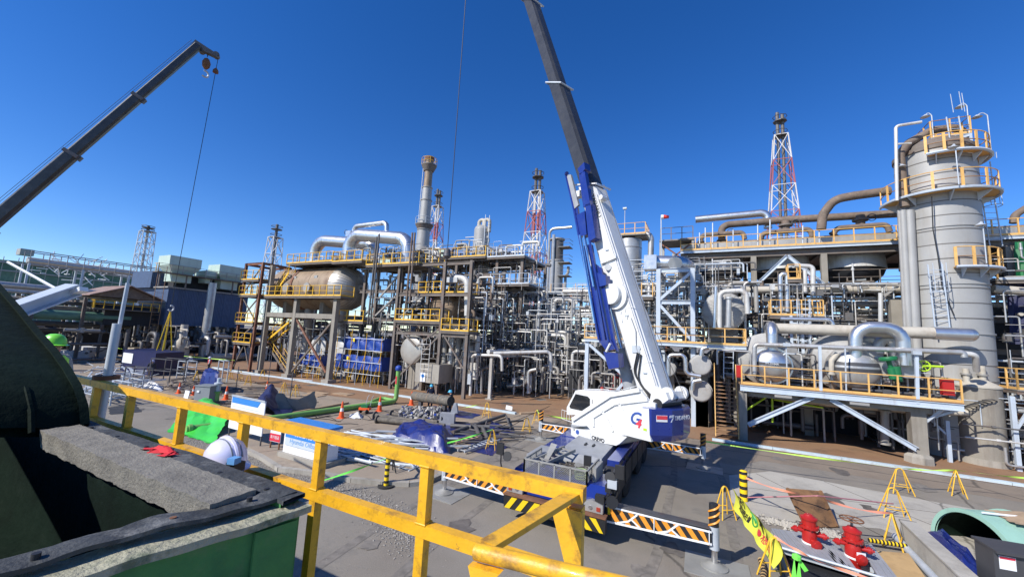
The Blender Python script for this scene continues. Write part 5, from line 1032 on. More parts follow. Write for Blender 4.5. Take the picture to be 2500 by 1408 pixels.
for i, px in enumerate(((1708, 598), (1722, 596), (1740, 594), (1790, 591), (1850, 588), (1880, 586), (1960, 581), (2000, 579))):
    a = P(px[0], px[1]+14, 36.6); o = M().cyl(a, P(px[0], px[1]-30-10*(i % 3), 36.6), .05, n=6).build('riser_pipe', 'galv', loc=a); tag(o, 'thin galvanised riser poking above the cooler walkway', 'riser', 'thin risers on the cooler walkway')
pipe(pp([(1905, 760), (1905, 670), (1922, 668), (1922, 760)], 35), .18, 'silver', 'narrow silver inverted U pipe in front of the cooler rack', n=10, bend=.35, seams=.5); pipe(pp([(1940, 648), (1985, 650), (1985, 720)], 35), .16, 'pipe_white', 'white angled pipe dropping from the small orange stage', n=10, bend=.3); pipe(pp([(1965, 660), (1966, 715)], 35), .14, 'pipe_white', 'short white vertical pipe beside the white angled pipe', n=9)
platform('small orange caged stage between the narrow silver pipe and white angled pipe', P(1922, 690, 34.8).x, P(1955, 690, 34.8).x, 34.6, 35.8, P(1930, 682, 34.8).z, 'FLR', 'orange_rail', sp=.6)
platform('orange caged platform above the right hand deck with white gate', P(1880, 765, 33.5).x, P(2012, 765, 33.5).x, 33.4, 35.0, P(1945, 770, 33.4).z, 'FLR', 'orange_rail', sp=.62)
t = thing('caged_ladder', 'pale caged ladder from the right hand deck up to the orange platform', 'ladder', P(1965, 880, 33)); ladder(t, P(1966, 900, 33), P(1960, 730, 33), (1, 0, 0), 'steel_paleblue', .7, .35, cage=1)
t = thing('ladder_frame', 'pale blue steel frame around the caged ladder on the right deck', 'frame', P(1950, 900, 33.1))
for x in (1935, 1962, 1980): M().ibeam(P(x, 905, 33.2), P(x-4, 770, 33.2), .16, .16, .03).build('column', 'steel_paleblue', t)
for y in (790, 830, 870): M().beam(P(1932, y-2, 33.2), P(1980, y+2, 33.2), .12).build('rung_beam', 'steel_paleblue', t)
pipe(pp([(1860, 775), (1860, 685)], 36), .14, 'pipe_rust', 'rusty vertical pipe with a clamp left of the orange platform', n=9, flanges=(0,)); pipe(pp([(2020, 775), (2020, 690)], 36), .12, 'pipe_rust', 'rusty vertical pipe right of the orange platform', n=9, flanges=(0,)); pipe(pp([(2150, 715), (2150, 800)], 34), .13, 'pipe_white', 'white vertical pipe beside the concrete pillar near the tower', n=9)
t = thing('concrete_pillar', 'leaning pale concrete pillar left of the big tower', 'pillar', P(2190, 860, 34.5)); M().box2((P(2190, 800, 34.5).x-.3, 34.3, 0), (P(2190, 800, 34.5).x+.35, 35.0, 9.3)).build('shaft', 'concrete_col', t); M().beam(P(2150, 728, 34.2), P(2205, 690, 34.2), .14).build('strut', 'pipe_grey', t)
# ================================================================== right-hand deck with exchangers
DX0, DX1, DY0, DY1, DZ = 1.9, 11.75, 28.4, 34.0, 3.4
t = thing('equipment_deck', 'raised steel deck on concrete columns carrying the silver exchangers', 'deck', (6.5, 29, 0))
M().box2((DX0, DY0, DZ-.06), (DX1, DY1, DZ)).build('deck_plate', 'pad_brown', t); M().ibeam((DX0, DY0+.06, DZ-.24), (DX1, DY0+.06, DZ-.24), .15, .34, .03).build('edge_beam', 'steel_paleblue', t); M().ibeam((DX0, DY1, DZ-.3), (DX1, DY1, DZ-.3), .2, .45, .03).build('edge_beam', 'old_steel', t)
for k in range(8): x = DX0+.3+k*1.32; M().ibeam((x, DY0+.15, DZ-.26), (x, DY1, DZ-.26), .15, .36, .03).build('joist', 'old_steel', t)
M().box2((DX0+.2, DY0+.6, DZ-.75), (DX1-1, DY0+1.0, DZ-.45)).build('girder', 'concrete_col', t)
for x, y, w_ in ((2.05, 28.75, .42), (10.2, 29.3, .62), (2.05, 33.5, .5), (10.2, 33.5, .6), (6.2, 33.5, .5)): M().box2((x-w_/2, y-w_/2, 0), (x+w_/2, y+w_/2, DZ-.06 if y > 33 else DZ-.5)).build('column', 'concrete_col', t)
M().lathe([(.62, 0), (.6, .35), (.42, .5)], (10.2, 29.3, 0), (0, 0, 1), 8, False).build('column_foot', 'concrete', t)
for a, c in (((2.3, 28.72, .95), (5.6, 28.72, 3.0)), ((6.4, 28.72, 2.95), (10.0, 28.95, .75))): M().ibeam(a, c, .2, .26, .05).build('brace', 'steel_paleblue', t)
for a, c in (((10.35, 29.3, 1.9), (11.2, 28.6, 3.2)), ((10.5, 29.2, 2.3), (11.9, 28.9, 3.1))): M().beam(a, c, .12).build('bracket', 'steel_paleblue', t)
railing(t, [(DX0+.1, DY0+.05, DZ), (DX1-.05, DY0+.05, DZ)], 'orange_rail', 'orange_rail', sp=1.22, h=1.15); railing(t, [(DX1-.05, DY0+.05, DZ), (DX1-.05, DY0+3, DZ)], 'orange_rail', sp=1.2, h=1.15, skip_first=True)
for i, x in enumerate((4.1, 7.6)): M().box((x, DY0-.03, DZ-.52), (.85, .02, .14)).build('label_plate', 'pipe_grey', t)
o = M().box2((1.2, 35.6, .02), (12.6, 35.8, 3.6)).build('shade_backdrop', 'dark_clad_shade', loc=(6, 35.6, 0)); tag(o, 'added dark backdrop painting the shade under the right hand deck', 'wall')  # added sheet, its dark colour stands for the shade below the deck
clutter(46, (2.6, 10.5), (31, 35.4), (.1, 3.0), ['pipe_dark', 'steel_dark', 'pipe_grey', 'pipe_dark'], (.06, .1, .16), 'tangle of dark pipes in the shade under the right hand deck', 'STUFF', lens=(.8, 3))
pipe(pp([(1815, 1005), (1885, 960), (1886, 1030)], 30.5), .06, 'lime_wheel', 'lime green guard pipe in the shade under the right deck', n=6); pipe(pp([(1890, 975), (2010, 995)], 30.8), .05, 'lime_wheel', 'thin lime green pipe running under the right deck', n=6)
pipe(pp([(1880, 965), (2020, 985), (2200, 1000), (2420, 1010)], 31.2), .18, 'pipe_beige', 'long beige pipe slung beneath the right hand deck', n=10, seams=1.2)
pipe(pp([(2160, 1000), (2160, 1085)], 31), .2, 'pipe_grey', 'grey vertical pipe beside the right concrete column', n=10, flanges=(0, 1)); pipe([G(2255, 1100)+Z3*.45, G(2350, 1108)+Z3*.45], .2, 'pipe_beige', 'short thick beige pipe on the ground beside the concrete foot', n=12, flanges=(0, 1))
# stairs
st = stair('rusty steep stair with open treads up to the right hand deck', (1.15, 28.3, .05), (1.15, 30.1, 3.5), 1.25, 'orange_rail', 'rail_rust', sm='orange_rail', side=(1, 0, 0))
o = M().prism([G(1692, 1000)+V((0, 0, 0)), G(1732, 1028), G(1732, 1028)+Z3*1.2, G(1692, 1000)+Z3*1.9], (0, .05, 0)).build('plywood_board', 'ply_pale', loc=G(1710, 1010)); tag(o, 'pale brown plywood board leaning behind the crane counterweight', 'board')
# exchangers: head, channel, shell
def exch(label, c, r, y1, rs, bandtxt=None, mh='silver'):
    c = V(c); t = thing('heat_exchanger', label, 'heat exchanger', (c.x, c.y, DZ)); D = V((0, 1, 0))
    hd = [(r*math.sin(i/8*math.pi/2), .55*r*(1-math.cos(i/8*math.pi/2))) for i in range(9)]
    h_ = M().lathe(hd, c, D, 32).build('domed_head', mh, t); y = c.y+.55*r
    M().cyl((c.x, y, c.z), (c.x, y+.55, c.z), r, n=32).build('channel', mh, t); M().cyl((c.x, y+.5, c.z), (c.x, y+.75, c.z), r*1.16, n=32).build('girth_flange', mh, t)
    dz = rs-r; M().lathe([(r, 0), (rs, .7), (rs, y1-y-1.4)], (c.x, y+.75, c.z+dz*.45), D, 32).build('shell', 'insul_grey', t)
    for k in range(4): M().cyl((c.x, y+1.7+k*.6, c.z+dz*.45), (c.x, y+1.76+k*.6, c.z+dz*.45), rs*1.01, n=32, caps=False).build('cladding_band', 'silver_dull', t)
    for z0 in ((.1,) if bandtxt else (.28, -.02)):
        M().sheet([[c+V((rr*math.sin(a), .55*r*(1-math.sqrt(max(0, 1-((rr/r)**2)*math.sin(a)**2-((q)/r)**2)))-.012, q)) for a in [math.pi/2*(-1+k/7) for k in range(15)] for rr in [math.sqrt(max(.01, r*r-q*q))*.99]] for q in (z0*r-.09*r, z0*r, z0*r+.09*r)]).build('painted_band', 'text_black' if False else 'box_grey', h_)
    for y_ in (c.y+1.2, y1-.8): M().box2((c.x-.45, y_-.12, DZ), (c.x+.45, y_+.12, c.z-r*.6)).build('saddle', 'concrete_col', t)
    return t
e1 = exch('silver domed exchanger with single dark band on the right hand deck', P(1888, 893, 28.95), 1.03, 33.8, 1.75, 'TT'); text('TT-2104A', e1, 'sign_white', P(1868, 889, 28.86), (1, 0, 0), (0, 0, 1), .17, .004)
e2 = exch('grey domed exchanger with two dark bands on the right hand deck', P(2098, 903, 28.95), 1.12, 33.8, 1.8, None, 'silver_dull')
o = M().box(P(2180, 895, 30.2), (1.9, 1.2, 1.1)).build('clad_box', 'silver_dull', loc=P(2180, 915, 30.2)); tag(o, 'grey clad valve casing right of the two band exchanger', 'casing')
pipe([P(1885, 870, 29.6), P(1884, 792, 29.6), P(1878, 800, 31.5), P(1876, 830, 32.2)], .31, 'silver', 'shiny silver elbow rising from the single band exchanger', n=16, bend=.6, seams=.45, name='insulated_pipe')
pipe(pp([(2088, 880), (2088, 797), (2203, 800), (2208, 890)], 29.4), .33, 'silver', 'large shiny silver inverted U pipe on the right hand deck', n=18, bend=.8, seams=.4, name='insulated_pipe')
for i, (x, Y) in enumerate(((2122, 31.2), (2165, 31.0))): pipe([P(x-22, 862, Y), P(x-22, 835, Y), P(x+12, 822, Y), P(x+20, 870, Y)], .3, 'silver_dull', 'dull grey pipe elbow behind the large inverted U pipe', 'dull elbows behind the U pipe', n=14, bend=.5, seams=.4, name='insulated_pipe')
pipe(pp([(1892, 801), (2280, 813)], 30.4), .33, 'pipe_beige', 'long thick grey beige pipe crossing in front of the big tower', n=16, seams=.7, name='insulated_pipe'); c1, c2 = P(2278, 813, 30.4), P(2368, 817, 30.4); t = thing('insulated_pipe', 'shiny silver capped end of the long thick pipe by the big tower', 'pipe', c1); M().cyl(c1, c2, .36, n=18).build('pipe', 'silver', t); M().lathe([(.36, 0), (.33, .15), (.2, .28), (0, .33)], c2, c2-c1, 18).build('end_cap', 'silver', t)
pipe([P(1842, 912, 29), P(1842, 840, 29), P(2352, 860, 29), P(2354, 872, 29)], .14, 'silver_dull', 'long slim silver pipe running above the deck railing', n=10, seams=.9, bend=.25); pipe([P(2350, 862, 29.6), P(2382, 866, 29.6), P(2384, 905, 30.2)], .14, 'pipe_white', 'short white pipe dropping onto the small tank lid', n=10, bend=.25)
pipe(pp([(2030, 915), (2030, 880), (2045, 862)], 29.3), .14, 'pipe_beige', 'short beige angled pipe on the two band exchanger', n=10, flanges=(0,), bend=.2)
pipe(pp([(1905, 778), (2030, 780), (2035, 800)], 32), .14, 'silver', 'thin silver pipe behind the orange platform', n=10, bend=.3); pipe(pp([(2045, 850), (2045, 800)], 32), .35, 'silver_dull', 'short thick grey nozzle rising from the two band exchanger', n=14, flanges=(1,))
for i, (x, y0, y1) in enumerate(((1922, 838, 940), (2004, 844, 958), (2066, 850, 958), (2240, 858, 985))):
    a = P(x, y1, 28.5); t = thing('deck_post', 'slim pale post with flood lamp on the right hand deck' if i % 2 else 'pale steel channel post on the right hand deck', 'post', a, 'lamp posts on the right deck' if i % 2 else 'channel posts on the right deck'); w_ = .06 if i % 2 == 0 else .14
    M().beam(a, P(x-3, y0, 28.5), w_).build('post', 'galv' if i % 2 == 0 else 'steel_paleblue', t)
    if i in (0, 3): M().box(P(x-2, y0+3, 28.4), (.35, .2, .2)).build('lamp', 'galv', t)
    if i % 2 == 0: t['label'] = 'slim galvanised lamp post on the right hand deck, %s' % ('in front of the single band exchanger' if i == 0 else 'in front of the two band exchanger'); del t['group']
    else: t['label'] = 'wide pale steel channel post on the right hand deck, %s' % ('left of the two band exchanger' if i == 1 else 'near the red cabinet'); del t['group']
t = thing('gate_valve', 'dark green gate valve leaning on the right hand deck', 'valve', P(2168, 910, 28.9)); c = P(2168, 875, 28.9)
M().lathe([(.0, .1), (.38, .1), (.42, .0), (.38, -.1), (.12, -.12), (.1, -.5), (.18, -.55), (.2, -1.1), (.0, -1.15)], c, (-.18, 0, 1), 14).build('body', 'valve_green', t); M().cyl(c+V((.3, 0, -.4)), c+V((.36, 0, -1.2)), .2, n=10).build('actuator', 'valve_green', t)
t = thing('hand_valve', 'lime green handwheel valve on the right hand deck', 'valve', P(2258, 915, 28.9)); c = P(2255, 893, 28.9)
M().sweep([c+V((.27*math.cos(a), 0, .27*math.sin(a))) for a in [k*math.pi/7 for k in range(14)]], .035, 6, closed=True).build('handwheel', 'lime_wheel', t)
for k in range(3): a = k*math.pi/3; M().cyl(c-V((.27*math.cos(a), 0, .27*math.sin(a))), c+V((.27*math.cos(a), 0, .27*math.sin(a))), .02, n=5).build('spoke', 'lime_wheel', t)
M().cyl(c, c+V((.8, .1, .02)), .06, n=8).build('stem', 'lime_wheel', t)
for i, (px, s) in enumerate((((1804, 906), (.3, .3, .75)), ((2312, 945), (.45, .3, .8)))):
    t = thing('hose_cabinet', ('small red fire box at the top of the deck stair', 'red fire hose cabinet at the end of the right deck')[i], 'cabinet', P(px[0], px[1]+20, 28.75)); c = P(*px, 28.75); M().box(c, s).build('case', 'red_paint', t); M().box(c-V((0, s[1]/2+.01, 0)), (s[0]*.85, .02, s[2]*.9)).build('door', 'red_paint', t)
for i, (px) in enumerate(((1958, 915), (2063, 1000), (1930, 930))):
    pass
# ================================================================== big tower
TX, TY, TR = 13.35, 33.4, 1.84
t = thing('process_tower', 'big grey cylindrical process tower with banded cladding and curved platforms', 'tower', (TX, TY, 0))
for k in range(21):
    z0 = k*.885; M().cyl((TX, TY, z0), (TX, TY, z0+.875), TR*(1 if k % 2 else .996), n=44).build('shell_course', 'tower_grey', t)
    M().cyl((TX, TY, z0+.85), (TX, TY, z0+.905), TR*1.006, n=44, caps=False).build('course_seam', 'seam_dark', t)
for z in (13.5, 10.0, 7.1): M().cyl((TX, TY, z-.05), (TX, TY, z+.05), TR*1.03, n=44).build('stiffener_ring', 'tower_grey', t)
M().lathe([(TR, 0), (TR*.93, .4), (TR*.7, .75), (TR*.35, .95), (0, 1.0)], (TX, TY, 18.58), (0, 0, 1), 44).build('domed_top', 'old_steel', t); M().cyl((TX, TY, 18.45), (TX, TY, 18.7), TR*1.04, n=44).build('top_ring', 'old_steel', t)
def arcplat(z, a0, a1, ro=2.95, label='', ri=TR+.03, pm='orange_rail'):
    """curved platform bolted round the tower"""
    n = max(6, int((a1-a0)/9)); an = [math.radians(a0+(a1-a0)*i/n) for i in range(n+1)]
    q = thing('curved_platform', label, 'platform', (TX, TY, z)); pt = lambda a, r, zz: V((TX+r*math.cos(a), TY+r*math.sin(a), zz))
    b = M(); vs = []
    for a in an: vs += [pt(a, ri, z-.06), pt(a, ro, z-.06), pt(a, ro, z), pt(a, ri, z)]
    fs = []
    for i in range(n):
        for k in range(4): fs.append((i*4+k, i*4+(k+1) % 4, (i+1)*4+(k+1) % 4, (i+1)*4+k))
    fs += [(3, 2, 1, 0), (n*4, n*4+1, n*4+2, n*4+3)]; b.add(vs, fs).build('deck', 'orange_rail', q)
    M().sweep([pt(a, ro+.02, z-.07) for a in an], .09, 5).build('edge_channel', 'steel_paleblue', q)
    for hh in (.55, 1.1): M().sweep([pt(a, ro-.03, z+hh) for a in an], .03, 5).build('ring_rail', 'orange_rail' if hh > .6 else 'rail_rust', q)
    me = shared(('apost', pm), lambda s: s.box((0, 0, .55), (.06, .13, 1.1)), pm)
    for a in an[::max(1, n//7)]: link('post', me, q, rot=(0, 0, a), loc=pt(a, ro-.03, z))
    for a in an[1::max(1, n//5)]: M().prism([pt(a, ri, z-.1), pt(a, ro-.1, z-.1), pt(a, ro-.1, z-.16), pt(a, ri, z-.6)], V((-math.sin(a), math.cos(a), 0))*.06).build('bracket', 'steel_paleblue', q)
    return q
arcplat(18.0, 242, 400, 2.38, label='curved platform with orange railing near the top of the big tower'); arcplat(15.6, 165, 400, 2.6, label='wide curved platform with orange railing at three quarter height of the tower'); arcplat(10.95, 262, 400, 2.4, label='curved platform with orange railing halfway up the big tower')
tp = platform('small square top platform with orange posts above the big tower', 12.85, 14.7, 32.2, 33.9, 19.35, 'FLRB', 'orange_rail', 'rail_rust', sp=1.0, beam='steel_paleblue')
t = thing('support_bracket', 'pale steel supports holding the small top platform over the tower', 'support', (13.8, 32.9, 18.5))
for a, c in (((12.9, 32.2, 18.6), (12.9, 32.2, 19.3)), ((14.6, 32.2, 18.6), (14.6, 32.2, 19.3)), ((13.0, 32.3, 18.8), (14.6, 32.2, 19.2)), ((14.6, 33.7, 18.4), (14.6, 33.8, 19.3)), ((12.9, 33.7, 18.7), (12.9, 33.8, 19.3))): M().beam(a, c, .12).build('strut', 'steel_paleblue', t)
pipe([(11.4, 32.2, 15), (11.35, 32.2, 18.5), (11.9, 32.4, 19.3), (13.2, 32.8, 20.1), (14.8, 33.4, 20.3), (15.0, 33.6, 18.8)], .24, 'pipe_rust', 'thick brown overhead vapour pipe curling over the tower top', n=14, bend=.6, seams=1.0, name='insulated_pipe')
pipe(pp([(2190, 490), (2187, 308), (2250, 298)], 31.6), .09, 'pipe_white', 'thin white vent pipe frame on the left of the tower top', n=8, bend=.2); pipe(pp([(2187, 352), (2225, 350)], 31.6), .06, 'pipe_white', 'short white cross pipe on the thin vent pipe', n=6)
for i, (x, r, m_) in enumerate(((2228, .24, 'tower_grey'), (2212, .2, 'tower_grey'), (2203, .1, 'pipe_grey'))): pipe([P(x+12, 900, 32.2), P(x-8, 515, 32.2)], r, m_, ('thick ringed grey riser hugging the left side of the tower', 'medium ringed grey riser on the left side of the tower', 'slim grey riser on the left side of the tower')[i], n=12, seams=.5)
t = thing('caged_ladder', 'pale caged ladder on the front of the big tower', 'ladder', P(2300, 800, 31.2)); ladder(t, P(2302, 812, 31.3), P(2282, 645, 31.3), (1, 0, 0), 'steel_paleblue', .62, .33, cage=1)
for i, (a, c) in enumerate((((2432, 600), (2412, 480)), ((2412, 480), (2402, 395)), ((2335, 345), (2325, 285)))): t = thing('caged_ladder', ('pale caged ladder right of the tower below the wide curved platform', 'pale caged ladder right of the tower above the wide curved platform', 'pale caged ladder up to the small top platform')[i], 'ladder', P(*a, 34 if i < 2 else 31.8)); ladder(t, P(*a, 34 if i < 2 else 31.8), P(*c, 34 if i < 2 else 31.8), (1, .2, 0), 'steel_paleblue', .6, .35, cage=1)
def lamp(label, a, h, m='galv', arm=-.3):
    t = thing('platform_lamp', label, 'lamp', a, 'gooseneck lamps on the tower platforms' if 'gooseneck' in label else None); a = V(a); M().sweep(fillet([a, a+Z3*h, a+V((arm*.5, 0, h+.25)), a+V((arm, 0, h+.05))], .15), .028, 6).build('pole', m, t); M().lathe([(.04, .12), (.08, .08), (.24, -.04), (.2, -.06), (0, -.04)], a+V((arm, 0, h)), (0, 0, 1), 12).build('shade', m, t)
lamp('gooseneck lamp at the left corner of the small top platform', (13.0, 32.25, 19.35), 1.5); lamp('gooseneck lamp at the right corner of the small top platform', (14.6, 32.25, 19.35), 1.8); lamp('gooseneck lamp on the right edge of the upper curved platform', (15.5, 32.4, 18.0), 2.4, arm=-.45); lamp('gooseneck lamp on the left edge of the wide curved platform', (11.0, 31.9, 15.6), 2.0, arm=.3); lamp('gooseneck lamp on the front of the wide curved platform', (13.2, 30.55, 15.6), 2.3, arm=-.1); lamp('gooseneck lamp on the front of the halfway platform', (14.0, 30.55, 10.95), 2.2, arm=-.1)
o = M().sweep(fillet([P(x, y, 31.35) for x, y in ((2275, 480), (2278, 560), (2290, 625), (2300, 700), (2330, 770))], .8), .03, 5).build('hanging_cable', 'black', loc=P(2275, 480, 31.35)); tag(o, 'thin black cable hanging down the front of the big tower', 'cable')
# ================================================================== small tank, manifold
t = thing('storage_tank', 'small grey vertical tank with conical lid below the big tower', 'tank', (14.0, 32, 0)); c = V((P(2392, 1000, 31.6).x, 31.6, 0)); r = P(2452, 1000, 31.6).x-c.x; r *= .93
M().cyl(c, c+Z3*.35, r*1.1, n=28).build('plinth', 'concrete', t); M().cyl(c+Z3*.35, c+Z3*4.1, r, n=32).build('shell', 'concrete_col', t); M().lathe([(r*1.04, 4.1), (r*1.04, 4.18), (r*.3, 4.6), (.0, 4.62)], c, (0, 0, 1), 32).build('lid', 'pipe_beige', t)
for dx, dz in ((-.5, .5), (.15, .7)): M().cyl(c+V((dx, -.2, 4.3)), c+V((dx, -.2, 4.6+dz)), .14, n=12).build('nozzle', 'pipe_beige', t); M().cyl(c+V((dx, -.2, 4.75)), c+V((dx, -.2, 4.85)), .22, n=12).build('flange', 'pipe_grey', t)
pipe([G(2345, 1105)+Z3*.55, G(2560, 1125)+Z3*.55], .1, 'silver', 'shiny silver steam manifold pipe low at the right edge', n=10); 
for i in range(9): a = G(2360+i*17, 1106+i*1.4)+Z3*.65; o = M().cyl(a, a+V((.06, -.1, .35)), .035, n=6).build('manifold_valve', 'pipe_white', loc=a); tag(o, 'small white valve stub on the shiny steam manifold', 'valve', 'valve stubs on the manifold')
for i in range(9):
    a = G(2360+i*12, 1106)+Z3*1.0; top_ = P(2325+i*9, 1000-i*3, 30.6); mid = (a+top_)/2+V((.3+.1*i, -.3, .55)); o = M().sweep(fillet([top_, top_+V((.3, -.2, .1)), mid, a+Z3*.5, a], .5), .025, 5).build('black_hose', 'black', loc=a); tag(o, 'thin black hose arching from the pipes down to the steam manifold', 'hose', 'hoses above the manifold')
t = thing('steel_post', 'pale blue steel post beside the steam manifold', 'post', G(2320, 1125)); M().beam(G(2320, 1128), G(2320, 1128)+Z3*2.2, .16).build('post', 'steel_paleblue', t); M().beam(G(2320, 1128)+Z3*1.4, G(2320, 1128)+V((-.7, .2, 2.3)), .1).build('brace', 'steel_paleblue', t)
t = thing('steel_post', 'tall pale steel post with brace right of the small tank', 'post', G(2488, 1150)); q = G(2488, 1150); M().beam(q, q+Z3*3.8, .18).build('post', 'steel_paleblue', t); M().beam(q+Z3*2, q+V((.9, 0, 3.8)), .12).build('brace', 'steel_paleblue', t)
platform('small orange railed platform at the right edge behind the tank', P(2478, 950, 31).x, P(2478, 950, 31).x+3, 30.8, 32.5, P(2478, 950, 31).z, 'FL', 'orange_rail', sp=.7)
platform('orange railed walkway right of the tower at rack height', 16.2, 24, 34.5, 36, 10.6, 'FL', 'orange_rail', 'galv', sp=1.2)
o = M().box2((15.6, 36.2, .02), (24, 36.35, 9.0)).build('shade_backdrop', 'dark_clad_shade', loc=(19, 36.2, 0)); tag(o, 'added dark backdrop painting the shade behind the pipes right of the tower', 'wall')  # added near-black sheet in place of deep shade among these pipes
t = thing('net_screen', 'green safety net screen hanging right of the big tower', 'net', P(2490, 640, 36)); M().sheet([[P(2478+i*8, 590+j*18, 35.9)+V((0, .1*math.sin(i*2+j), 0)) for i in range(6)] for j in range(6)]).build('net', 'valve_green', t)
t = thing('net_screen', 'dark blue tarpaulin screen hanging right of the big tower', 'net', P(2480, 760, 35)); M().sheet([[P(2462+i*9, 690+j*25, 35.2)+V((0, .12*math.sin(i*2+j), 0)) for i in range(6)] for j in range(7)]).build('sheet', 'tarp_navy', t)
pipe([P(2475, 545, 38), P(2478, 525, 38), P(2510, 505, 38)], .22, 'pipe_rust', 'brown pipe elbow above the cooler right of the tower', n=10, bend=.5)
pipe(pp([(2425, 705), (2510, 712)], 34), .25, 'pipe_beige', 'thick beige pipe emerging right of the big tower', n=12, seams=.8)
t = thing('motor', 'rusty round motor end right of the small tank', 'motor', P(2455, 1010, 33)); c = P(2452, 1000, 33); M().cyl(c, c+V((.9, 0, 0)), .55, n=18).build('casing', 'rust', t); M().cyl(c+V((.1, 0, 0)), c+V((.2, 0, 0)), .62, n=18).build('flange', 'pipe_rust', t); M().box(c+V((.45, 0, -.9)), (1.0, .7, 1.0)).build('base', 'concrete', t)
# ================================================================== blue compressor house on the left
BX = -66.0
t = thing('compressor_house', 'dark blue clad elevated building with pale green roof vents', 'building', (-70, 31, 0))
ya, yb, z0, z1 = 26.6, 37.0, 4.7, 9.8
M().box2((BX-9, ya, z0), (BX-.08, yb, z1)).build('core_wall', 'dark_clad_shade', t)
n = 9
for k in range(n): y = ya+(yb-ya)*k/n; M().box2((BX-.08, y+.008, z0), (BX, y+(yb-ya)/n-.008, z1)).build('wall_panel', 'blue_clad', t)
for k in range(6): x = BX-9+k*1.5; M().box2((x+.01, ya-.06, z0), (x+1.48, ya, z1)).build('wall_panel', 'blue_clad', t)
M().box2((BX-9.2, ya-.3, z1), (BX+.25, yb+.2, z1+.18)).build('roof_edge', 'pipe_grey', t); M().box2((BX-9, ya+1, z1+.18), (BX-1.5, yb, z1+2.0)).build('upper_wall', 'dark_clad_shade', t)
for y in (26.8, 29.5, 32.5, 35.5):
    for x in (BX-.3, BX-8.6): M().ibeam((x, y, 0), (x, y, z0), .3, .3, .04).build('column', 'pipe_grey' if y < 27 else 'old_steel', t)
def vent(px0, px1, ytop, ymid, ybot, X, label):
    a, b2 = PXp(px0, ytop, X), PXp(px1, ytop, X); w_ = b2.y-a.y; zt_, zm, zb2 = a.z, PXp(px0, ymid, X).z, PXp((px0+px1)/2, ybot, X).z
    q = thing('roof_vent', label, 'vent', (X-1, (a.y+b2.y)/2, zb2), None)
    yc = (a.y+b2.y)/2; hw = w_/2
    M().box2((X-3.2, yc-hw, zm), (X, yc+hw, zt_)).build('hood', 'vent_green', q); b = M(); d = .62
    top_ = [(X-3.2, yc-hw, zm), (X, yc-hw, zm), (X, yc+hw, zm), (X-3.2, yc+hw, zm)]; bot = [(X-2.6, yc-hw*d, (zm+zb2)/2), (X-.6, yc-hw*d, (zm+zb2)/2), (X-.6, yc+hw*d, (zm+zb2)/2), (X-2.6, yc+hw*d, (zm+zb2)/2)]
    b.add(bot+top_, [(i, (i+1) % 4, 4+(i+1) % 4, 4+i) for i in range(4)]).build('funnel', 'vent_green', q); M().box2((X-2.6, yc-hw*d, zb2), (X-.6, yc+hw*d, (zm+zb2)/2)).build('neck', 'vent_green', q)
vent(417, 496, 622, 646, 690, BX+1, 'large pale green roof vent hood beside the ladder end of the blue building'); vent(538, 604, 645, 668, 708, BX+1, 'large pale green roof vent hood beside the drum structure'); vent(505, 532, 660, 672, 692, BX+1, 'small pale green roof vent between the two large hoods')
pl = thing('roof_walkway', 'dark roof walkway with thin railing along the blue building', 'walkway', (BX+.8, 25, 11.8)); M().box2((BX-.2, 24.6, 11.68), (BX+1.2, 37, 11.8)).build('deck', 'old_steel', pl)
railing(pl, [(BX+1.15, 24.6, 11.8), (BX+1.15, 37, 11.8)], 'pipe_grey', sp=1.4, toe=False); railing(pl, [(BX-.2, 24.65, 11.8), (BX+1.15, 24.65, 11.8)], 'yellow_rail', sp=.7, toe=False, skip_first=True)
for y in (25, 28, 31, 34, 36.8): M().beam((BX+.9, y, z1), (BX+.9, y, 11.7), .14).build('support', 'old_steel', pl)
a, c = PXp(494, 868, BX+2.4), PXp(512, 690, BX+2.4); pipe([V((a.x, a.y, 0)), V((a.x, a.y, c.z))], .5, 'silver_dull', 'tall ribbed silver duct standing in front of the blue building', n=16, seams=.28, name='silver_duct')
t = thing('caged_ladder', 'tall yellow brown ladder against the end of the blue building', 'ladder', (-66.5, 25.6, 0)); ladder(t, (-65.6, 25.4, 0), (-65.6, 25.4, 12.6), (0, 1, 0), 'rail_rust', .9, .6)
# shed with rusty gable roof
t = thing('gable_shed', 'black walled shed with rusty gable roof left of the blue building', 'shed', (-70, 22, 0)); x0, x1, y0, y1 = -74, -67, 20.9, 25.8; zb, ze, zr = 4.4, 8.0, 9.4
M().box2((x0, y0, zb), (x1, y1, ze-.9)).build('wall', 'dark_clad_shade', t); M().prism([(x1+.1, y0-1.6, ze-.1), (x1+.1, y1+.3, ze-.1), (x1+.1, (y0+y1)/2-.6, zr)], (.08, 0, 0)).build('gable', 'pipe_rust', t)
for sgn, ye in ((-1, y0-1.8), (1, y1+.6)):
    ym = (y0+y1)/2-.6; b = M(); b.prism([(x0-.5, ym, zr+.05), (x0-.5, ye, ze-.1), (x0-.5, ye, ze), (x0-.5, ym, zr+.16)], (x1-x0+1.3, 0, 0)).build('roof_slope', 'roof_rust', t)
for y in (y0, y1): M().ibeam((x1, y, 0), (x1, y, zb), .25, .25, .04).build('leg', 'old_steel', t); M().ibeam((x0, y, 0), (x0, y, zb), .25, .25, .04).build('leg', 'old_steel', t)
M().beam((x1, y0, 1), (x1, y1, 4.2), .12).build('brace', 'old_steel', t)
M().box2((x1, y0-1.4, 6.3), (x1+1.2, y1, 6.42)).build('balcony', 'old_steel', t); railing(t, [(x1+1.1, y0-1.4, 6.42), (x1+1.1, y1, 6.42)], 'yellow_rail', sp=.9, h=1.0, toe=False); railing(t, [(x1, y0-1.35, 6.42), (x1+1.1, y0-1.35, 6.42)], 'yellow_rail', sp=.6, h=1.0, toe=False, skip_first=True)
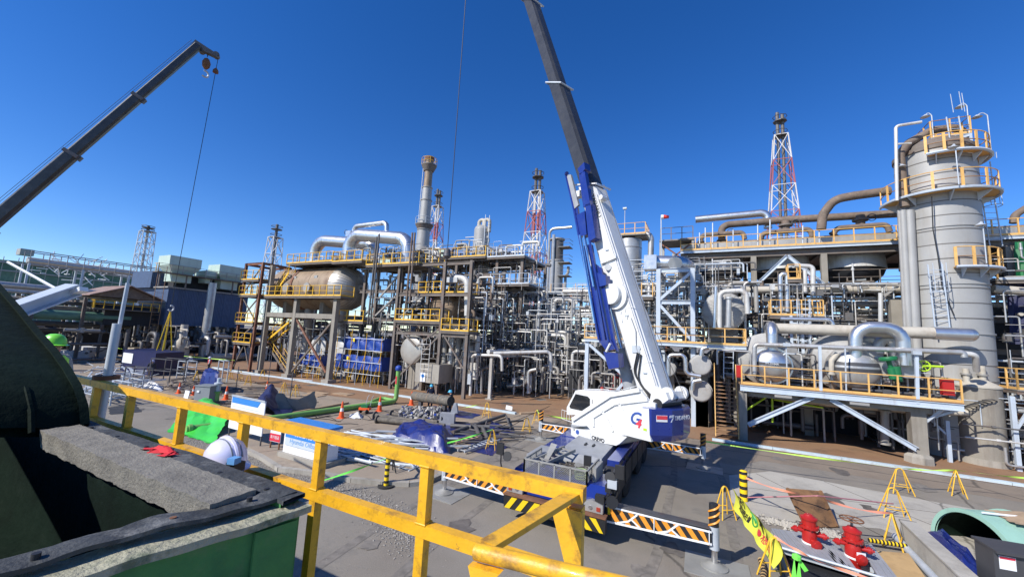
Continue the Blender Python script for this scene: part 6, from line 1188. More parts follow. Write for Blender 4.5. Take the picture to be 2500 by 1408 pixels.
M().box2((-76, 26, 9.8), (-70, 31, 12.2)).build('upper_house', 'blue_clad', t)
clutter(70, (-78, -62), (22, 37), (.2, 4.6), ['pipe_dark', 'steel_dark', 'pipe_grey', 'pipe_dark'], (.1, .16, .25), 'tangle of dark pipes under the blue building', 'STUFF')
clutter(30, (-63.5, -60.5), (25, 38), (.1, 4.2), ['pipe_grey', 'pipe_white', 'pipe_beige', 'steel_dark'], (.08, .12, .25), 'pump piping in front of the blue building', 'STUFF', lens=(.8, 3))
pipe([(-61.5, 30.5, .6), (-61.5, 35.5, .6), (-61.5, 36, 2.8), (-61.5, 38, 3.6)], .5, 'pipe_beige', 'thick beige pump suction pipe on the ground before the blue building', n=14, flanges=(0, 1), bend=1.0)
t = thing('suction_vessel', 'beige bottle shaped suction vessel in front of the blue building', 'vessel', (-62.6, 27.6, 0)); M().lathe([(.9, 0), (.9, 1.2), (1.0, 1.5), (.8, 2.4), (.45, 2.8), (.4, 4.6)], (-62.8, 27.6, .3), (0, 0, 1), 18).build('body', 'pipe_beige', t); M().cyl((-62.8, 27.6, 0), (-62.8, 27.6, .3), 1.0, n=16).build('foot', 'concrete', t)
o = M().box2((-82, 38.5, .02), (-60, 38.8, 4.6)).build('shade_backdrop', 'dark_clad_shade', loc=(-70, 38.6, 0)); tag(o, 'added dark backdrop painting the shade behind the blue building piping', 'wall')  # added sheet coloured as the shade beneath the building
# ================================================================== pipe bridges and tanks at the far left
def xp(L, X): return [PXp(x, y, X) for x, y in L]
def xline(a, X, y1, z=None):
    p = PXp(*a, X); return [V((X, p.y-12, p.z if z is None else z)), V((X, y1, p.z if z is None else z))]
for i, (px, X, r, m_) in enumerate((((150, 707), -70, .35, 'silver_dull'), ((150, 716), -71, .28, 'galv'), ((200, 724), -69, .22, 'silver_dull'), ((150, 735), -72, .2, 'pipe_grey'), ((200, 742), -70, .25, 'pipe_dark'), ((180, 752), -71, .22, 'pipe_grey'), ((180, 760), -69, .2, 'pipe_dark'), ((150, 790), -70, .3, 'pipe_dark'), ((150, 805), -71, .25, 'pipe_dark'))): pipe(xline(px, X, 24.5), r, m_, 'long horizontal pipe of the far left pipe bridge', 'pipes of the far left bridge', n=9)
pipe(xline((150, 769), -67.5, 23.5), .55, 'tank_green', 'thick dark green pipe of the far left pipe bridge', n=14)
t = thing('pipe_bridge', 'grey steel trestle carrying the far left pipes', 'trestle', (-70, 14, 0))
for y in (2, 7, 11, 15, 19):
    for x in (-72.5, -66.8): M().ibeam((x, y, 0), (x, y, 7.6), .3, .3, .04).build('post', 'old_steel', t)
    for z in (3.0, 5.0, 7.2): M().ibeam((-72.5, y, z), (-66.8, y, z), .2, .3, .03).build('beam', 'old_steel', t)
clutter(60, (-74, -64), (5, 23), (.1, 4), ['pipe_dark', 'steel_dark', 'pipe_grey', 'pipe_dark'], (.1, .16, .22), 'tangle of dark low pipes under the far left bridge', 'STUFF')
t = thing('truss_bridge', 'long grey truss pipe bridge crossing in front of the green tank', 'bridge', (-95, 20, 0)); TXX = -95.0; a, c = PXp(78, 612, TXX), PXp(380, 655, TXX)
zt_, zb_ = a.z, a.z-2.0; ys = [a.y+(38-a.y)*k/9 for k in range(10)]
for x in (TXX, TXX-3):
    for z in (zt_, zb_): M().beam((x, ys[0], z), (x, ys[-1], z), .14).build('chord', 'pipe_grey', t)
    for k in range(10): M().beam((x, ys[k], zb_), (x, ys[k], zt_), .1).build('vertical', 'pipe_grey', t)
    for k in range(0, 10, 3): M().beam((x, ys[k], 0), (x, ys[k], zb_), .25).build('leg', 'galv', t)
M().cyl((TXX-1.5, ys[0], zb_+.6), (TXX-1.5, ys[-1], zb_+.6), .5, n=12).build('pipe', 'pipe_grey', t); M().cyl((TXX-.8, ys[0], zb_+.5), (TXX-.8, ys[-1], zb_+.5), .3, n=10).build('pipe', 'silver_dull', t)
def at(px, py, k): return CAM+ray(px, py)*k
tc = at(55, 745, 128); tr = 26.0
t = thing('storage_tank', 'huge green storage tank wrapped in scaffolding nets at the far left', 'tank', (tc.x, tc.y, 0)); ztop = at(55, 628, 102).z
bands = 7
for k in range(bands): M().cyl((tc.x, tc.y, ztop*k/bands), (tc.x, tc.y, ztop*(k+1)/bands-.02), tr*(1 if k % 2 else .996), n=64).build('shell_course', 'tank_green' if k % 3 else 'net_green', t)
M().lathe([(tr, 0), (tr*.6, 1.0), (0, 1.6)], (tc.x, tc.y, ztop), (0, 0, 1), 64).build('roof', 'tank_green', t)
for z in [ztop*q for q in (.3, .5, .68, .85, .97)]:
    M().sweep([(tc.x+(tr+1.2)*math.cos(a), tc.y+(tr+1.2)*math.sin(a), z) for a in [i*math.pi/32 for i in range(64)]], .22 if z < ztop*.9 else .3, 4, closed=True).build('scaffold_ring', 'pipe_grey', t)
for i in range(64): a = i*math.pi/32; M().cyl((tc.x+(tr+1.25)*math.cos(a), tc.y+(tr+1.25)*math.sin(a), 0), (tc.x+(tr+1.25)*math.cos(a), tc.y+(tr+1.25)*math.sin(a), ztop+1), .09, n=4).build('scaffold_pole', 'pipe_grey', t)
c = at(180, 655, 98); t = thing('roof_scaffold', 'white scaffold cluster on the rim of the green tank', 'scaffold', (c.x, c.y, c.z-4))
rr = random.Random(5)
for i in range(46):
    a = c+V((rr.uniform(-4, 4), rr.uniform(-6, 6), rr.uniform(-3, 2.4))); d = V((rr.uniform(-2, 2), rr.uniform(-3, 3), rr.choice((0, 0, 2.5, -2)))); M().cyl(a, a+d, .11, n=4).build('pole', 'tank_white', t)
c = at(285, 745, 150); t = thing('storage_tank', 'plain white storage tank between the green tank and the shed', 'tank', (c.x, c.y, 0)); zz = at(285, 668, 140).z
for k in range(5): M().cyl((c.x, c.y, zz*k/5), (c.x, c.y, zz*(k+1)/5-.03), 9.5, n=40).build('shell_course', 'tank_white', t)
M().lathe([(9.5, 0), (0, 1.4)], (c.x, c.y, zz), (0, 0, 1), 40).build('roof', 'tank_white', t)
c = at(60, 625, 128); o = M().box(c+V((0, 0, 1.2)), (4, 3, 2)).build('roof_cabin', 'pipe_grey', loc=c); tag(o, 'small grey cabin on the roof of the green tank', 'cabin')
o = M().box2((-79, -6, .02), (-78.8, 38, 4.4)).build('shade_backdrop', 'dark_clad_shade', loc=(-79, 16, 0)); tag(o, 'long added dark backdrop painting the shade behind the far left pipes', 'wall')  # added to hide bright ground; dark colour paints the shade under the bridge
# ================================================================== second crane: only its dark boom reaches into the picture
hk = G(393, 906); tip_d = ray(505, 118); kk = ((hk.x*tip_d.x+hk.y*tip_d.y)/(tip_d.x**2+tip_d.y**2)); tip = CAM+ray(484, 112)*kk; lef = CAM+ray(-8, 535)*(kk*.80)
d = (lef-tip); full = d.length; s_ = (2.6-tip.z)/d.z; base = tip+d*s_
t = thing('truck_crane', 'crane with long dark telescopic boom reaching in above the far left plant', 'crane', (base.x, base.y, 0)); u = d.normalized()
L = (base-tip).length; side = u.cross(Z3).normalized(); upv = side.cross(u).normalized()
if upv.z < 0: upv = -upv
def bsec(q0, q1, w_, h_): 
    b = M(); c = .22*w_; rings = []
    for q in (q0, q1):
        p = tip+u*q; rings.append([p+side*x+upv*y for x, y in ((-w_/2, -h_/2+c), (-w_/2, h_/2-c), (-w_/2+c, h_/2), (w_/2-c, h_/2), (w_/2, h_/2-c), (w_/2, -h_/2+c), (w_/2-c, -h_/2), (-w_/2+c, -h_/2))])
    b.add(rings[0]+rings[1], [(i, (i+1) % 8, 8+(i+1) % 8, 8+i) for i in range(8)]+[tuple(reversed(range(8))), tuple(range(8, 16))])
    o = b.build('boom_section', 'boom_dark', t); bm = bmesh.new(); bm.from_mesh(o.data); bmesh.ops.recalc_face_normals(bm, faces=bm.faces[:]); bm.to_mesh(o.data); bm.free(); return o
bsec(0, full*.35, .62, .8); bsec(full*.345, full*.68, .74, .95); bsec(full*.675, full*1.05, .86, 1.1); bsec(full*1.04, L, 1.2, 1.5)
for q, w_ in ((.347, .95), (.677, 1.12), (1.045, 1.3)):
    p = tip+u*full*q; M().obox(p, u*.35, side*w_*.9, upv*w_*1.12).build('boom_collar', 'steel_dark', t)
    M().obox(p-upv*w_*.55, u*.5, side*.5, upv*.3).build('wear_pad_box', 'steel_dark', t)
hv = V((u.x, u.y, 0)).normalized()*-1
M().prism([tip+upv*.5+u*.6, tip+upv*.6-u*.4, tip+hv*1.9-Z3*.25, tip+hv*1.9-Z3*.6, tip-upv*.35+u*.2], side*.6).build('boom_head', 'steel_dark', t)
for dx in (0.3, 1.7): M().cyl(tip+hv*dx+side*.1-Z3*.2, tip+hv*dx+side*.8-Z3*.2, .32, n=14).build('sheave', 'steel_dark', t)
for q in (-.2, .2): M().cyl(tip+upv*.7+side*q, tip+u*L*.9+upv*1.0+side*q, .022, n=4).build('hoist_rope', 'black', t)
hb = P(492, 150, 1) if False else None
rp = V((hk.x, hk.y, 0)); hz_ = (CAM+ray(492, 150)*kk).z; h0 = tip+hv*.9+side*.4
for q in (-.3, .3): M().cyl(h0+side*q*.5-Z3*.4, V((h0.x, h0.y, hz_+1.0)), .04, n=4).build('hook_rope', 'black', t)
hkc = V((h0.x, h0.y, hz_)); M().lathe([(.0, .9), (.25, .7), (.42, .25), (.36, -.25), (.15, -.55), (0, -.6)], hkc, (0, 0, 1), 12).build('hook_block', 'rust', t); M().sweep([hkc+V((0, .38*math.sin(a), -1.15+.38*math.cos(a))) for a in [-.3+i*.45 for i in range(10)]], .11, 6).build('hook', 'galv', t)
whip = tip+hv*1.9+side*.4-Z3*.5; M().cyl(whip, V((hk.x, hk.y, 7.2)), .032, n=5).build('whip_rope', 'black', t); M().lathe([(0, .4), (.28, 0), (.3, -.3), (0, -.4)], lerp(whip, V((hk.x, hk.y, 7.2)), .055), (0, 0, 1), 10).build('weight_ball', 'rust', t)
M().sweep([V((hk.x, hk.y+.25*math.sin(a), 6.7+.3*math.cos(a))) for a in [-.3+i*.45 for i in range(11)]], .09, 6).build('whip_hook', 'galv', t)
M().box((base.x, base.y, 1.3), (3, 11, 1.3)).build('carrier', 'crane_grey', t); M().box((base.x, base.y-.5, 2.7), (2.8, 4.5, 1.6)).build('turntable', 'stripe_yellow', t)
for y in (-4, -2.4, 2.4, 4):
    for x in (-1.3, 1.3): M().cyl((base.x+x-.25, base.y+y, .65), (base.x+x+.25, base.y+y, .65), .65, n=16).build('wheel', 'rubber', t)
t = thing('lifting_sling', 'yellow lifting slings hanging from the distant crane hook', 'sling', hk)
for q in ((-.9, .3), (.7, -.5), (.1, .9), (-.3, -.8)): M().cyl(V((hk.x, hk.y, 6.5)), V((hk.x+q[0], hk.y+q[1], .4)), .045, n=5).build('strap', 'stripe_yellow', t)
# main crane: rope with hook hanging in front of the far frame
ds = 1.0
v0, v1 = ray(1139, 0), ray(1093, 575)
# ================================================================== yard objects
def cone(px, h=1.0, label='', tilt=0):
    c = G(*px); t = thing('traffic_cone', label, 'traffic cone', c)
    M().box(c+Z3*.02, (.42*h, .42*h, .04), .3).build('base', 'cone_orange', t); prof = [(.17, .04), (.045, .96), (.0, .99)]
    for z0, z1, m_ in ((.04, .42, 'cone_orange'), (.42, .62, 'cone_white'), (.62, .97, 'cone_orange')):
        r = lambda z: (.17-.125*(z-.04)/.92)*h; M().cyl(c+Z3*z0*h, c+Z3*z1*h, r(z0), r(z1), n=18).build('sleeve', m_, t)
    M().lathe([(.05*h, 0), (.035*h, .05*h), (0, .06*h)], c+Z3*.96*h, (0, 0, 1), 10).build('tip', 'cone_orange', t)
cone((833, 1020), 1.0, 'orange traffic cone with white band beside the green ground pipe'); cone((926, 1003), 1.0, 'orange traffic cone with white band near the green pipe elbow'); cone((1004, 988), 1.0, 'orange traffic cone with white band at the end of the big dirty pipe')
cone((551, 975), .95, 'orange traffic cone with white band beside the grey cabinet'); cone((471, 964), .7, 'short orange cone left of the grey cabinet'); cone((436, 960), .8, 'orange and white cone standing by the scrap pile'); cone((651, 950), .7, 'orange cone behind the navy tarpaulin')
# green hose-pipe on the ground with capped riser
gp = [G(452, 1058)+Z3*.2, G(700, 1024)+Z3*.2, G(966, 985)+Z3*.2]; up = V((gp[2].x, gp[2].y, P(972, 903, gp[2].y).z))
t = thing('green_pipe', 'bright green ground pipe turning up into a riser with blue taped cap', 'pipe', gp[0]); M().tube(gp+[up], .17, 14, .35).build('pipe', 'green_pipe', t)
M().lathe([(.19, -.05), (.24, 0), (.25, .2), (.2, .3), (.1, .36), (0, .37)], up, (0, 0, 1), 12).build('taped_cap', 'tarp_bright', t); M().cyl(lerp(gp[0], gp[1], .02), lerp(gp[0], gp[1], .05), .23, n=14).build('end_flange', 'green_pipe', t); M().box(up-Z3*.75-V((0, .172, 0)), (.12, .01, .6)).build('red_label', 'text_red', t)
pipe([G(905, 990)+Z3*.25, G(930, 978)+Z3*.25, G(960, 985)+Z3*.25], .12, 'green_pipe', 'short green branch pipe joining the green riser', n=10)
t = thing('hydrant', 'small green hydrant with grey valve by the grey cabinet', 'hydrant', G(527, 985)); c = G(527, 985); M().lathe([(.3, 0), (.28, .1), (.16, .15), (.14, .7), (.26, .75), (.26, .82), (.1, .85)], c, (0, 0, 1), 14).build('body', 'green_pipe', t); M().lathe([(.16, .85), (.16, 1.3), (.26, 1.32), (.26, 1.4), (.12, 1.45), (.12, 1.7), (0, 1.75)], c, (0, 0, 1), 12).build('valve', 'galv', t)
# tarps: draped sheets
def drape(name, label, pts, hgt, m, seed=1, n=18, cat='tarpaulin', peak=(.5, .5), folds=.07, flatz=0.012):
    """sheet over a quad of ground points p00,p10,p11,p01 raised by hgt(u,v)"""
    rnd = random.Random(seed); ph = [rnd.uniform(0, 6.28) for _ in range(8)]; rows = []
    for j in range(n+1):
        r = []
        for i in range(n+1):
            u_, v_ = i/n, j/n; p = lerp(lerp(pts[0], pts[1], u_), lerp(pts[3], pts[2], u_), v_); h = hgt(u_, v_)
            w_ = folds*(math.sin(u_*9+ph[0]+3*v_)*.5+math.sin(v_*8+ph[1]+4*u_)*.4+(abs((u_*7+v_*3+ph[2]) % 2-1)-.5)*.5+(abs((u_*4-v_*9+ph[3]) % 2-1)-.5)*.45+rnd.uniform(-.12, .12))
            p = V((p.x, p.y, max(flatz, p.z+h+w_*(.4+min(1, h*2))+folds*.3))); ed = min(u_, v_, 1-u_, 1-v_)
            if ed < .01: p += V((rnd.uniform(-.06, .06), rnd.uniform(-.06, .06), 0))
            r.append(p)
        rows.append(r)
    o = M().sheet(rows).build(name, m, loc=pts[0]); o.data.set_sharp_from_angle(angle=.28); tag(o, label, cat); return o
def hump(h, e=.25): return lambda u_, v_: h*min(1, min(u_, 1-u_)/e)*min(1, min(v_, 1-v_)/e)
drape('blue_tarpaulin', 'shiny dark blue tarpaulin hump covering a stack of goods beside the ladder', [G(950, 1085), G(1100, 1118), G(1098, 1060), G(968, 1045)], hump(.62, .13), 'tarp_blue', 3, 26, folds=.15)
for i, (q, lab, hh) in enumerate(((((905, 1024), (1130, 1068), (1150, 1035), (960, 1005)), 'blue ground sheet under the heap of dirty pipe fittings', .05), (((1030, 1010), (1150, 1022), (1175, 1012), (1060, 990)), 'crumpled blue ground sheet behind the workers', .12), (((1080, 1068), (1180, 1092), (1262, 1055), (1190, 1022)), 'blue ground sheet under the dark loose pipes', .04), (((1140, 1100), (1200, 1112), (1240, 1090), (1180, 1075)), 'small blue ground sheet beside the long ladder', .03))): drape('blue_ground_sheet', lab, [G(*k) for k in q], hump(hh, .3), 'tarp_blue', 11+i, 16, folds=.05)
drape('green_tarpaulin', 'bright lime green tarpaulin draped over a pit frame', [G(405, 1052), G(520, 1085), G(565, 1040), G(500, 990)], lambda u_, v_: .95*max(0, 1-abs(v_-.75)/.7)*(1-.5*abs(u_-.5)), 'tarp_green', 5, 22, folds=.09)
drape('navy_tarpaulin', 'dark navy tarpaulin heap behind the white notice board', [G(600, 1012), G(715, 1028), G(708, 985), G(630, 985)], lambda u_, v_: 1.0*math.exp(-((u_-.35)/.25)**2)*(.4+v_*.8)+.15, 'tarp_navy', 6, 20, folds=.12); 
t = thing('tarpaulin_screen', 'grey tarpaulin screen strung low beside the navy heap', 'tarpaulin', G(680, 1000)); a, c = G(672, 1008), G(768, 1000)
M().sheet([[lerp(a, c, i/14)+V((0, .12*math.sin(i*1.3+j), (1.0+.25*math.cos(i*.45))*j/6)) for i in range(15)] for j in range(7)]).build('sheet', 'tarp_grey', t)
drape('blue_wrapped_crate', 'dark blue tarpaulin wrapped crate behind the grey cabinet', [G(484, 955), G(532, 962), G(536, 948), G(490, 942)], hump(1.5, .08), 'tarp_blue', 8, 16, folds=.08)
# boards and cabinets
def quadboard(name, label, base_a, base_b, z0, z1, th, m, cat, legs=None, legm='steel_dark'):
    a, c = V(base_a), V(base_b); d = (c-a).normalized(); nrm = V((d.y, -d.x, 0)); t = thing(name, label, cat, a)
    bo = M().prism([a+Z3*z0, c+Z3*z0, c+Z3*z1, a+Z3*z1], -nrm*th).build('board', m, t)
    if legs is not None:
        for q in (a+d*.06-nrm*th, c-d*.06-nrm*th): M().beam(q, q+Z3*(z1-.05), .05).build('leg', legm, t); M().beam(q-nrm*.2, q+nrm*.2, .05).build('foot', legm, t)
    return t, bo, a, d, nrm
A, B = G(553, 1072), G(634, 1096); zt = P(563, 963, A.y).z
t, bo, a, d, nr = quadboard('notice_board', 'white notice board with blue header on two steel legs', A, B, .55, zt, .04, 'sign_white', 'notice board', 1); L = (B-A).length
M().prism([a+d*.05+Z3*(zt-.33)+nr*.004, a+d*(L*.8)+Z3*(zt-.33)+nr*.004, a+d*(L*.88)+Z3*(zt-.06)+nr*.004, a+d*.05+Z3*(zt-.06)+nr*.004], nr*.006).build('header', 'sign_blue', bo); 
for z in (.05, .0): M().prism([a+Z3*(zt-z)+nr*.01, a+d*L+Z3*(zt-z)+nr*.01, a+d*L+Z3*(zt-z+.04)+nr*.01, a+Z3*(zt-z+.04)+nr*.01], nr*.02).build('frame_strip', 'galv', bo)
for k in range(4): M().prism([a+d*.1+Z3*(zt-.5-.12*k)+nr*.003, a+d*(L*.9)+Z3*(zt-.5-.12*k)+nr*.003, a+d*(L*.9)+Z3*(zt-.47-.12*k)+nr*.003, a+d*.1+Z3*(zt-.47-.12*k)+nr*.003], nr*.003).build('print_line', 'sign_grey', bo)
A, B = G(655, 1099), G(680, 1105); zt = P(660, 1037, A.y).z
t, bo, a, d, nr = quadboard('warning_sign', 'small red and white warning sign on two thin legs', A, B, .42, zt, .03, 'sign_white', 'sign', 1, 'rust'); L = (B-A).length
M().prism([a+Z3*.44+nr*.004, a+d*L+Z3*.44+nr*.004, a+d*L+Z3*(.42+(zt-.42)*.52)+nr*.004, a+Z3*(.42+(zt-.42)*.52)+nr*.004], nr*.006).build('red_panel', 'sign_red', bo); text('화기엄금', bo, 'text_white', a+d*.05+Z3*.56+nr*.014, d, (0, 0, 1), L*.23, .003)
A, B = G(688, 1119), G(789, 1149); d = (B-A).normalized(); nr = V((d.y, -d.x, 0)); L = (B-A).length; h0, h1 = .14, P(697, 1030, A.y).z
t = thing('site_sign', 'white and blue concrete sign block standing on its plinth at the island edge', 'sign', A); M().prism([A+nr*.15-d*.15, B+nr*.15+d*.15, B+d*.15-nr*.9, A-d*.15-nr*.9], Z3*.3).build('plinth', 'concrete', t)
bl = M().prism([A+Z3*.3, B+Z3*.3, B-nr*.62+Z3*.3, A-nr*.62+Z3*.3], Z3*(h1-.3)).build('block', 'sign_white', t)
tp_ = [A+Z3*h1+nr*.06-d*.06, B+Z3*h1+nr*.06+d*.06, B-nr*.7+Z3*h1+d*.06, A-nr*.7+Z3*h1-d*.06]; M().prism(tp_, Z3*.1).build('cap', 'sign_blue', t)
pz0, pz1 = .3+(h1-.3)*.26, .3+(h1-.3)*.80; M().prism([A+d*.12+Z3*pz0+nr*.002, B-d*.05+Z3*pz0+nr*.002, B-d*.05+Z3*pz1+nr*.002, A+d*.12+Z3*pz1+nr*.002], nr*.03).build('name_panel', 'sign_grey', t); zm = pz0+(pz1-pz0)*.5
M().prism([A+d*.12+Z3*zm+nr*.034, B-d*.05+Z3*zm+nr*.034, B-d*.05+Z3*pz1+nr*.034, A+d*.12+Z3*pz1+nr*.034], nr*.006).build('blue_band', 'sign_blue', t)
text('#2 SRU / #2 TGU / #2 AGR', t, 'text_white', A+d*(L*.28)+Z3*(zm+(pz1-zm)*.32)+nr*.042, d, Z3, L*.082, .003); text('Hyundai Oilbank', t, 'text_blue', A+d*(L*.16)+Z3*(pz0+(zm-pz0)*.36)+nr*.034, d, Z3, L*.105, .003, shear=.2); text('HHI Group', t, 'text_blue', A+d*(L*.76)+Z3*(pz0+(zm-pz0)*.3)+nr*.034, d, Z3, L*.06, .003, shear=.2)
M().prism([B+nr*.01+d*.004+Z3*zm, B-nr*.6+d*.004+Z3*zm, B-nr*.6+d*.004+Z3*pz1, B+d*.004+Z3*pz1], d*.006).build('blue_band', 'sign_blue', t)
t = thing('electric_cabinet', 'small grey steel cabinet beside the green hydrant', 'cabinet', G(500, 992)); c = G(502, 985); M().box(c+Z3*.62, (1.1, .8, 1.15), .35).build('case', 'cabinet_grey', t); M().box(c+Z3*1.22, (1.2, .9, .06), .35).build('lid', 'cabinet_grey', t); M().box(c+V((-.1, -.5, .85)), (.18, .03, .14), .35).build('label', 'sign_white', t); M().box(c+Z3*.03, (1.2, .9, .06), .35).build('base', 'concrete', t)
o = M().prism([G(447, 975)+Z3*.1, G(457, 978)+Z3*.1, G(460, 976)+Z3*.6, G(450, 973)+Z3*.6], (0, .02, 0)).build('paper_notice', 'sign_white', loc=G(452, 976)); tag(o, 'white paper notice hanging on the tape beside the short cone', 'notice')
o = M().prism([P(1236, 988, 27.4), P(1251, 992, 27.4), P(1250, 1003, 27.4), P(1234, 998, 27.4)], (0, .02, 0)).build('paper_notice', 'sign_white', loc=P(1240, 1000, 27.4)); tag(o, 'white paper notice hanging on the rope near the kerb end', 'notice')
# the dark blue container with generator
t = thing('generator_skid', 'dark navy container unit with white door plate in the far yard', 'container', G(330, 905)); a, c = G(292, 905), G(372, 918)
M().prism([a, c, c+V((-1.5, 3.0, 0)), a+V((-1.5, 3.0, 0))], Z3*2.2).build('body', 'tarp_navy', t); d = (c-a).normalized(); M().prism([a+d*.3+Z3*.9-V((0, .06, 0)), a+d*2.2+Z3*.9-V((0, .06, 0)), a+d*2.2+Z3*1.9-V((0, .06, 0)), a+d*.3+Z3*1.9-V((0, .06, 0))], (0, .03, 0)).build('door_plate', 'sign_white', t)
for i, (px, s) in enumerate((((210, 872), (3.2, 2.2, 1.4)), ((170, 880), (2.4, 2, 1.2)), ((345, 862), (2.2, 1.6, 1.6)), ((330, 868), (1.4, 1.2, 1.2)))):
    o = M().box(G(*px)+Z3*s[2]/2, s, .3).build('wrapped_crate', 'cloth_white' if i < 2 else 'pipe_beige', loc=G(*px)); tag(o, ('white wrapped crate at the back of the yard beside the light pole', 'pale wrapped bundle behind the scrap pile', 'beige control box under the shed', 'small beige box beside the control box')[i], 'crate')
# scrap steel: frames, ladders, brackets
rs = random.Random(21); t = None
b = M()
for i in range(95):
    p = G(rs.uniform(190, 345), rs.uniform(905, 985)); a = rs.uniform(0, 3.14); L = rs.uniform(.5, 2.2); z = rs.uniform(.05, .7); d = V((math.cos(a)*L, math.sin(a)*L, rs.uniform(-.3, .5))); b.beam(p+Z3*z, p+Z3*z+d, rs.uniform(.05, .16), rs.uniform(.04, .1))
o = b.build('scrap_steel', 'galv'); o['kind'] = 'stuff'; tag(o, 'heap of galvanised scrap brackets and channels in the left yard', 'scrap')
b = M()
for i in range(50):
    p = G(rs.uniform(395, 500), rs.uniform(925, 965)); a = rs.uniform(0, 3.14); L = rs.uniform(.5, 2.0); d = V((math.cos(a)*L, math.sin(a)*L, rs.uniform(-.1, .2))); b.beam(p+Z3*rs.uniform(.05, .3), p+Z3*rs.uniform(.05, .4)+d, rs.uniform(.05, .14), rs.uniform(.04, .1))
o = b.build('scrap_steel', 'old_steel'); o['kind'] = 'stuff'; tag(o, 'low heap of rusty steel offcuts in front of the wrapped crate', 'scrap')
def rack(label, a, c, h, dep, m='galv', nb=3):
    a, c = V(a), V(c); t = thing('steel_stand', label, 'stand', a); d = (c-a); s = V((-d.y, d.x, 0)).normalized()*dep
    for p in (a, c, c+s, a+s): M().beam(p, p+Z3*h, .07).build('upright', m, t)
    for z in [h*(k+1)/nb for k in range(nb)]:
        for p, q in ((a, c), (c, c+s), (c+s, a+s), (a+s, a)): M().beam(p+Z3*z, q+Z3*z, .06).build('cross_bar', m, t)
    return t
rack('low galvanised steel rack beside the scrap heap', G(262, 950), G(295, 958), 1.2, 1.2); rack('black steel frame stand leaning in the left yard', G(300, 940), G(345, 946), 1.5, .6, 'steel_dark', 2); rack('square tube frame with open bays near the yellow slings', G(362, 930), G(412, 935), 2.0, 1.2, 'steel_dark', 2); rack('small pale trolley frame behind the cones', G(430, 925), G(452, 928), 1.7, .8, 'galv'); rack('low galvanised rack against the yellow railing', G(205, 975), G(268, 990), 1.3, 1.0)
rack('slim tube barrier frame next to the wrapped crate', G(528, 932), G(540, 936), 2.0, .4, 'galv', 1)
o = M().sweep([G(520, 925)+Z3*1.0, G(600, 938)+Z3*.9, G(760, 957)+Z3*.95], .04, 6).build('barrier_pole', 'galv', loc=G(520, 925)); tag(o, 'long grey barrier pole running along the yard near the columns', 'pole')
for i, px in enumerate(((575, 955), (655, 930), (708, 972))): o = M().cyl(G(*px), G(*px)+Z3*2.0, .035, n=6).build('barrier_post', 'steel_dark', loc=G(*px)); tag(o, 'slim dark barrier post standing in the left yard', 'post', 'slim dark barrier posts')
o = drape('cloth_pile', 'crumpled pinkish cloth lying beside the scrap heap', [G(348, 945), G(395, 955), G(398, 945), G(355, 937)], hump(.35, .3), 'cloth_white', 9, 10, folds=.1, cat='cloth')
# heap of dirty pipes, fittings; the big pipe being moved
t = thing('dirty_pipe', 'large dirty grey pipe raised waist high beside two workers', 'pipe', P(1012, 985, 23.3)); a, c = P(1012, 966, 23.6), P(1101, 979, 22.3); dd = (a-c).normalized()
M().lathe([(.33, 0), (.33, (a-c).length), (.29, (a-c).length), (.29, 0), (.33, 0)], c, dd, 24).build('pipe', 'sludge_pipe', t)
for q in (.25, .55, .85): M().cyl(lerp(c, a, q)-dd*.02, lerp(c, a, q)+dd*.02, .35, n=20, caps=False).build('strap', 'wood', t)
for q in (.15, .8): p = lerp(c, a, q); M().box((p.x, p.y, (p.z-.33)/2), (.25, .25, p.z-.33)).build('trestle', 'steel_dark', t)
b = M(); pts_ = ((920, 1032, 1085, 1050), (915, 1022, 1060, 1045), (955, 1018, 1040, 1030), (990, 1005, 1010, 1020), (1000, 1030, 1068, 1040))
for i, q in enumerate(pts_):
    a, c = G(q[0], q[1])+Z3*.22, G(q[2], q[3])+Z3*.22; t = thing('dirty_pipe', 'dirty grey pipe length lying in the heap on the blue sheet', 'pipe', a, 'dirty pipe lengths in the heap'); M().cyl(a, c, .16-.02*(i % 3), n=12).build('pipe', 'sludge_pipe', t); M().cyl(a-(c-a).normalized()*.04, a+(c-a).normalized()*.03, .25, n=14).build('flange', 'sludge_pipe', t)
b1, b2 = M(), M()
for i in range(150):
    p = G(rs.uniform(975, 1075), rs.uniform(1008, 1035)); s = rs.uniform(.08, .2); z = rs.uniform(.1, .45)
    if i % 3: b1.cyl(p+Z3*z, p+V((rs.uniform(-.3, .3), rs.uniform(-.3, .3), z+rs.uniform(-.1, .3))), s*.6, n=7)
    else: b1.box(p+Z3*z, (s, s*1.5, s), rs.uniform(0, 3))
    if i % 5 == 0: b2.box(p+Z3*(z+.12), (s*.9, s, s*.8), rs.uniform(0, 3))
o = b1.build('pipe_fittings', 'pipe_grey'); o['kind'] = 'stuff'; tag(o, 'jumbled heap of small pipe fittings on the blue sheet', 'fittings'); o = b2.build('valve_fittings', 'tarp_bright'); o['kind'] = 'stuff'; tag(o, 'blue valve pieces scattered over the heap of fittings', 'fittings')
t = thing('machine_block', 'grey cast machine block beside the dirty pipe heap', 'machine', G(1092, 1040)); c = G(1092, 1036); M().box(c+Z3*.35, (.9, .5, .7), .4).build('body', 'plastic_grey', t); M().prism([c+V((.1, .1, .7)), c+V((.5, .3, .7)), c+V((.4, .25, 1.3)), c+V((.25, .2, 1.3))], (.0, .12, 0)).build('bracket', 'plastic_grey', t); M().cyl(c+V((-.3, -.3, .4)), c+V((-.25, -.24, .4)), .16, n=14).build('bore', 'black', t)
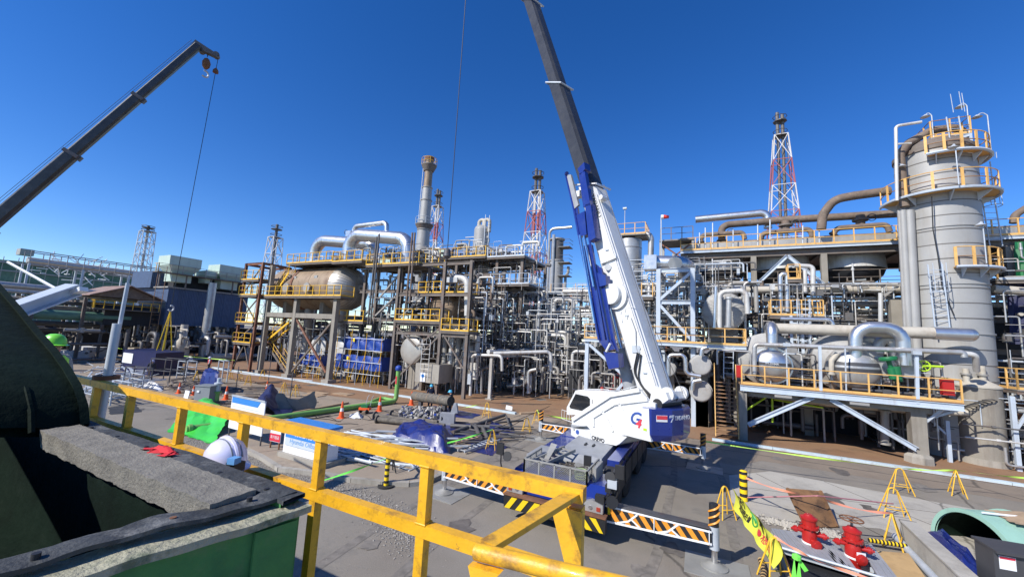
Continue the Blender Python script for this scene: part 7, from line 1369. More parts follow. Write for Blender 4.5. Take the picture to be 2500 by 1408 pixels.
for i, (q, r) in enumerate((((1105, 1062, 1232, 1020), .11), ((1150, 1048, 1195, 1050), .12), ((1160, 1045, 1172, 1078), .12), ((1178, 1050, 1190, 1080), .1), ((1235, 1020, 1245, 1052), .07), ((1180, 1060, 1190, 1030), .06), ((1100, 1045, 1150, 1050), .12))): a, c = G(q[0], q[1])+Z3*.16, G(q[2], q[3])+Z3*.2; o = M().cyl(a, c, r, n=10).build('loose_pipe', 'pipe_dark', loc=a); tag(o, 'dark loose pipe piece lying on the blue ground sheet', 'pipe', 'loose pipes on the blue sheet')
def ground_ladder(label, a, c, w, m='galv', n=8, z=.12):
    a, c = V(a)+Z3*z, V(c)+Z3*z; t = thing('aluminium_ladder', label, 'ladder', a); d = (c-a).normalized(); s = V((-d.y, d.x, 0))*w/2
    for k in (-1, 1): M().beam(a+s*k, c+s*k, .05, .1).build('stile', m, t)
    for k in range(n): p = lerp(a, c, (k+.5)/n); M().beam(p-s, p+s, .05, .04).build('rung', m, t)
ground_ladder('long aluminium ladder lying along the blue ground sheets', G(1125, 1107), G(1212, 1078), .42, n=9); ground_ladder('short aluminium ladder lying beside the leaning trestle', G(985, 1155), G(1032, 1135), .5, n=4); ground_ladder('wooden edged duckboard lying on the blue sheet', G(1105, 1085), G(1170, 1070), .5, 'wood', 5)
t = thing('scaffold_bundle', 'bundle of white scaffold planks and tubes on the island', 'scaffold bundle', G(880, 1135)); 
for i in range(9): a, c = G(800+6*i, 1085+3*i)+Z3*(.25+.08*(i % 3)), G(935+9*i, 1140-2*i)+Z3*(.25+.08*(i % 3)); M().beam(a, c, .1, .08).build('plank', 'pipe_white' if i % 3 else 'pipe_grey', t)
for i in range(5): a = G(865+18*i, 1095+7*i)+Z3*.45; M().beam(a, a+V((.5, .4, .05)), .1, .1).build('coupler', 'galv', t)
t = thing('tripod', 'small black tripod trestle under the scaffold bundle', 'tripod', G(955, 1163)); c = G(955, 1160)
for k in range(3): M().cyl(c+V((.22*math.cos(k*2.1), .22*math.sin(k*2.1), .14)), c+Z3*.75, .025, n=6).build('leg', 'black', t)
# bollards
def bollard(label, c, h, r, n=4, base=True, yel='stripe_yellow'):
    t = thing('bollard', label, 'bollard', c)
    M().cyl(c, c+Z3*h, r, n=16).build('post', 'black', t)
    for k in range(n): z = h*(k+.05)/n; M().cyl(c+Z3*z, c+Z3*(z+h/n*.55), r*1.02, n=16).build('band', yel, t)
    if base: M().cyl(c, c+Z3*.05, r*3.6, n=20).build('base', 'rubber', t)
    M().lathe([(r, 0), (r*.7, .03), (0, .04)], c+Z3*h, (0, 0, 1), 14).build('cap', yel, t)
bollard('black and yellow delineator post with round base at the gravel edge', G(942, 1187), 1.05, .08, 5); bollard('black and yellow banded bollard on the pale concrete apron', G(1816, 1222), 1.05, .13, 4, False)
# A-frame barrier stands
AF = {}
def stand(label, c, rz=0., h=1.0, w=.5, m='yellow_rail', lean=.0):
    c = V(c); t = thing('barrier_stand', label, 'barrier stand', c); ux = V((math.cos(rz), math.sin(rz), 0)); uy = V((-ux.y, ux.x, 0))
    for s in (-1, 1):
        ft = uy*.22*s
        M().sweep(fillet([c+ux*w*-.5+ft, c+ux*w*-.16+Z3*h*.92+ft*.1, c+Z3*h+ft*.05, c+ux*w*.16+Z3*h*.92+ft*.1, c+ux*w*.5+ft], .1), .02, 6).build('frame', m, t); M().cyl(c+ux*w*-.38+ft*.8+Z3*h*.3, c+ux*w*.38+ft*.8+Z3*h*.3, .016, n=5).build('cross_bar', m, t)
    return c+Z3*h
s1 = stand('yellow barrier stand at the end of the pale blue kerb', G(1188, 1018), .1); s2 = stand('yellow barrier stand holding green tape beside the long ladder', G(1200, 1096), .2, .95); s3 = stand('yellow barrier stand holding ropes near the rear outrigger', G(1285, 1055), .2, .85); s4 = stand('yellow barrier stand tied with green tape beside the rear outrigger', G(1310, 1035), .1, .9)
s5 = stand('yellow barrier stand on the road beyond the manhole cover', G(2200, 1203), .1, 1.0, .7); s6 = stand('yellow barrier stand with chain on the concrete apron', G(2183, 1262), .1, 1.0, .75); s7 = stand('yellow barrier stand seen edge on near the green arch', G(2338, 1208), 1.35, 1.0, .7); s8 = stand('yellow barrier stand by the striped hose near the low wall', G(2182, 1335), 1.2, .95, .5)
for i, px in enumerate(((560, 925), (585, 930), (605, 940), (640, 925), (692, 962), (720, 968), (445, 915), (478, 930))):
    stand('small yellow barrier stand scattered in the left yard', G(*px), .4*i, .95, .5); [o for o in COL.objects if o.get('category') == 'barrier stand'][-1]['group'] = 'small barrier stands in the left yard'
# tapes
def tape(label, pts, m, w=.06, sag=.1, n=10, tw=1.5):
    rows = [[], []]; k = 0
    for i in range(len(pts)-1):
        for j in range(n+(1 if i == len(pts)-2 else 0)):
            q = j/n; p = lerp(pts[i], pts[i+1], q)-Z3*sag*4*q*(1-q); a = tw*math.sin(k*.5); k += 1; d = (V(pts[i+1])-V(pts[i])).normalized(); s = V((-d.y, d.x, 0))
            o_ = (Z3*math.cos(a)+s*math.sin(a))*w/2; rows[0].append(p-o_); rows[1].append(p+o_)
    o = M().sheet(rows).build('barrier_tape', m, loc=pts[0]); return tag(o, label, 'tape')
btop = G(942, 1187)+Z3*1.0
tape('green tape from the railing past the striped post', [G(720, 1215)+Z3*.3, btop, G(1012, 1135)+Z3*.75], 'tape_green', .08, .05); tape('green tape from the tarpaulin hump to a yellow stand', [G(1090, 1105)+Z3*.45, s2], 'tape_green', .08, .03); tape('lime tape between the kerb and the yellow stand', [P(1100, 1000, 26.0), s1], 'tape_lime', .06, .05); tape('lime tape between the stands and the rear outrigger', [s4, V((-8.2, 20.9, 1.4)), V((-5.6, 22.5, 1.2))], 'tape_lime', .07, .12)
tape('long bright green tape across the road from outrigger to yellow stands', [V((-.1, 21.0, 1.2)), s5, s7, V((13.5, 25, .95))], 'tape_lime', .07, .05); tape('lime tape across the far yard in front of the piping', [G(270, 868)+Z3*1.2, G(370, 880)+Z3*1.1, G(570, 905)+Z3*1.2], 'tape_lime', .09, .1)
for i, (a, c) in enumerate(((G(1340, 1028)+Z3*1.0, s2), (s3, G(1135, 1110)+Z3*.3), (s1, G(1345, 1022)+Z3*1.0))): o = M().sweep([lerp(a, c, q/8)-Z3*.15*q/8*(1-q/8) for q in range(9)], .018, 5).build('rope', 'black', loc=a); tag(o, 'thin dark rope strung low between the barrier stands', 'rope', 'dark ropes between stands')
# green hose cart, white rags
t = thing('hand_cart', 'orange and green hand cart beside the green ground pipe', 'cart', G(893, 1010)); c = G(890, 1008); M().box(c+Z3*.3, (.7, .4, .15), .4).build('tray', 'cone_orange', t); M().box(c+Z3*.45, (.45, .35, .18), .4).build('box', 'valve_green', t)
for s in (-.2, .2): M().sweep([c+V((s, .2, .3)), c+V((s, .35, 1.0)), c+V((s+.1, .4, 1.15))], .018, 5).build('handle', 'galv', t); M().cyl(c+V((s*1.4, -.1, .15)), c+V((s*1.4+.05, -.1, .15)), .15, n=12).build('wheel', 'black', t)
drape('white_rags', 'crumpled white rags on the ground beside the cone', [G(852, 1020), G(884, 1024), G(886, 1014), G(856, 1011)], hump(.2, .3), 'cloth_white', 14, 9, folds=.12, cat='rags')
for i, px in enumerate(((778, 960), (838, 962), (768, 965))): o = M().box(G(*px)+Z3*.03, (1.6, .9, .05), .1).build('wood_sheet', 'wood', loc=G(*px)); tag(o, 'thin pale wooden sheet lying flat on the brown yard', 'board', 'wooden sheets on the yard')
for i, (q) in enumerate(((690, 1015, 850, 985), (700, 1020, 800, 1000))): a, c = G(q[0], q[1])+Z3*.08, G(q[2], q[3])+Z3*.08; o = M().beam(a, c, .15, .1).build('timber_beam', 'wood', loc=a); tag(o, 'weathered timber beam lying beside the green ground pipe', 'timber', 'timber beams by the green pipe')
o = drape('dark_mat', 'dark flat mat on the yard concrete near the railing', [G(270, 1012), G(345, 1005), G(330, 985), G(262, 995)], lambda u_, v_: .01, 'cloth_dark', 4, 6, folds=.01, cat='mat', flatz=.014)
# crane shadow side: ladder, chain, rope in the tray (gear stays separate things)
ground_ladder('grey steel ladder lying in the crane tray', V((-5.0, 12.35, 1.52)), V((-4.35, 13.9, 1.75)), .5, 'plate_steel', 6, .0)
rc = random.Random(2); b = M()
for i in range(26): a = V((rc.uniform(-4.35, -3.6), rc.uniform(12.3, 13.2), 1.34+rc.uniform(0, .14))); b.sweep([a+V((.14*math.cos(q), .14*math.sin(q), .04*math.sin(q*2+i))) for q in [k*.9 for k in range(7)]], .022, 5, closed=True)
o = b.build('chain_heap', 'chain_dark', loc=(-4, 12.7, 1.3)); o['kind'] = 'stuff'; tag(o, 'heap of dark lifting chain in the crane tray', 'chain')
b = M().sweep([V((-3.45+.2*math.cos(q)*(1+.08*math.sin(q*3.3)), 12.3+.2*math.sin(q), 1.36+.012*q)) for q in [k*.5 for k in range(50)]], .025, 5); o = b.build('rope_coil', 'rope_green', loc=(-3.45, 12.3, 1.33)); tag(o, 'coil of pale green rope in the crane tray', 'rope')

for lab, m_, n_, xr, yr, Lr in (('rows of scaffold tubes and steel lengths laid out on the island', 'galv', 46, (790, 1000), (1065, 1135), (1.2, 3.2)), ('loose steel bars and planks strewn over the left yard', 'old_steel', 46, (400, 720), (935, 1000), (.8, 2.6)), ('pipe lengths laid out beside the blue ground sheets', 'pipe_dark', 26, (1090, 1230), (1030, 1090), (.8, 2.4)), ('cables and hoses trailing over the yard concrete', 'black', 22, (620, 1000), (1000, 1080), (1.5, 4))):
    b = M()
    for i in range(n_):
        p = G(rs.uniform(*xr), rs.uniform(*yr))+Z3*(rs.uniform(.17, .4) if m_ == 'galv' else rs.uniform(.05, .2)); a = (.35 if m_ == 'galv' else .6)+rs.gauss(0, .35); L = rs.uniform(*Lr); d = V((math.cos(a)*L, math.sin(a)*L, 0))
        if m_ == 'black': b.sweep([p+d*k/8+V((.25*math.sin(k*.9+i), .25*math.cos(k*1.1+i), -p.z+.03)) for k in range(9)], .018, 5)
        elif i % 3: b.cyl(p, p+d, rs.uniform(.025, .06), n=6)
        else: b.beam(p, p+d, rs.uniform(.1, .22), .05)
    o = b.build('laid_out_steel' if m_ != 'black' else 'trailing_cables', m_); o['kind'] = 'stuff'; tag(o, lab, 'materials' if m_ != 'black' else 'cables')
# ================================================================== right foreground: hydrant pit, banner, low wall, green arch
def up_at(px, z): return G(px[0], px[1], z)
# banner between two stands
b0, b1 = G(1770, 1262), G(1893, 1415); z_b = .95
st_a = stand('orange barrier stand carrying the far end of the yellow banner', b0, .6, 1.0, .5, 'yellow_rail'); st_b = stand('orange barrier stand carrying the near end of the yellow banner', b1, .5, 1.0, .62, 'yellow_rail')
ta, tb = up_at((1786, 1190), 1.0), up_at((1900, 1322), 1.0); la, lb = up_at((1790, 1238), .42), up_at((1892, 1388), .42)
t = thing('safety_banner', 'yellow safety banner with dark Korean lettering hung between orange stands', 'banner', b0)
def bp(u_, v_): p = lerp(lerp(la, lb, u_), lerp(ta, tb, u_), v_); d = (tb-ta).normalized(); n_ = V((d.y, -d.x, 0)); return p+n_*(.05*math.sin(u_*9)*math.sin(v_*3.1)+.03*math.sin(u_*21+v_*4)-.12*math.sin(v_*math.pi))
M().sheet([[bp(i/24, j/8) for i in range(25)] for j in range(9)]).build('cloth', 'banner_yellow', t)
def btext(body, m, u0, v0, size):
    cu = bpy.data.curves.new('t', 'FONT'); cu.body = body; cu.size = size; cu.resolution_u = 2; cu.offset = .008; tmp = bpy.data.objects.new('tmp', cu); COL.objects.link(tmp); me = bpy.data.meshes.new_from_object(tmp.evaluated_get(bpy.context.evaluated_depsgraph_get())); bpy.data.objects.remove(tmp)
    L = (tb-ta).length; H = (ta-la).length; d = (tb-ta).normalized(); n_ = V((d.y, -d.x, 0)); base = WL[t.name]
    for v in me.vertices: v.co = bp(u0+v.co.x/L, v0+v.co.y/H)+n_*.012-base
    me.materials.clear(); me.materials.append(MATS[m]); link('lettering', me, t)
btext('안전', 'text_black', .1, .5, .42); btext('제일', 'text_black', .58, .5, .42); btext('제일산업건설', 'text_black', .13, .22, .17); btext('기간제건설', 'text_red', .66, .2, .16)
L_ = (tb-ta).length; d = (tb-ta).normalized(); n_ = V((d.y, -d.x, 0))
M().sweep([bp(.46+.055*math.cos(q), .55+.3*math.sin(q))+n_*.02 for q in [k*math.pi/9 for k in range(18)]], .022, 4, closed=True).build('green_ring', 'banner_green', t); M().sweep([bp(.46, .4)+n_*.02, bp(.46, .7)+n_*.02], .03, 4).build('green_cross', 'banner_green', t); M().sweep([bp(.43, .55)+n_*.02, bp(.49, .55)+n_*.02], .03, 4).build('green_cross', 'banner_green', t)
M().sheet([[bp(.60+.045*math.cos(q)*r, .32+.12*math.sin(q)*r)+n_*.018 for r in (0, .5, 1)] for q in [k*math.pi/8 for k in range(17)]]).build('red_logo', 'text_red', t)
# plywood cover leaning
A, B = G(1965, 1290), G(2045, 1287); tl, tr_ = up_at((1918, 1193), .75), up_at((2005, 1200), .75)
t = thing('manhole_cover', 'dark stained brown plywood pit cover propped up beside the hydrants', 'cover', A); nrm = (B-A).cross(tl-A).normalized()
pc = [A, B, tr_, tl]; M().prism(pc, nrm*.05).build('panel', 'plywood', t)
def on(u_, v_): return lerp(lerp(A, B, u_), lerp(tl, tr_, u_), v_)
f_n = nrm if nrm.dot(CAM-A) > 0 else -nrm
if f_n.dot(nrm) < 0: of = .004
else: of = .054
for (u0, u1, v0, v1, m_) in ((.28, .5, .28, .42, 'black'), (.36, .47, .42, .48, 'sign_white'), (.72, .88, .55, .78, 'stripe_orange')): M().prism([on(u0, v0)+f_n*of, on(u1, v0)+f_n*of, on(u1, v1)+f_n*of, on(u0, v1)+f_n*of], f_n*.008).build('patch', m_, t)
for q in (.04, .96): M().beam(on(q, 0)+f_n*of, on(q, 1)+f_n*of, .08, .05, up=nrm).build('edge_batten', 'plywood', t)
M().beam(lerp(A, B, .5)+V((.0, .9, 0)), on(.5, .8), .07).build('prop', 'wood', t)
# pit: flat dark floor with concrete rim, plastic decks, pipe rail
pit = [G(1850, 1372), G(1905, 1345), G(2185, 1455), G(2330, 1560), G(2000, 1600)]
# a flat near-black sheet paints the pit's dark inside; the deck stands over it
t = bpy.data.objects.new('pit', None); COL.objects.link(t); t['kind'] = 'structure'; WL[t.name] = V((0, 0, 0))
px0, px1, py0, py1 = 1.75, 5.0, 10.2, 14.05
for a, c in (((px0, py0, -.0), (px0+.12, py1, .16)), ((px1-.12, py0, -.0), (px1, py1, .16)), ((px0+.12, py1-.12, 0), (px1-.12, py1, .16))): M().box2(a, c).build('rim', 'concrete', t)
M().box2((px0+.12, py0, .012), (px1-.12, py1-.12, .02)).build('floor', 'dark_clad_shade', t)
def plank_deck(label, quad, n, m, z, cat='deck'):
    t = thing('plastic_deck', label, cat, quad[0]); q = [V((p.x, p.y, 0)) for p in quad]
    for k in range(n):
        u0, u1 = k/n+.004, (k+1)/n-.004; a, b_, c, d_ = lerp(q[0], q[1], u0), lerp(q[0], q[1], u1), lerp(q[3], q[2], u1), lerp(q[3], q[2], u0); M().prism([p+Z3*(z-.05) for p in (a, b_, c, d_)], Z3*(.05+.006*(k % 2))).build('slat', m, t)
    for v in (.08, .5, .92): M().beam(lerp(q[0], q[3], v)+Z3*(z-.11), lerp(q[1], q[2], v)+Z3*(z-.11), .08, .1).build('bearer', 'galv', t)
    return t
DZ2 = .30
plank_deck('ribbed grey plastic deck under the smaller red hydrant', [up_at(q, DZ2) for q in ((1882, 1288), (1975, 1302), (2090, 1392), (1905, 1335))], 15, 'plastic_grey', DZ2); plank_deck('ribbed grey plastic deck between the two red hydrants', [up_at(q, DZ2) for q in ((1982, 1303), (2043, 1322), (2098, 1397), (2040, 1372))], 9, 'plastic_grey', DZ2); plank_deck('ribbed grey plastic deck right of the larger red hydrant', [up_at(q, DZ2) for q in ((2098, 1330), (2128, 1328), (2200, 1420), (2165, 1440))], 6, 'plastic_grey', DZ2)
M_ = M(); a, c = up_at((1895, 1332), .32), up_at((2230, 1432), .32); o = M_.cyl(a, c, .035, n=8).build('edge_pipe', 'galv', loc=a); tag(o, 'thin galvanised pipe along the front edge of the hydrant decks', 'pipe')
t = thing('ply_sheet', 'yellowish plywood sheet laid over the pit beside the low wall', 'board', up_at((2150, 1345), .2)); M().prism([up_at(q, .2) for q in ((2125, 1345), (2218, 1352), (2262, 1415), (2180, 1420))], Z3*.03).build('sheet', 'ply_pale', t)
stones('pit_gravel', [G(1868, 1266), G(1930, 1285), G(2000, 1297), G(2055, 1310)], 900, .03, .07, 'pale_concrete', sd=.16, label='pale gravel band behind the hydrant decks')
def hydrant(label, px, s, tagged=False, wheel=True):
    c = up_at(px, .0); t = thing('fire_hydrant', label, 'hydrant', c); z = c.z
    M().lathe([(.0, 0), (.25, 0), (.25, .06), (.17, .07), (.17, .16), (.2, .2), (.2, .62), (.17, .7), (.17, .76), (.26, .77), (.26, .83), (.2, .84), (.2, 1.0), (.23, 1.01), (.23, 1.06), (.14, 1.1), (.1, 1.15), (0, 1.16)], c, (0, 0, 1), 20).build('barrel', 'red_paint', t)
    M().lathe([(.2, 0), (.215, .01), (.215, .05), (.2, .06)], c+Z3*.3, (.1, 0, 1), 18).build('white_strap', 'sign_white', t)
    M().lathe([(.1, 0), (.1, .2), (.15, .205), (.15, .25), (.11, .26), (.11, .29), (.04, .3), (0, .31)], c+V((.05, -.1, .42)), (.3, -1, -.1), 16).build('pumper_outlet', 'red_paint', t)
    for sx, zo in ((-1, .66), (1, .6)):
        o_ = M().cyl(c+V((sx*.12, 0, zo)), c+V((sx*.34, -.03, zo)), .065, n=12).build('hose_outlet', 'red_paint', t); M().lathe([(.095, 0), (.095, .07), (.07, .08), (.07, .11), (.03, .12), (.03, .16), (0, .165)], c+V((sx*.33, -.03, zo)), (sx, -.1, 0), 14).build('outlet_cap', 'red_paint', o_); M().cyl(c+V((sx*.26, -.02, zo)), c+V((sx*.26, -.02, zo+.1)), .04, n=8).build('valve_neck', 'red_paint', o_)
        wc = c+V((sx*.26, -.02, zo+.2)); M().sweep([wc+V((.09*math.cos(q), .09*math.sin(q), 0)) for q in [k*math.pi/6 for k in range(12)]], .012, 4, closed=True).build('valve_wheel', 'steel_dark', o_); M().cyl(wc-Z3*.16, wc, .015, n=5).build('valve_stem', 'steel_dark', o_)
    for k in range(8): q = k*math.pi/4; p = c+V((.235*math.cos(q), .235*math.sin(q), .8)); M().cyl(p-Z3*.06, p+Z3*.06, .02, n=6).build('bolt', 'red_paint', t)
    if wheel:
        wc = c+Z3*1.34; M().cyl(c+Z3*1.15, wc, .035, n=8).build('stem', 'steel_dark', t); M().sweep([wc+V((.28*math.cos(q), .28*math.sin(q), 0)) for q in [k*math.pi/9 for k in range(18)]], .02, 6, closed=True).build('handwheel', 'rust', t)
        for k in range(3): q = k*math.pi/3; M().cyl(wc-V((.28*math.cos(q), .28*math.sin(q), 0)), wc+V((.28*math.cos(q), .28*math.sin(q), 0)), .014, n=5).build('spoke', 'rust', t)
    if tagged: M().box(c+V((.12, -.26, .42)), (.22, .012, .3), .2).build('paper_tag', 'sign_white', t); M().box(c+V((.1, -.268, .46)), (.04, .012, .12), .2).build('print', 'text_black', t); M().box(c+V((.16, -.258, .46)), (.03, .012, .12), .2).build('print', 'text_black', t)
    t.scale = (.88, .88, .92); return t
h1_ = hydrant('smaller faded red fire hydrant without handwheel on the plastic deck', (1978, 1352), 1, False, False); h2_ = hydrant('larger bright red fire hydrant with rusty handwheel and paper tag', (2085, 1388), 1, True, True)
tape('orange tape from the banded bollard to the stand by the low wall', [G(1816, 1222)+Z3*.85, G(2000, 1330)+Z3*1.35, s8], 'tape_orange', .07, .1); tape('orange tape from the banner stand along the hydrant decks', [st_b, up_at((2000, 1370), .75), up_at((2240, 1445), .6)], 'tape_orange', .07, .02); o = tape('drooping orange tape tail tied to the banner stand', [st_b, st_b+V((.35, .1, -.75))], 'tape_orange', .06, -.05)
o = M().sweep([G(1816, 1222)+Z3*.12, G(2000, 1285)+Z3*.95, s6-Z3*.55], .022, 5).build('barrier_chain', 'rope_red', loc=G(1816, 1222)); tag(o, 'red and white barrier chain across the concrete apron', 'chain')
t = thing('tape_knot', 'green tape knot on a post by the hydrant decks', 'tape', up_at((1950, 1405), .5)); c = up_at((1945, 1360), .9)
for q in ((-.12, 0, -.75), (.05, 0, -.7), (.18, .03, -.25)): M().beam(c, c+V(q), .09, .015, up=(0, 1, 0)).build('tail', 'tape_green', t)
M().lathe([(0, -.08), (.09, -.03), (.09, .05), (0, .09)], c, (0, 0, 1), 8).build('knot', 'tape_green', t)
def striped_hose(label, pts, r, ma, mb, n=18):
    f = fillet(pts, .3); t = thing('edge_guard', label, 'edge guard', f[0]); M().sweep(f, r, 10).build('tube', ma, t)
    L = sum((f[i+1]-f[i]).length for i in range(len(f)-1)); k = 0
    for i in range(n):
        s = L*(i+.25)/n; acc = 0
        for j in range(len(f)-1):
            l = (f[j+1]-f[j]).length
            if acc+l >= s: d = (f[j+1]-f[j]).normalized(); p = f[j]+d*(s-acc); M().cyl(p-d*L/n*.22, p+d*L/n*.22, r*1.03, n=10, caps=False).build('stripe', mb, t); break
            acc += l
striped_hose('black and cream striped guard hose below the banner', [G(1858, 1372)+Z3*.06, G(1866, 1400)+Z3*.06, G(1862, 1440)+Z3*.06], .075, 'black', 'ply_pale', 9); striped_hose('yellow and black striped guard bar beside the stand at the low wall', [G(2122, 1335)+Z3*.2, G(2215, 1350)+Z3*.2], .06, 'black', 'stripe_yellow', 10)
# low concrete wall
wa, wb = G(2200, 1322), G(2283, 1410); d = (wb-wa).normalized(); n2 = V((-d.y, d.x, 0)); n2 = n2 if n2.x > 0 else -n2
t = thing('low_wall', 'low pale concrete channel wall at the right foreground', 'wall', wa); e = wa+d*7.5
M().prism([wa, e, e+n2*.34, wa+n2*.34], Z3*.62).build('wall', 'pale_concrete', t); M().prism([wa-n2*.03, e-n2*.03, e+n2*.37, wa+n2*.37], Z3*.05).build('coping', 'pale_concrete', t).location.z += .62
o = M().cyl(wa-n2*.12+Z3*.12, e-n2*.12+Z3*.12, .1, n=12).build('drain_pipe', 'galv', loc=wa); tag(o, 'grey drain pipe along the foot of the low wall', 'pipe')
drape('blue_tarpaulin', 'dark blue tarpaulin lying along the low wall under the green arch', [G(2225, 1300)+n2*.1, G(2380, 1420)+n2*.1, G(2400, 1385), G(2290, 1295)], hump(.28, .25), 'tarp_blue', 17, 20, folds=.07)
# mint green half-round covers
def arch(label, c, r, axd, L, m_out, th=.06, n=26, ribs=True, inner='fibre_shade'):
    c = V(c); ax = V(axd).normalized(); s = V((-ax.y, ax.x, 0)); t = thing('arch_cover', label, 'cover', c); an = [math.pi*i/n for i in range(n+1)]
    def ring(rr, q): return [c+ax*q+s*rr*math.cos(a)+Z3*rr*math.sin(a) for a in an]
    o = M().sheet([ring(r, 0), ring(r, L*.5), ring(r, L)]).build('shell', m_out, t); M().sheet([ring(r-th, 0), ring(r-th, L)]).build('lining', inner, t)
    b = M(); ra, rb_ = ring(r-th*1.6, 0), ring(r+.02, 0); rc_, rd_ = ring(r-th*1.6, .07), ring(r+.02, .07); k = n+1
    b.add(ra+rb_+rc_+rd_, [(i, i+1, k+i+1, k+i) for i in range(n)]+[(2*k+i, 3*k+i, 3*k+i+1, 2*k+i+1) for i in range(n)]+[(k+i, k+i+1, 3*k+i+1, 3*k+i) for i in range(n)]).build('rim', 'mint', t)
    if ribs: M().sweep(ring(r+.02, L*.22), .05, 6).build('rib', m_out, t)
    return t
ac_ = V((6.95, 17.05, 0)); arch('mint green half round fibreglass cover lying open end forward', ac_, 1.15, (.9, .42, 0), 6.0, 'mint'); arch('dark green half round cover standing behind the mint green cover', V((10.6, 20.2, .0)), 1.1, (.95, .3, 0), 4, 'tank_green')
drape('cloth_pile', 'dusty pink cloth and netting lying on top of the mint cover', [V((7.7, 16.7, 1.12)), V((9.9, 17.7, 1.12)), V((9.6, 18.5, 1.1)), V((7.5, 17.6, 1.12))], hump(.12, .3), 'wood', 12, 12, folds=.08, cat='cloth'); o = M().sweep([V((7.2, 17.0, 1.2)), V((8.2, 17.3, 1.2)), V((9.5, 17.2, 1.15)), V((11, 17.6, 1.0))], .03, 6).build('white_rope', 'sign_white', loc=(7.2, 17, 1.2)); tag(o, 'white rope lying over the mint green cover', 'rope')
# grey electrical box
c0 = G(2378, 1313, 1.3); c1 = G(2425, 1345, 1.3); t = thing('electric_box', 'dark grey electrical box with warning label in the right foreground', 'electrical box', (c1.x+.8, c1.y+.3, 0)); dx = V((1, .12, 0)).normalized()
bx = M().prism([c1, c1+dx*1.9, c1+dx*1.9+(c0-c1), c0], Z3*-1.3).build('case', 'box_grey', t); fn = V((dx.y, -dx.x, 0)); M().prism([c1+fn*.06+(c1-c0)*.08, c1+dx*1.95+fn*.06, c1+dx*1.95+(c0-c1)*1.05, c0-dx*.04+(c0-c1)*.05], Z3*.05).build('lid', 'box_grey', t)
lb_ = c1+dx*.02-Z3*.12; ls = M().prism([c1+dx*.08-Z3*.34+fn*.004, c1+dx*.36-Z3*.34+fn*.004, c1+dx*.36-Z3*.06+fn*.004, c1+dx*.08-Z3*.06+fn*.004], fn*.006).build('warning_label', 'sign_white', bx); M().prism([c1+dx*.09-Z3*.12+fn*.012, c1+dx*.35-Z3*.12+fn*.012, c1+dx*.35-Z3*.07+fn*.012, c1+dx*.09-Z3*.07+fn*.012], fn*.004).build('red_strip', 'sign_red', bx)
M().prism([c1+dx*.62-Z3*.33+fn*.004, c1+dx*1.2-Z3*.33+fn*.004, c1+dx*1.2-Z3*.2+fn*.004, c1+dx*.62-Z3*.2+fn*.004], fn*.006).build('number_label', 'sign_white', bx); text('151', bx, 'text_black', c1+dx*.66-Z3*.31+fn*.012, dx, Z3, .12, .002)
# ================================================================== foreground: deck edge, yellow railing, green tank
deck = bpy.data.objects.new('viewing_deck', None); COL.objects.link(deck); deck['kind'] = 'structure'; WL[deck.name] = V((0, 0, 0))
ZD = 3.85
M().box2((-7.5, -3, ZD-.12), (3.5, 1.85, ZD)).build('deck_plate', 'grating', deck)
for x in (-7.2, -3.8, -.4, 3.2):
    for y in (-2.7, 1.6): M().box2((x-.1, y-.1, 0), (x+.1, y+.1, ZD-.12)).build('leg', 'yellow_near', deck)
M().box2((-13, 2.0, 3.3), (-8.4, 3.3, 3.4)).build('deck_plate', 'grating', deck)
for x in (-12.8, -8.6): M().box2((x-.08, 2.1, 0), (x+.08, 3.2, 3.3)).build('leg', 'yellow_near', deck)
ZR = 4.97
def rp_(px): return G(px[0], px[1], ZR)
ra, rb2 = rp_((150, 908)), rp_((1428, 1190)); rd = (rb2-ra).normalized(); rn = V((rd.y, -rd.x, 0))
t = thing('guard_railing', 'bright yellow square tube guard railing across the foreground', 'railing', V((ra.x, ra.y, ZD)))
S_ = .06
def rbeam(name, a, c, w_=S_, h_=S_): return M().beam(a, c, w_, h_).build(name, 'yellow_near', t)
rbeam('top_rail', ra-Z3*S_/2, rb2-Z3*S_/2)
posts = [(240, 925), (325, 955), (450, 985), (600, 1020), (790, 1065), (1045, 1110)]
zm_ = ZR-.37
def on_rail(px, py):   # nearest along rail from pixel x
    best = None
    for i in range(400):
        q = lerp(ra, rb2, i/399); e = abs(proj(q)[0]-px)
        if best is None or e < best[0]: best = (e, q)
    return best[1]
PR = [on_rail(*p) for p in posts]
for i, q in enumerate(PR):
    q = V((q.x, q.y, 0)); full_ = i in (0, 4, 5)
    M().box((q.x, q.y, (ZR-S_+(ZD if full_ else zm_))/2), (.052, .052, ZR-S_-(ZD if full_ else zm_)), math.atan2(rd.y, rd.x)).build('post', 'yellow_near', t)
for q in PR:
    for z in (ZR-S_, zm_+.032): M().sweep([V((q.x, q.y, z))+rd*.03*sx+rn*.03*sy for sx, sy in ((-1, -1), (1, -1), (1, 1), (-1, 1))], .005, 5, closed=True).build('weld_bead', 'yellow_near', t)
mend = lerp(ra, rb2, .985); rbeam('mid_rail', V((ra.x, ra.y, zm_)), V((mend.x, mend.y, zm_)), .058, .062)
qe = rb2-rd*.035; M().box((qe.x, qe.y, (ZR+ZD)/2-.04), (.06, .06, ZR-ZD-.08), math.atan2(rd.y, rd.x)).build('corner_post', 'yellow_near', t)
M().prism([qe-rd*.06+rn*.05+Z3*(ZR-.06), qe+rd*.035+rn*.05+Z3*(ZR-.06), qe+rd*.035+rn*.05+Z3*(ZR-.42), qe-rd*.02+rn*.05+Z3*(ZR-.30)] if False else [V((qe.x, qe.y, ZR-.08))+rn*.042-rd*.1, V((qe.x, qe.y, ZR-.08))+rn*.042+rd*.04, V((qe.x, qe.y, ZR-.5))+rn*.042+rd*.04], rn*.012).build('gusset', 'yellow_near', t)
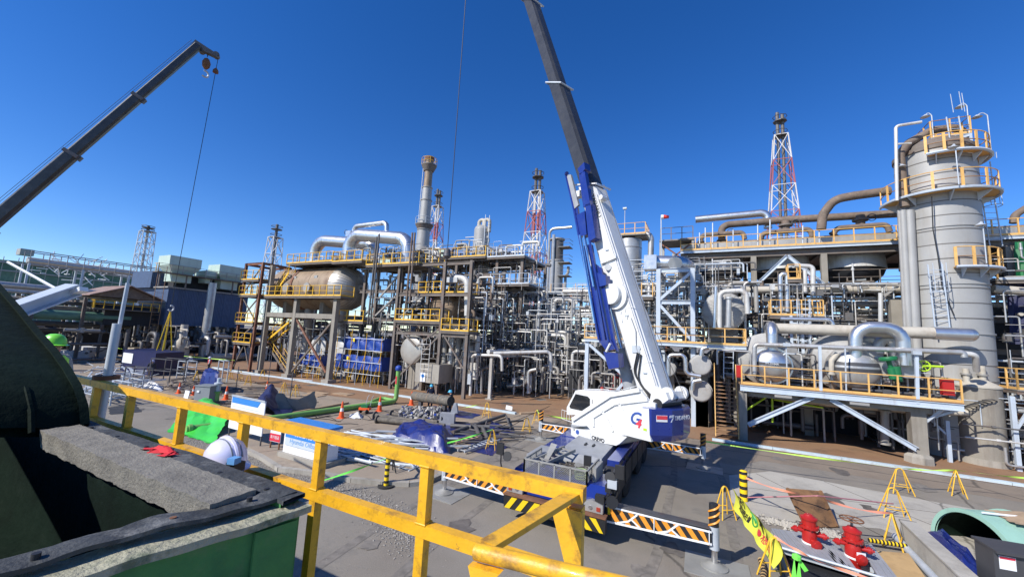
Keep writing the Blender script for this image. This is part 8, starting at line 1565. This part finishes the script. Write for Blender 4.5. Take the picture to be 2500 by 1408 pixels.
dpt = CAM+ray(1190, 1332)*1.22; rbeam('return_rail', V((rb2.x, rb2.y, ZR-.03))-rd*.04, dpt, .06, .02)
ha, hb_ = CAM+ray(1163, 1345)*1.2, CAM+ray(1560, 1440)*.98
t2 = thing('hand_rail', 'yellow round handrail pipe joining the foreground railing', 'handrail', ha); M().cyl(ha, hb_, .024, n=20).build('pipe', 'yellow_near', t2); M().prism([ha+V((-.01, 0, -.03)), ha+(hb_-ha).normalized()*.1+V((0, 0, -.03)), ha+(hb_-ha).normalized()*.02+V((0, 0, -.11))], rn*.03).build('bracket', 'yellow_near', t2)
M().beam(hb_, V((hb_.x, hb_.y, ZD)), .06).build('post', 'yellow_near', t2)
# pole with thick sleeve rising from the railing
q = PR[0]; qx, qy = q.x, q.y
ba = CAM+ray(240, 905)*((V((qx, qy, 0))-CAM).dot(V((FW.x, FW.y, 0)))/1.0) if False else q
t = thing('light_pole', 'galvanised light pole with thick lower sleeve fixed to the railing', 'pole', V((qx-.05, qy+.07, ZD))); z1 = PL(262, 788, (qx, qy+.07), rd).z; z2 = PL(291, 690, (qx, qy+.07), rd).z
M().cyl(V((qx-.05, qy+.07, ZD)), V((qx-.02, qy+.07, z1)), .036, n=14).build('sleeve', 'galv', t); M().cyl(V((qx-.06, qy+.1, z1-.25)), V((qx-.03, qy+.1, z2)), .018, n=8).build('pole', 'galv', t); M().cyl(V((qx-.05, qy+.07, ZR)), V((qx-.05, qy+.07, ZR+.04)), .1, n=12).build('collar', 'rust', t)
# green fibreglass tank
TZ = 4.80
t = thing('fibreglass_tank', 'old dark green fibreglass tank with rubber gasket rim and open lid', 'tank', (-3.2, .9, ZD))
cA, cB = V((-1.78, 1.33, TZ)), V((-2.02, .05, TZ)); cC, cD = V((-6.2, 1.30, TZ)), V((-6.2, .0, TZ))
ex = V((-1, 0, 0)); iy = V((0, -1, 0)); WT = .12
def wall(a, c, inn, th, z0, z1, nm, m): return M().prism([V((p.x, p.y, z0)) for p in (a, c, V(c)+V(inn)*th, V(a)+V(inn)*th)], Z3*(z1-z0)).build(nm, m, t)
wall(cA+V((.05, 0, 0)), cB+V((.04, 0, 0)), ex, .03, ZD, TZ-.06, 'side_wall', 'fibre_green'); wall(cA, cC, iy, .03, ZD, TZ-.05, 'far_wall', 'fibre_green'); wall(cC, cD, (1, 0, 0), .03, ZD, TZ-.05, 'end_wall', 'fibre_shade'); wall(cB, cD, (0, 1, 0), .03, ZD, TZ-.05, 'near_wall', 'fibre_shade'); M().box2((-6.15, .05, ZD+.01), (-1.85, 1.28, ZD+.05)).build('tank_floor', 'fibre_shade', t)
# inner lining: near-black colour paints the shade inside the tank
wall(V((-1.83, 1.29, 0)), V((-2.05, .08, 0)), ex, .015, ZD+.05, TZ-.06, 'lining', 'fibre_shade'); wall(V((-1.84, 1.285, 0)), V((-6.1, 1.26, 0)), iy, .015, ZD+.05, TZ-.06, 'lining', 'fibre_shade')
def wavy(a, c, inn, w_, z0, th, n, amp, nm, m, seed, droop=0.):
    rnd = random.Random(seed); rt, rb_ = [], []; a, c, inn = V(a), V(c), V(inn)
    top0, top1 = [], []
    ph = [rnd.uniform(0, 6.3) for _ in range(5)]
    for i in range(n+1):
        q = i/n; p = lerp(a, c, q); e = amp*(math.sin(q*17+ph[0])*.5+math.sin(q*41+ph[1])*.3+rnd.uniform(-.4, .4)); zz = z0+amp*.6*math.sin(q*13+ph[2])+amp*.3*math.sin(q*37+ph[3])
        top0.append(V((p.x, p.y, zz-droop))-inn*(.015+e*.4)); top1.append(V((p.x, p.y, zz+amp*.3*math.sin(q*23+ph[4])))+inn*(w_+e))
    b = M(); b.sheet([top0, [lerp(x, y, .5)+Z3*amp*.25 for x, y in zip(top0, top1)], top1]); dn = [p-Z3*th for p in top1]; dn0 = [p-Z3*th for p in top0]; b.sheet([top1, dn]); b.sheet([dn0, top0]); b.sheet([dn, dn0]); return b.build(nm, m, t)
wavy(cA+V((.075, .03, 0)), cB+V((.06, 0, 0)), ex, .17, TZ-.05, .03, 40, .008, 'flange', 'weathered_rim', 3); wavy(cA+V((-.02, .01, 0)), cB+V((-.06, 0, 0)), ex, .10, TZ-.005, .016, 46, .012, 'gasket', 'gasket', 4); wavy(cA+V((.03, .02, 0)), cC, iy, .10, TZ, .018, 60, .009, 'gasket', 'gasket', 5); wavy(cA+V((.0, .01, 0)), cC, iy, .08, TZ-.03, .02, 40, .006, 'flange', 'fibre_green', 6)
for i in range(9): p = lerp(cA, cC, (i+.35)/11); M().cyl(p+V((0, -.05, -.01)), p+V((0, -.05, .006)), .011, n=8).build('bolt_hole', 'black', t)
for i, (q, m_) in enumerate(((.12, 'black'), (.33, 'rust'), (.6, 'black'))): p = lerp(cA, cB, q)+V((-.07, 0, .008)); M().cyl(p-Z3*.02, p, .012, n=10).build('bolt_hole', m_, t)
# patched side strips
M().prism([V((-1.775, 1.31, TZ-.10)), V((-1.775, 1.31, TZ-.42)), V((-1.81, 1.14, TZ-.5)), V((-1.81, 1.14, TZ-.10))], (.012, 0, 0)).build('patch', 'fibre_green', t).location.x += .05; M().prism([V((-1.80, 1.12, TZ-.28)), V((-2.0, .12, TZ-.28)), V((-2.0, .12, TZ-.62)), V((-1.80, 1.12, TZ-.62))], (.008, 0, 0)).build('patch', 'patch_teal', t).location.x += .055
# foam-lined slab inside the far rim
rows_t = []; rnd = random.Random(9); nn = 70
def slab_pt(i, j): q = i/nn; x = -1.93-q*2.1; y = 1.235-.195*j/10; return V((x, y-(.004*math.sin(i*.7)+.0015*rnd.uniform(-1, 1) if j == 10 else 0), TZ+.012+rnd.uniform(-.0015, .0015)+.0025*math.sin(i*1.9+j*1.3)))
top_rows = [[slab_pt(i, j) for i in range(nn+1)] for j in range(11)]; fb_ = [[V((p.x+.002*rnd.uniform(-1, 1), p.y+.006*k+.002*rnd.uniform(-1, 1), p.z-.04*k)) for p in top_rows[10]] for k in range(4)]; fb_[0] = top_rows[10]
b = M().sheet(top_rows); b.sheet(fb_); b.sheet([[r[0] for r in top_rows], [r[0]-Z3*.12 for r in top_rows]]); b.build('foam_slab', 'foam_slab', t)
# lid: dark curved fibreglass shell standing open at the left end
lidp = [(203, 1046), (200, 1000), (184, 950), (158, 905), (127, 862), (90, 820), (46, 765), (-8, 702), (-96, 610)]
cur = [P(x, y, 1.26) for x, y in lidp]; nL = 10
rows = [[V((p.x-.25*(k/nL)**2+1.9*max(0, k/nL-.45), 1.26-1.5*k/nL, p.z+.10*math.sin(k/nL*math.pi))) for p in cur] for k in range(nL+1)]  # near rows swung sideways out of view to cast shade on the slab
lid = M().sheet(rows).build('lid', 'fibre_shade', t); M().sheet([[p+V((-.07, 0, -.07)) for p in r] for r in rows]).build('lid_lining', 'fibre_shade', lid)
fl_o = [p+V((.035, .02, .035)) for p in cur]; fl_i = [p+V((-.10, .02, -.07)) for p in cur]; b = M().sheet([fl_o, fl_i]); b.sheet([[p-V((0, .03, 0)) for p in fl_i], [p-V((0, .03, 0)) for p in fl_o]]); b.sheet([fl_o, [p-V((0, .05, 0)) for p in fl_o]]); b.build('lid_flange', 'fibre_shade', lid)
M().sweep([p+V((.02, -.25, .02)) for p in cur], .018, 6).build('lid_rib', 'fibre_shade', lid); M().sweep([p+V((-.0, -.6, .04)) for p in cur], .014, 6).build('lid_rib', 'fibre_shade', lid)

M().prism([P(209, 1048, 1.3), P(209, 985, 1.3), P(190, 960, 1.3), P(150, 1040, 1.3)], (0, -.04, 0)).build('hinge_plate', 'fibre_shade', lid)
drape('red_cloth', 'crumpled red rag lying on the tank gasket', [V((-3.02, 1.30, TZ+.012)), V((-2.78, 1.30, TZ+.012)), V((-2.80, 1.24, TZ+.012)), V((-3.0, 1.23, TZ+.012))], hump(.022, .3), 'cloth_red', 7, 10, folds=.018, cat='rag', flatz=TZ+.004)
# pale steel beam jutting in from the left
t = thing('steel_channel', 'pale grey steel channel arm jutting up behind the tank lid', 'beam', CAM+ray(20, 770)*9); a, c = CAM+ray(-40, 785)*9, CAM+ray(180, 707)*11
M().ibeam(a, c, .34, .34, .04).build('arm', 'steel_paleblue', t); M().beam(c-V((0, 0, .1)), c+V((.35, .1, .03)), .2, .12).build('tip', 'sign_white', t); M().cyl(CAM+ray(150, 712)*11, CAM+ray(20, 640)*12, .04, n=6).build('stay_rod', 'galv', t); M().beam(a, V((a.x-.5, a.y, 0)), .3).build('mast', 'steel_paleblue', t)
# ================================================================== people
def skinbody(joints, edges, root, name):
    ks = list(joints); me = bpy.data.meshes.new(name); me.from_pydata([joints[k][0] for k in ks], [(ks.index(a), ks.index(b_)) for a, b_ in edges], [])
    o = bpy.data.objects.new('tmp_body', me); COL.objects.link(o); md = o.modifiers.new('s', 'SKIN'); md.use_smooth_shade = True
    for i, k in enumerate(ks): sv = me.skin_vertices[0].data[i]; r = joints[k][1]; sv.radius = (r, r) if not isinstance(r, tuple) else r; sv.use_root = k == root
    sb = o.modifiers.new('u', 'SUBSURF'); sb.levels = 2; sb.render_levels = 2
    dg = bpy.context.evaluated_depsgraph_get(); res = bpy.data.meshes.new_from_object(o.evaluated_get(dg)); bpy.data.objects.remove(o); return res
def person(label, base, face, H=1.72, top_m='cloth_navy', leg_m='cloth_dark', helmet='helmet_cyan', vest=None, pose=None, name='person'):
    J = dict(pelvis=((0, 0, .95), .15), waist=((0, 0, 1.10), .14), chest=((0, 0, 1.33), .165), neck=((0, .01, 1.47), .065), head=((0, .03, 1.58), .095), crown=((0, .03, 1.68), .085),
             ls=((-.2, 0, 1.40), .075), le=((-.27, 0, 1.12), .055), lw=((-.27, .12, .90), .04), lh=((-.27, .16, .82), .04), rs=((.2, 0, 1.40), .075), re=((.27, 0, 1.12), .055), rw=((.27, .12, .90), .04), rh=((.27, .16, .82), .04),
             lk=((-.11, .03, .50), .08), la=((-.12, 0, .10), .055), lt=((-.13, .15, .05), .05), rk=((.11, .03, .50), .08), ra=((.12, 0, .10), .055), rt=((.13, .15, .05), .05), lhp=((-.1, 0, .88), .115), rhp=((.1, 0, .88), .115))
    if pose:
        for k, v in pose.items(): J[k] = (v, J[k][1])
    E_ = [('pelvis', 'waist'), ('waist', 'chest'), ('chest', 'neck'), ('neck', 'head'), ('head', 'crown'), ('chest', 'ls'), ('ls', 'le'), ('le', 'lw'), ('lw', 'lh'), ('chest', 'rs'), ('rs', 're'), ('re', 'rw'), ('rw', 'rh'), ('pelvis', 'lhp'), ('lhp', 'lk'), ('lk', 'la'), ('la', 'lt'), ('pelvis', 'rhp'), ('rhp', 'rk'), ('rk', 'ra'), ('ra', 'rt')]
    s = H/1.74; me = skinbody(J, E_, 'pelvis', 'body'); base = V(base); rz = Matrix.Rotation(face, 4, 'Z')
    for m_ in ('skin', top_m, leg_m, 'black'): me.materials.append(MATS[m_])
    hd = V(J['head'][0]); nk = V(J['neck'][0])
    for p in me.polygons:
        c = p.center; hands = min((c-V(J['lh'][0])).length, (c-V(J['rh'][0])).length) < .09
        ft = min((c-V(J[k][0])).length for k in ('la', 'lt', 'ra', 'rt')) < .11
        lg = min((c-V(J[k][0])).length for k in ('lhp', 'rhp', 'lk', 'rk', 'pelvis')); tp_d = min((c-V(J[k][0])).length for k in ('waist', 'chest', 'ls', 'rs', 'le', 're'))
        p.material_index = 0 if (c-hd).length < .15 and c.z > nk.z-.01 or hands else 3 if ft else (2 if c.z < J['pelvis'][0][2]+.06 and tp_d > .12 else 1); p.use_smooth = True
    t = thing(name, label, 'person', base)
    W_ = lambda v: base+rz @ (V(v)*s)
    for v in me.vertices: v.co = rz @ (v.co*s)
    body = link('body', me, t)
    # fingers and thumb, joined to the palm
    b = M()
    for hnd, el in (('lh', 'lw'), ('rh', 'rw')):
        h = V(J[hnd][0]); dr = (h-V(J[el][0])).normalized(); sx = dr.cross(V((0, 1, 0))); sx = sx.normalized() if sx.length > .1 else V((1, 0, 0))
        for k, L in enumerate((.06, .075, .08, .07)): q = h+sx*(-.028+.018*k)+dr*.02; b.sweep([W_(q), W_(q+dr*L*.6+V((0, .006, 0))), W_(q+dr*L+V((0, .02, -.01)))], .009*s, 5)
        b.sweep([W_(h+sx*.03-dr*.01), W_(h+sx*.055+dr*.025), W_(h+sx*.055+dr*.055)], .01*s, 5)
    b.build('fingers', 'skin', t)
    # face
    fb = M(); hc = V(J['head'][0])
    for sx in (-.033, .033): fb.lathe([(0, 0), (.012, .004), (0, .01)], W_(hc+V((sx, .085, .02))), rz @ V((0, 1, 0)), 6)
    fb.build('eyes', 'black', t); M().lathe([(.018, 0), (.012, .025), (0, .03)], W_(hc+V((0, .085, -.015))), rz @ V((0, 1, -.2)), 6).build('nose', 'skin', t); M().beam(W_(hc+V((-.025, .088, -.05))), W_(hc+V((.025, .088, -.05))), .012).build('mouth', 'cloth_red', t)
    for sx in (-1, 1): M().lathe([(0, -.01), (.028, 0), (0, .015)], W_(hc+V((sx*.098, .0, .0))), rz @ V((sx, 0, 0)), 8).build('ear', 'skin', t)
    if helmet: hel(t, W_(hc+V((0, -.005, .055))), rz, s, helmet)
    if vest:
        b = M(); n = 16; rows = []
        for z, rx, ry in ((1.0, .19, .155), (1.15, .19, .155), (1.3, .215, .175), (1.4, .21, .165), (1.46, .14, .13)): rows.append([W_((rx*math.cos(2*math.pi*i/n), ry*math.sin(2*math.pi*i/n), z)) for i in range(n+1)])
        b.sheet(rows).build('vest', vest, t)
    return t
def hel(t, c, rz, s, m):
    """hard hat: dome, brim with peak, ridges"""
    c = V(c); prof = [(.0, .135), (.05, .13), (.09, .105), (.118, .06), (.128, .0), (.13, -.02)]; b = M(); n = 24; rows = []
    for r, z in prof: rows.append([c+rz @ (V((r*math.cos(a)*.95, r*math.sin(a)*1.12, z))*s) for a in [2*math.pi*i/n for i in range(n+1)]])
    h = b.sheet(rows).build('helmet', m, t); b = M(); r0, r1 = [], []
    for i in range(n+1): a = 2*math.pi*i/n; e = .012+.05*max(0, math.sin(a))**2; r0.append(c+rz @ (V((.128*math.cos(a)*.95, .128*math.sin(a)*1.12, -.012))*s)); r1.append(c+rz @ (V(((.128+e*.4)*math.cos(a)*.95, (.128+e)*math.sin(a)*1.12, -.026))*s))
    b.sheet([r0, r1]); b.sheet([[p-Z3*.004 for p in r1], [p-Z3*.004 for p in r0]]); b.build('brim', m, h)
    return h
pa = V((-18.26, 23.91, 0)); person('worker in dark navy overalls and cyan helmet behind the big dirty pipe', pa, -2.2, 1.74, 'cloth_navy', 'cloth_navy', 'helmet_cyan', pose=dict(lw=(-.2, .32, 1.0), lh=(-.18, .38, .98), rw=(.2, .32, 1.0), rh=(.18, .38, .98))); person('worker in dark overalls and cyan helmet at the open end of the dirty pipe', G(1098, 1015), 1.9, 1.72, 'cloth_dark', 'cloth_navy', 'helmet_cyan', pose=dict(lw=(-.2, .3, 1.0), lh=(-.18, .36, .98), rw=(.22, .28, 1.0), rh=(.2, .34, .98), head=(0, .08, 1.57), crown=(0, .1, 1.66)))
person('distant worker in bright red vest standing in the far yard', G(508, 911), 2.6, 1.75, 'cloth_white', 'cloth_dark', 'helmet_white', vest='vest_red'); person('distant worker in dark clothes and white helmet beside the square tube frame', G(365, 925), 1.0, 1.74, 'cloth_dark', 'cloth_dark', 'helmet_white'); person('distant worker in dark jacket behind the light pole', G(262, 892), 2.0, 1.72, 'cloth_dark', 'cloth_grey', None); person('distant worker in dark jacket beside the yellow slings', G(388, 915), -1.0, 1.72, 'cloth_dark', 'cloth_dark', 'helmet_white')
# crouching worker right behind the tank rim, only helmet and shoulders show
HC = CAM+ray(549, 1121)*2.45; Fz = -math.pi/2; rz = Matrix.Rotation(Fz, 4, 'Z')
crouch = dict(pelvis=(0, -.35, .36), waist=(0, -.28, .46), chest=(0, -.06, .62), neck=(0, .02, .72), head=(0, .06, .80), crown=(0, .07, .88), ls=(-.17, -.02, .66), le=(-.2, .2, .48), lw=(-.13, .42, .50), lh=(-.11, .49, .50), rs=(.13, .05, .72), re=(.10, .30, .78), rw=(.08, .47, .70), rh=(.08, .54, .66), lhp=(-.1, -.33, .34), rhp=(.1, -.33, .34), lk=(-.12, .06, .38), rk=(.12, .1, .38), la=(-.12, -.12, .08), ra=(.12, -.1, .08), lt=(-.12, .05, .04), rt=(.12, .06, .04))
t = person('crouching worker in white hard hat and navy jacket just behind the green tank', V((HC.x-.06, HC.y, ZD)), Fz, 1.72, 'cloth_navy', 'cloth_navy', None, pose=crouch)
hm = hel(t, HC, rz, .95, 'helmet_white'); c = HC
for sx in (-.028, .028): M().sweep([c+rz @ V((sx, 1.12*.95*.129*math.sin(a), 0.95*.14*math.cos(a)-.004)) for a in [-1.35+i*.22 for i in range(13)]], .0045, 4).build('ridge', 'cabinet_grey', hm)
M().sweep([c+rz @ V((0, 1.12*.95*.129*math.sin(a), 0.95*.147*math.cos(a)-.006)) for a in [-1.35+i*.22 for i in range(13)]], .012, 6).build('ridge', 'helmet_white', hm)
text('호건세피', hm, 'text_black', c+rz @ V((.122, -.03, .006)), rz @ V((0, 1, 0)), V((0, .25, 1)), .04, .0015)
M().box(c+V((.17, -.03, -.02)), (.07, .07, .09), .2).build('goggle', 'black', t); M().box(c+V((.185, -.05, .04)), (.05, .05, .035), .3).build('lamp', 'mask_blue', t); M().sweep([c+V((.13*math.sin(a), -.13*math.cos(a), -.035)) for a in [-.9+i*.3 for i in range(10)]], .012, 5).build('goggle_strap', 'black', t)
# worker with green helmet behind the open lid
gb = CAM+ray(128, 838)*6.0
person('worker in lime vest and bright green helmet behind the dark tank lid', V((gb.x, gb.y, 3.4)), -1.2, (gb.z+.12-3.4)*1.0, 'cloth_grey', 'cloth_dark', 'helmet_green', vest='vest_lime')
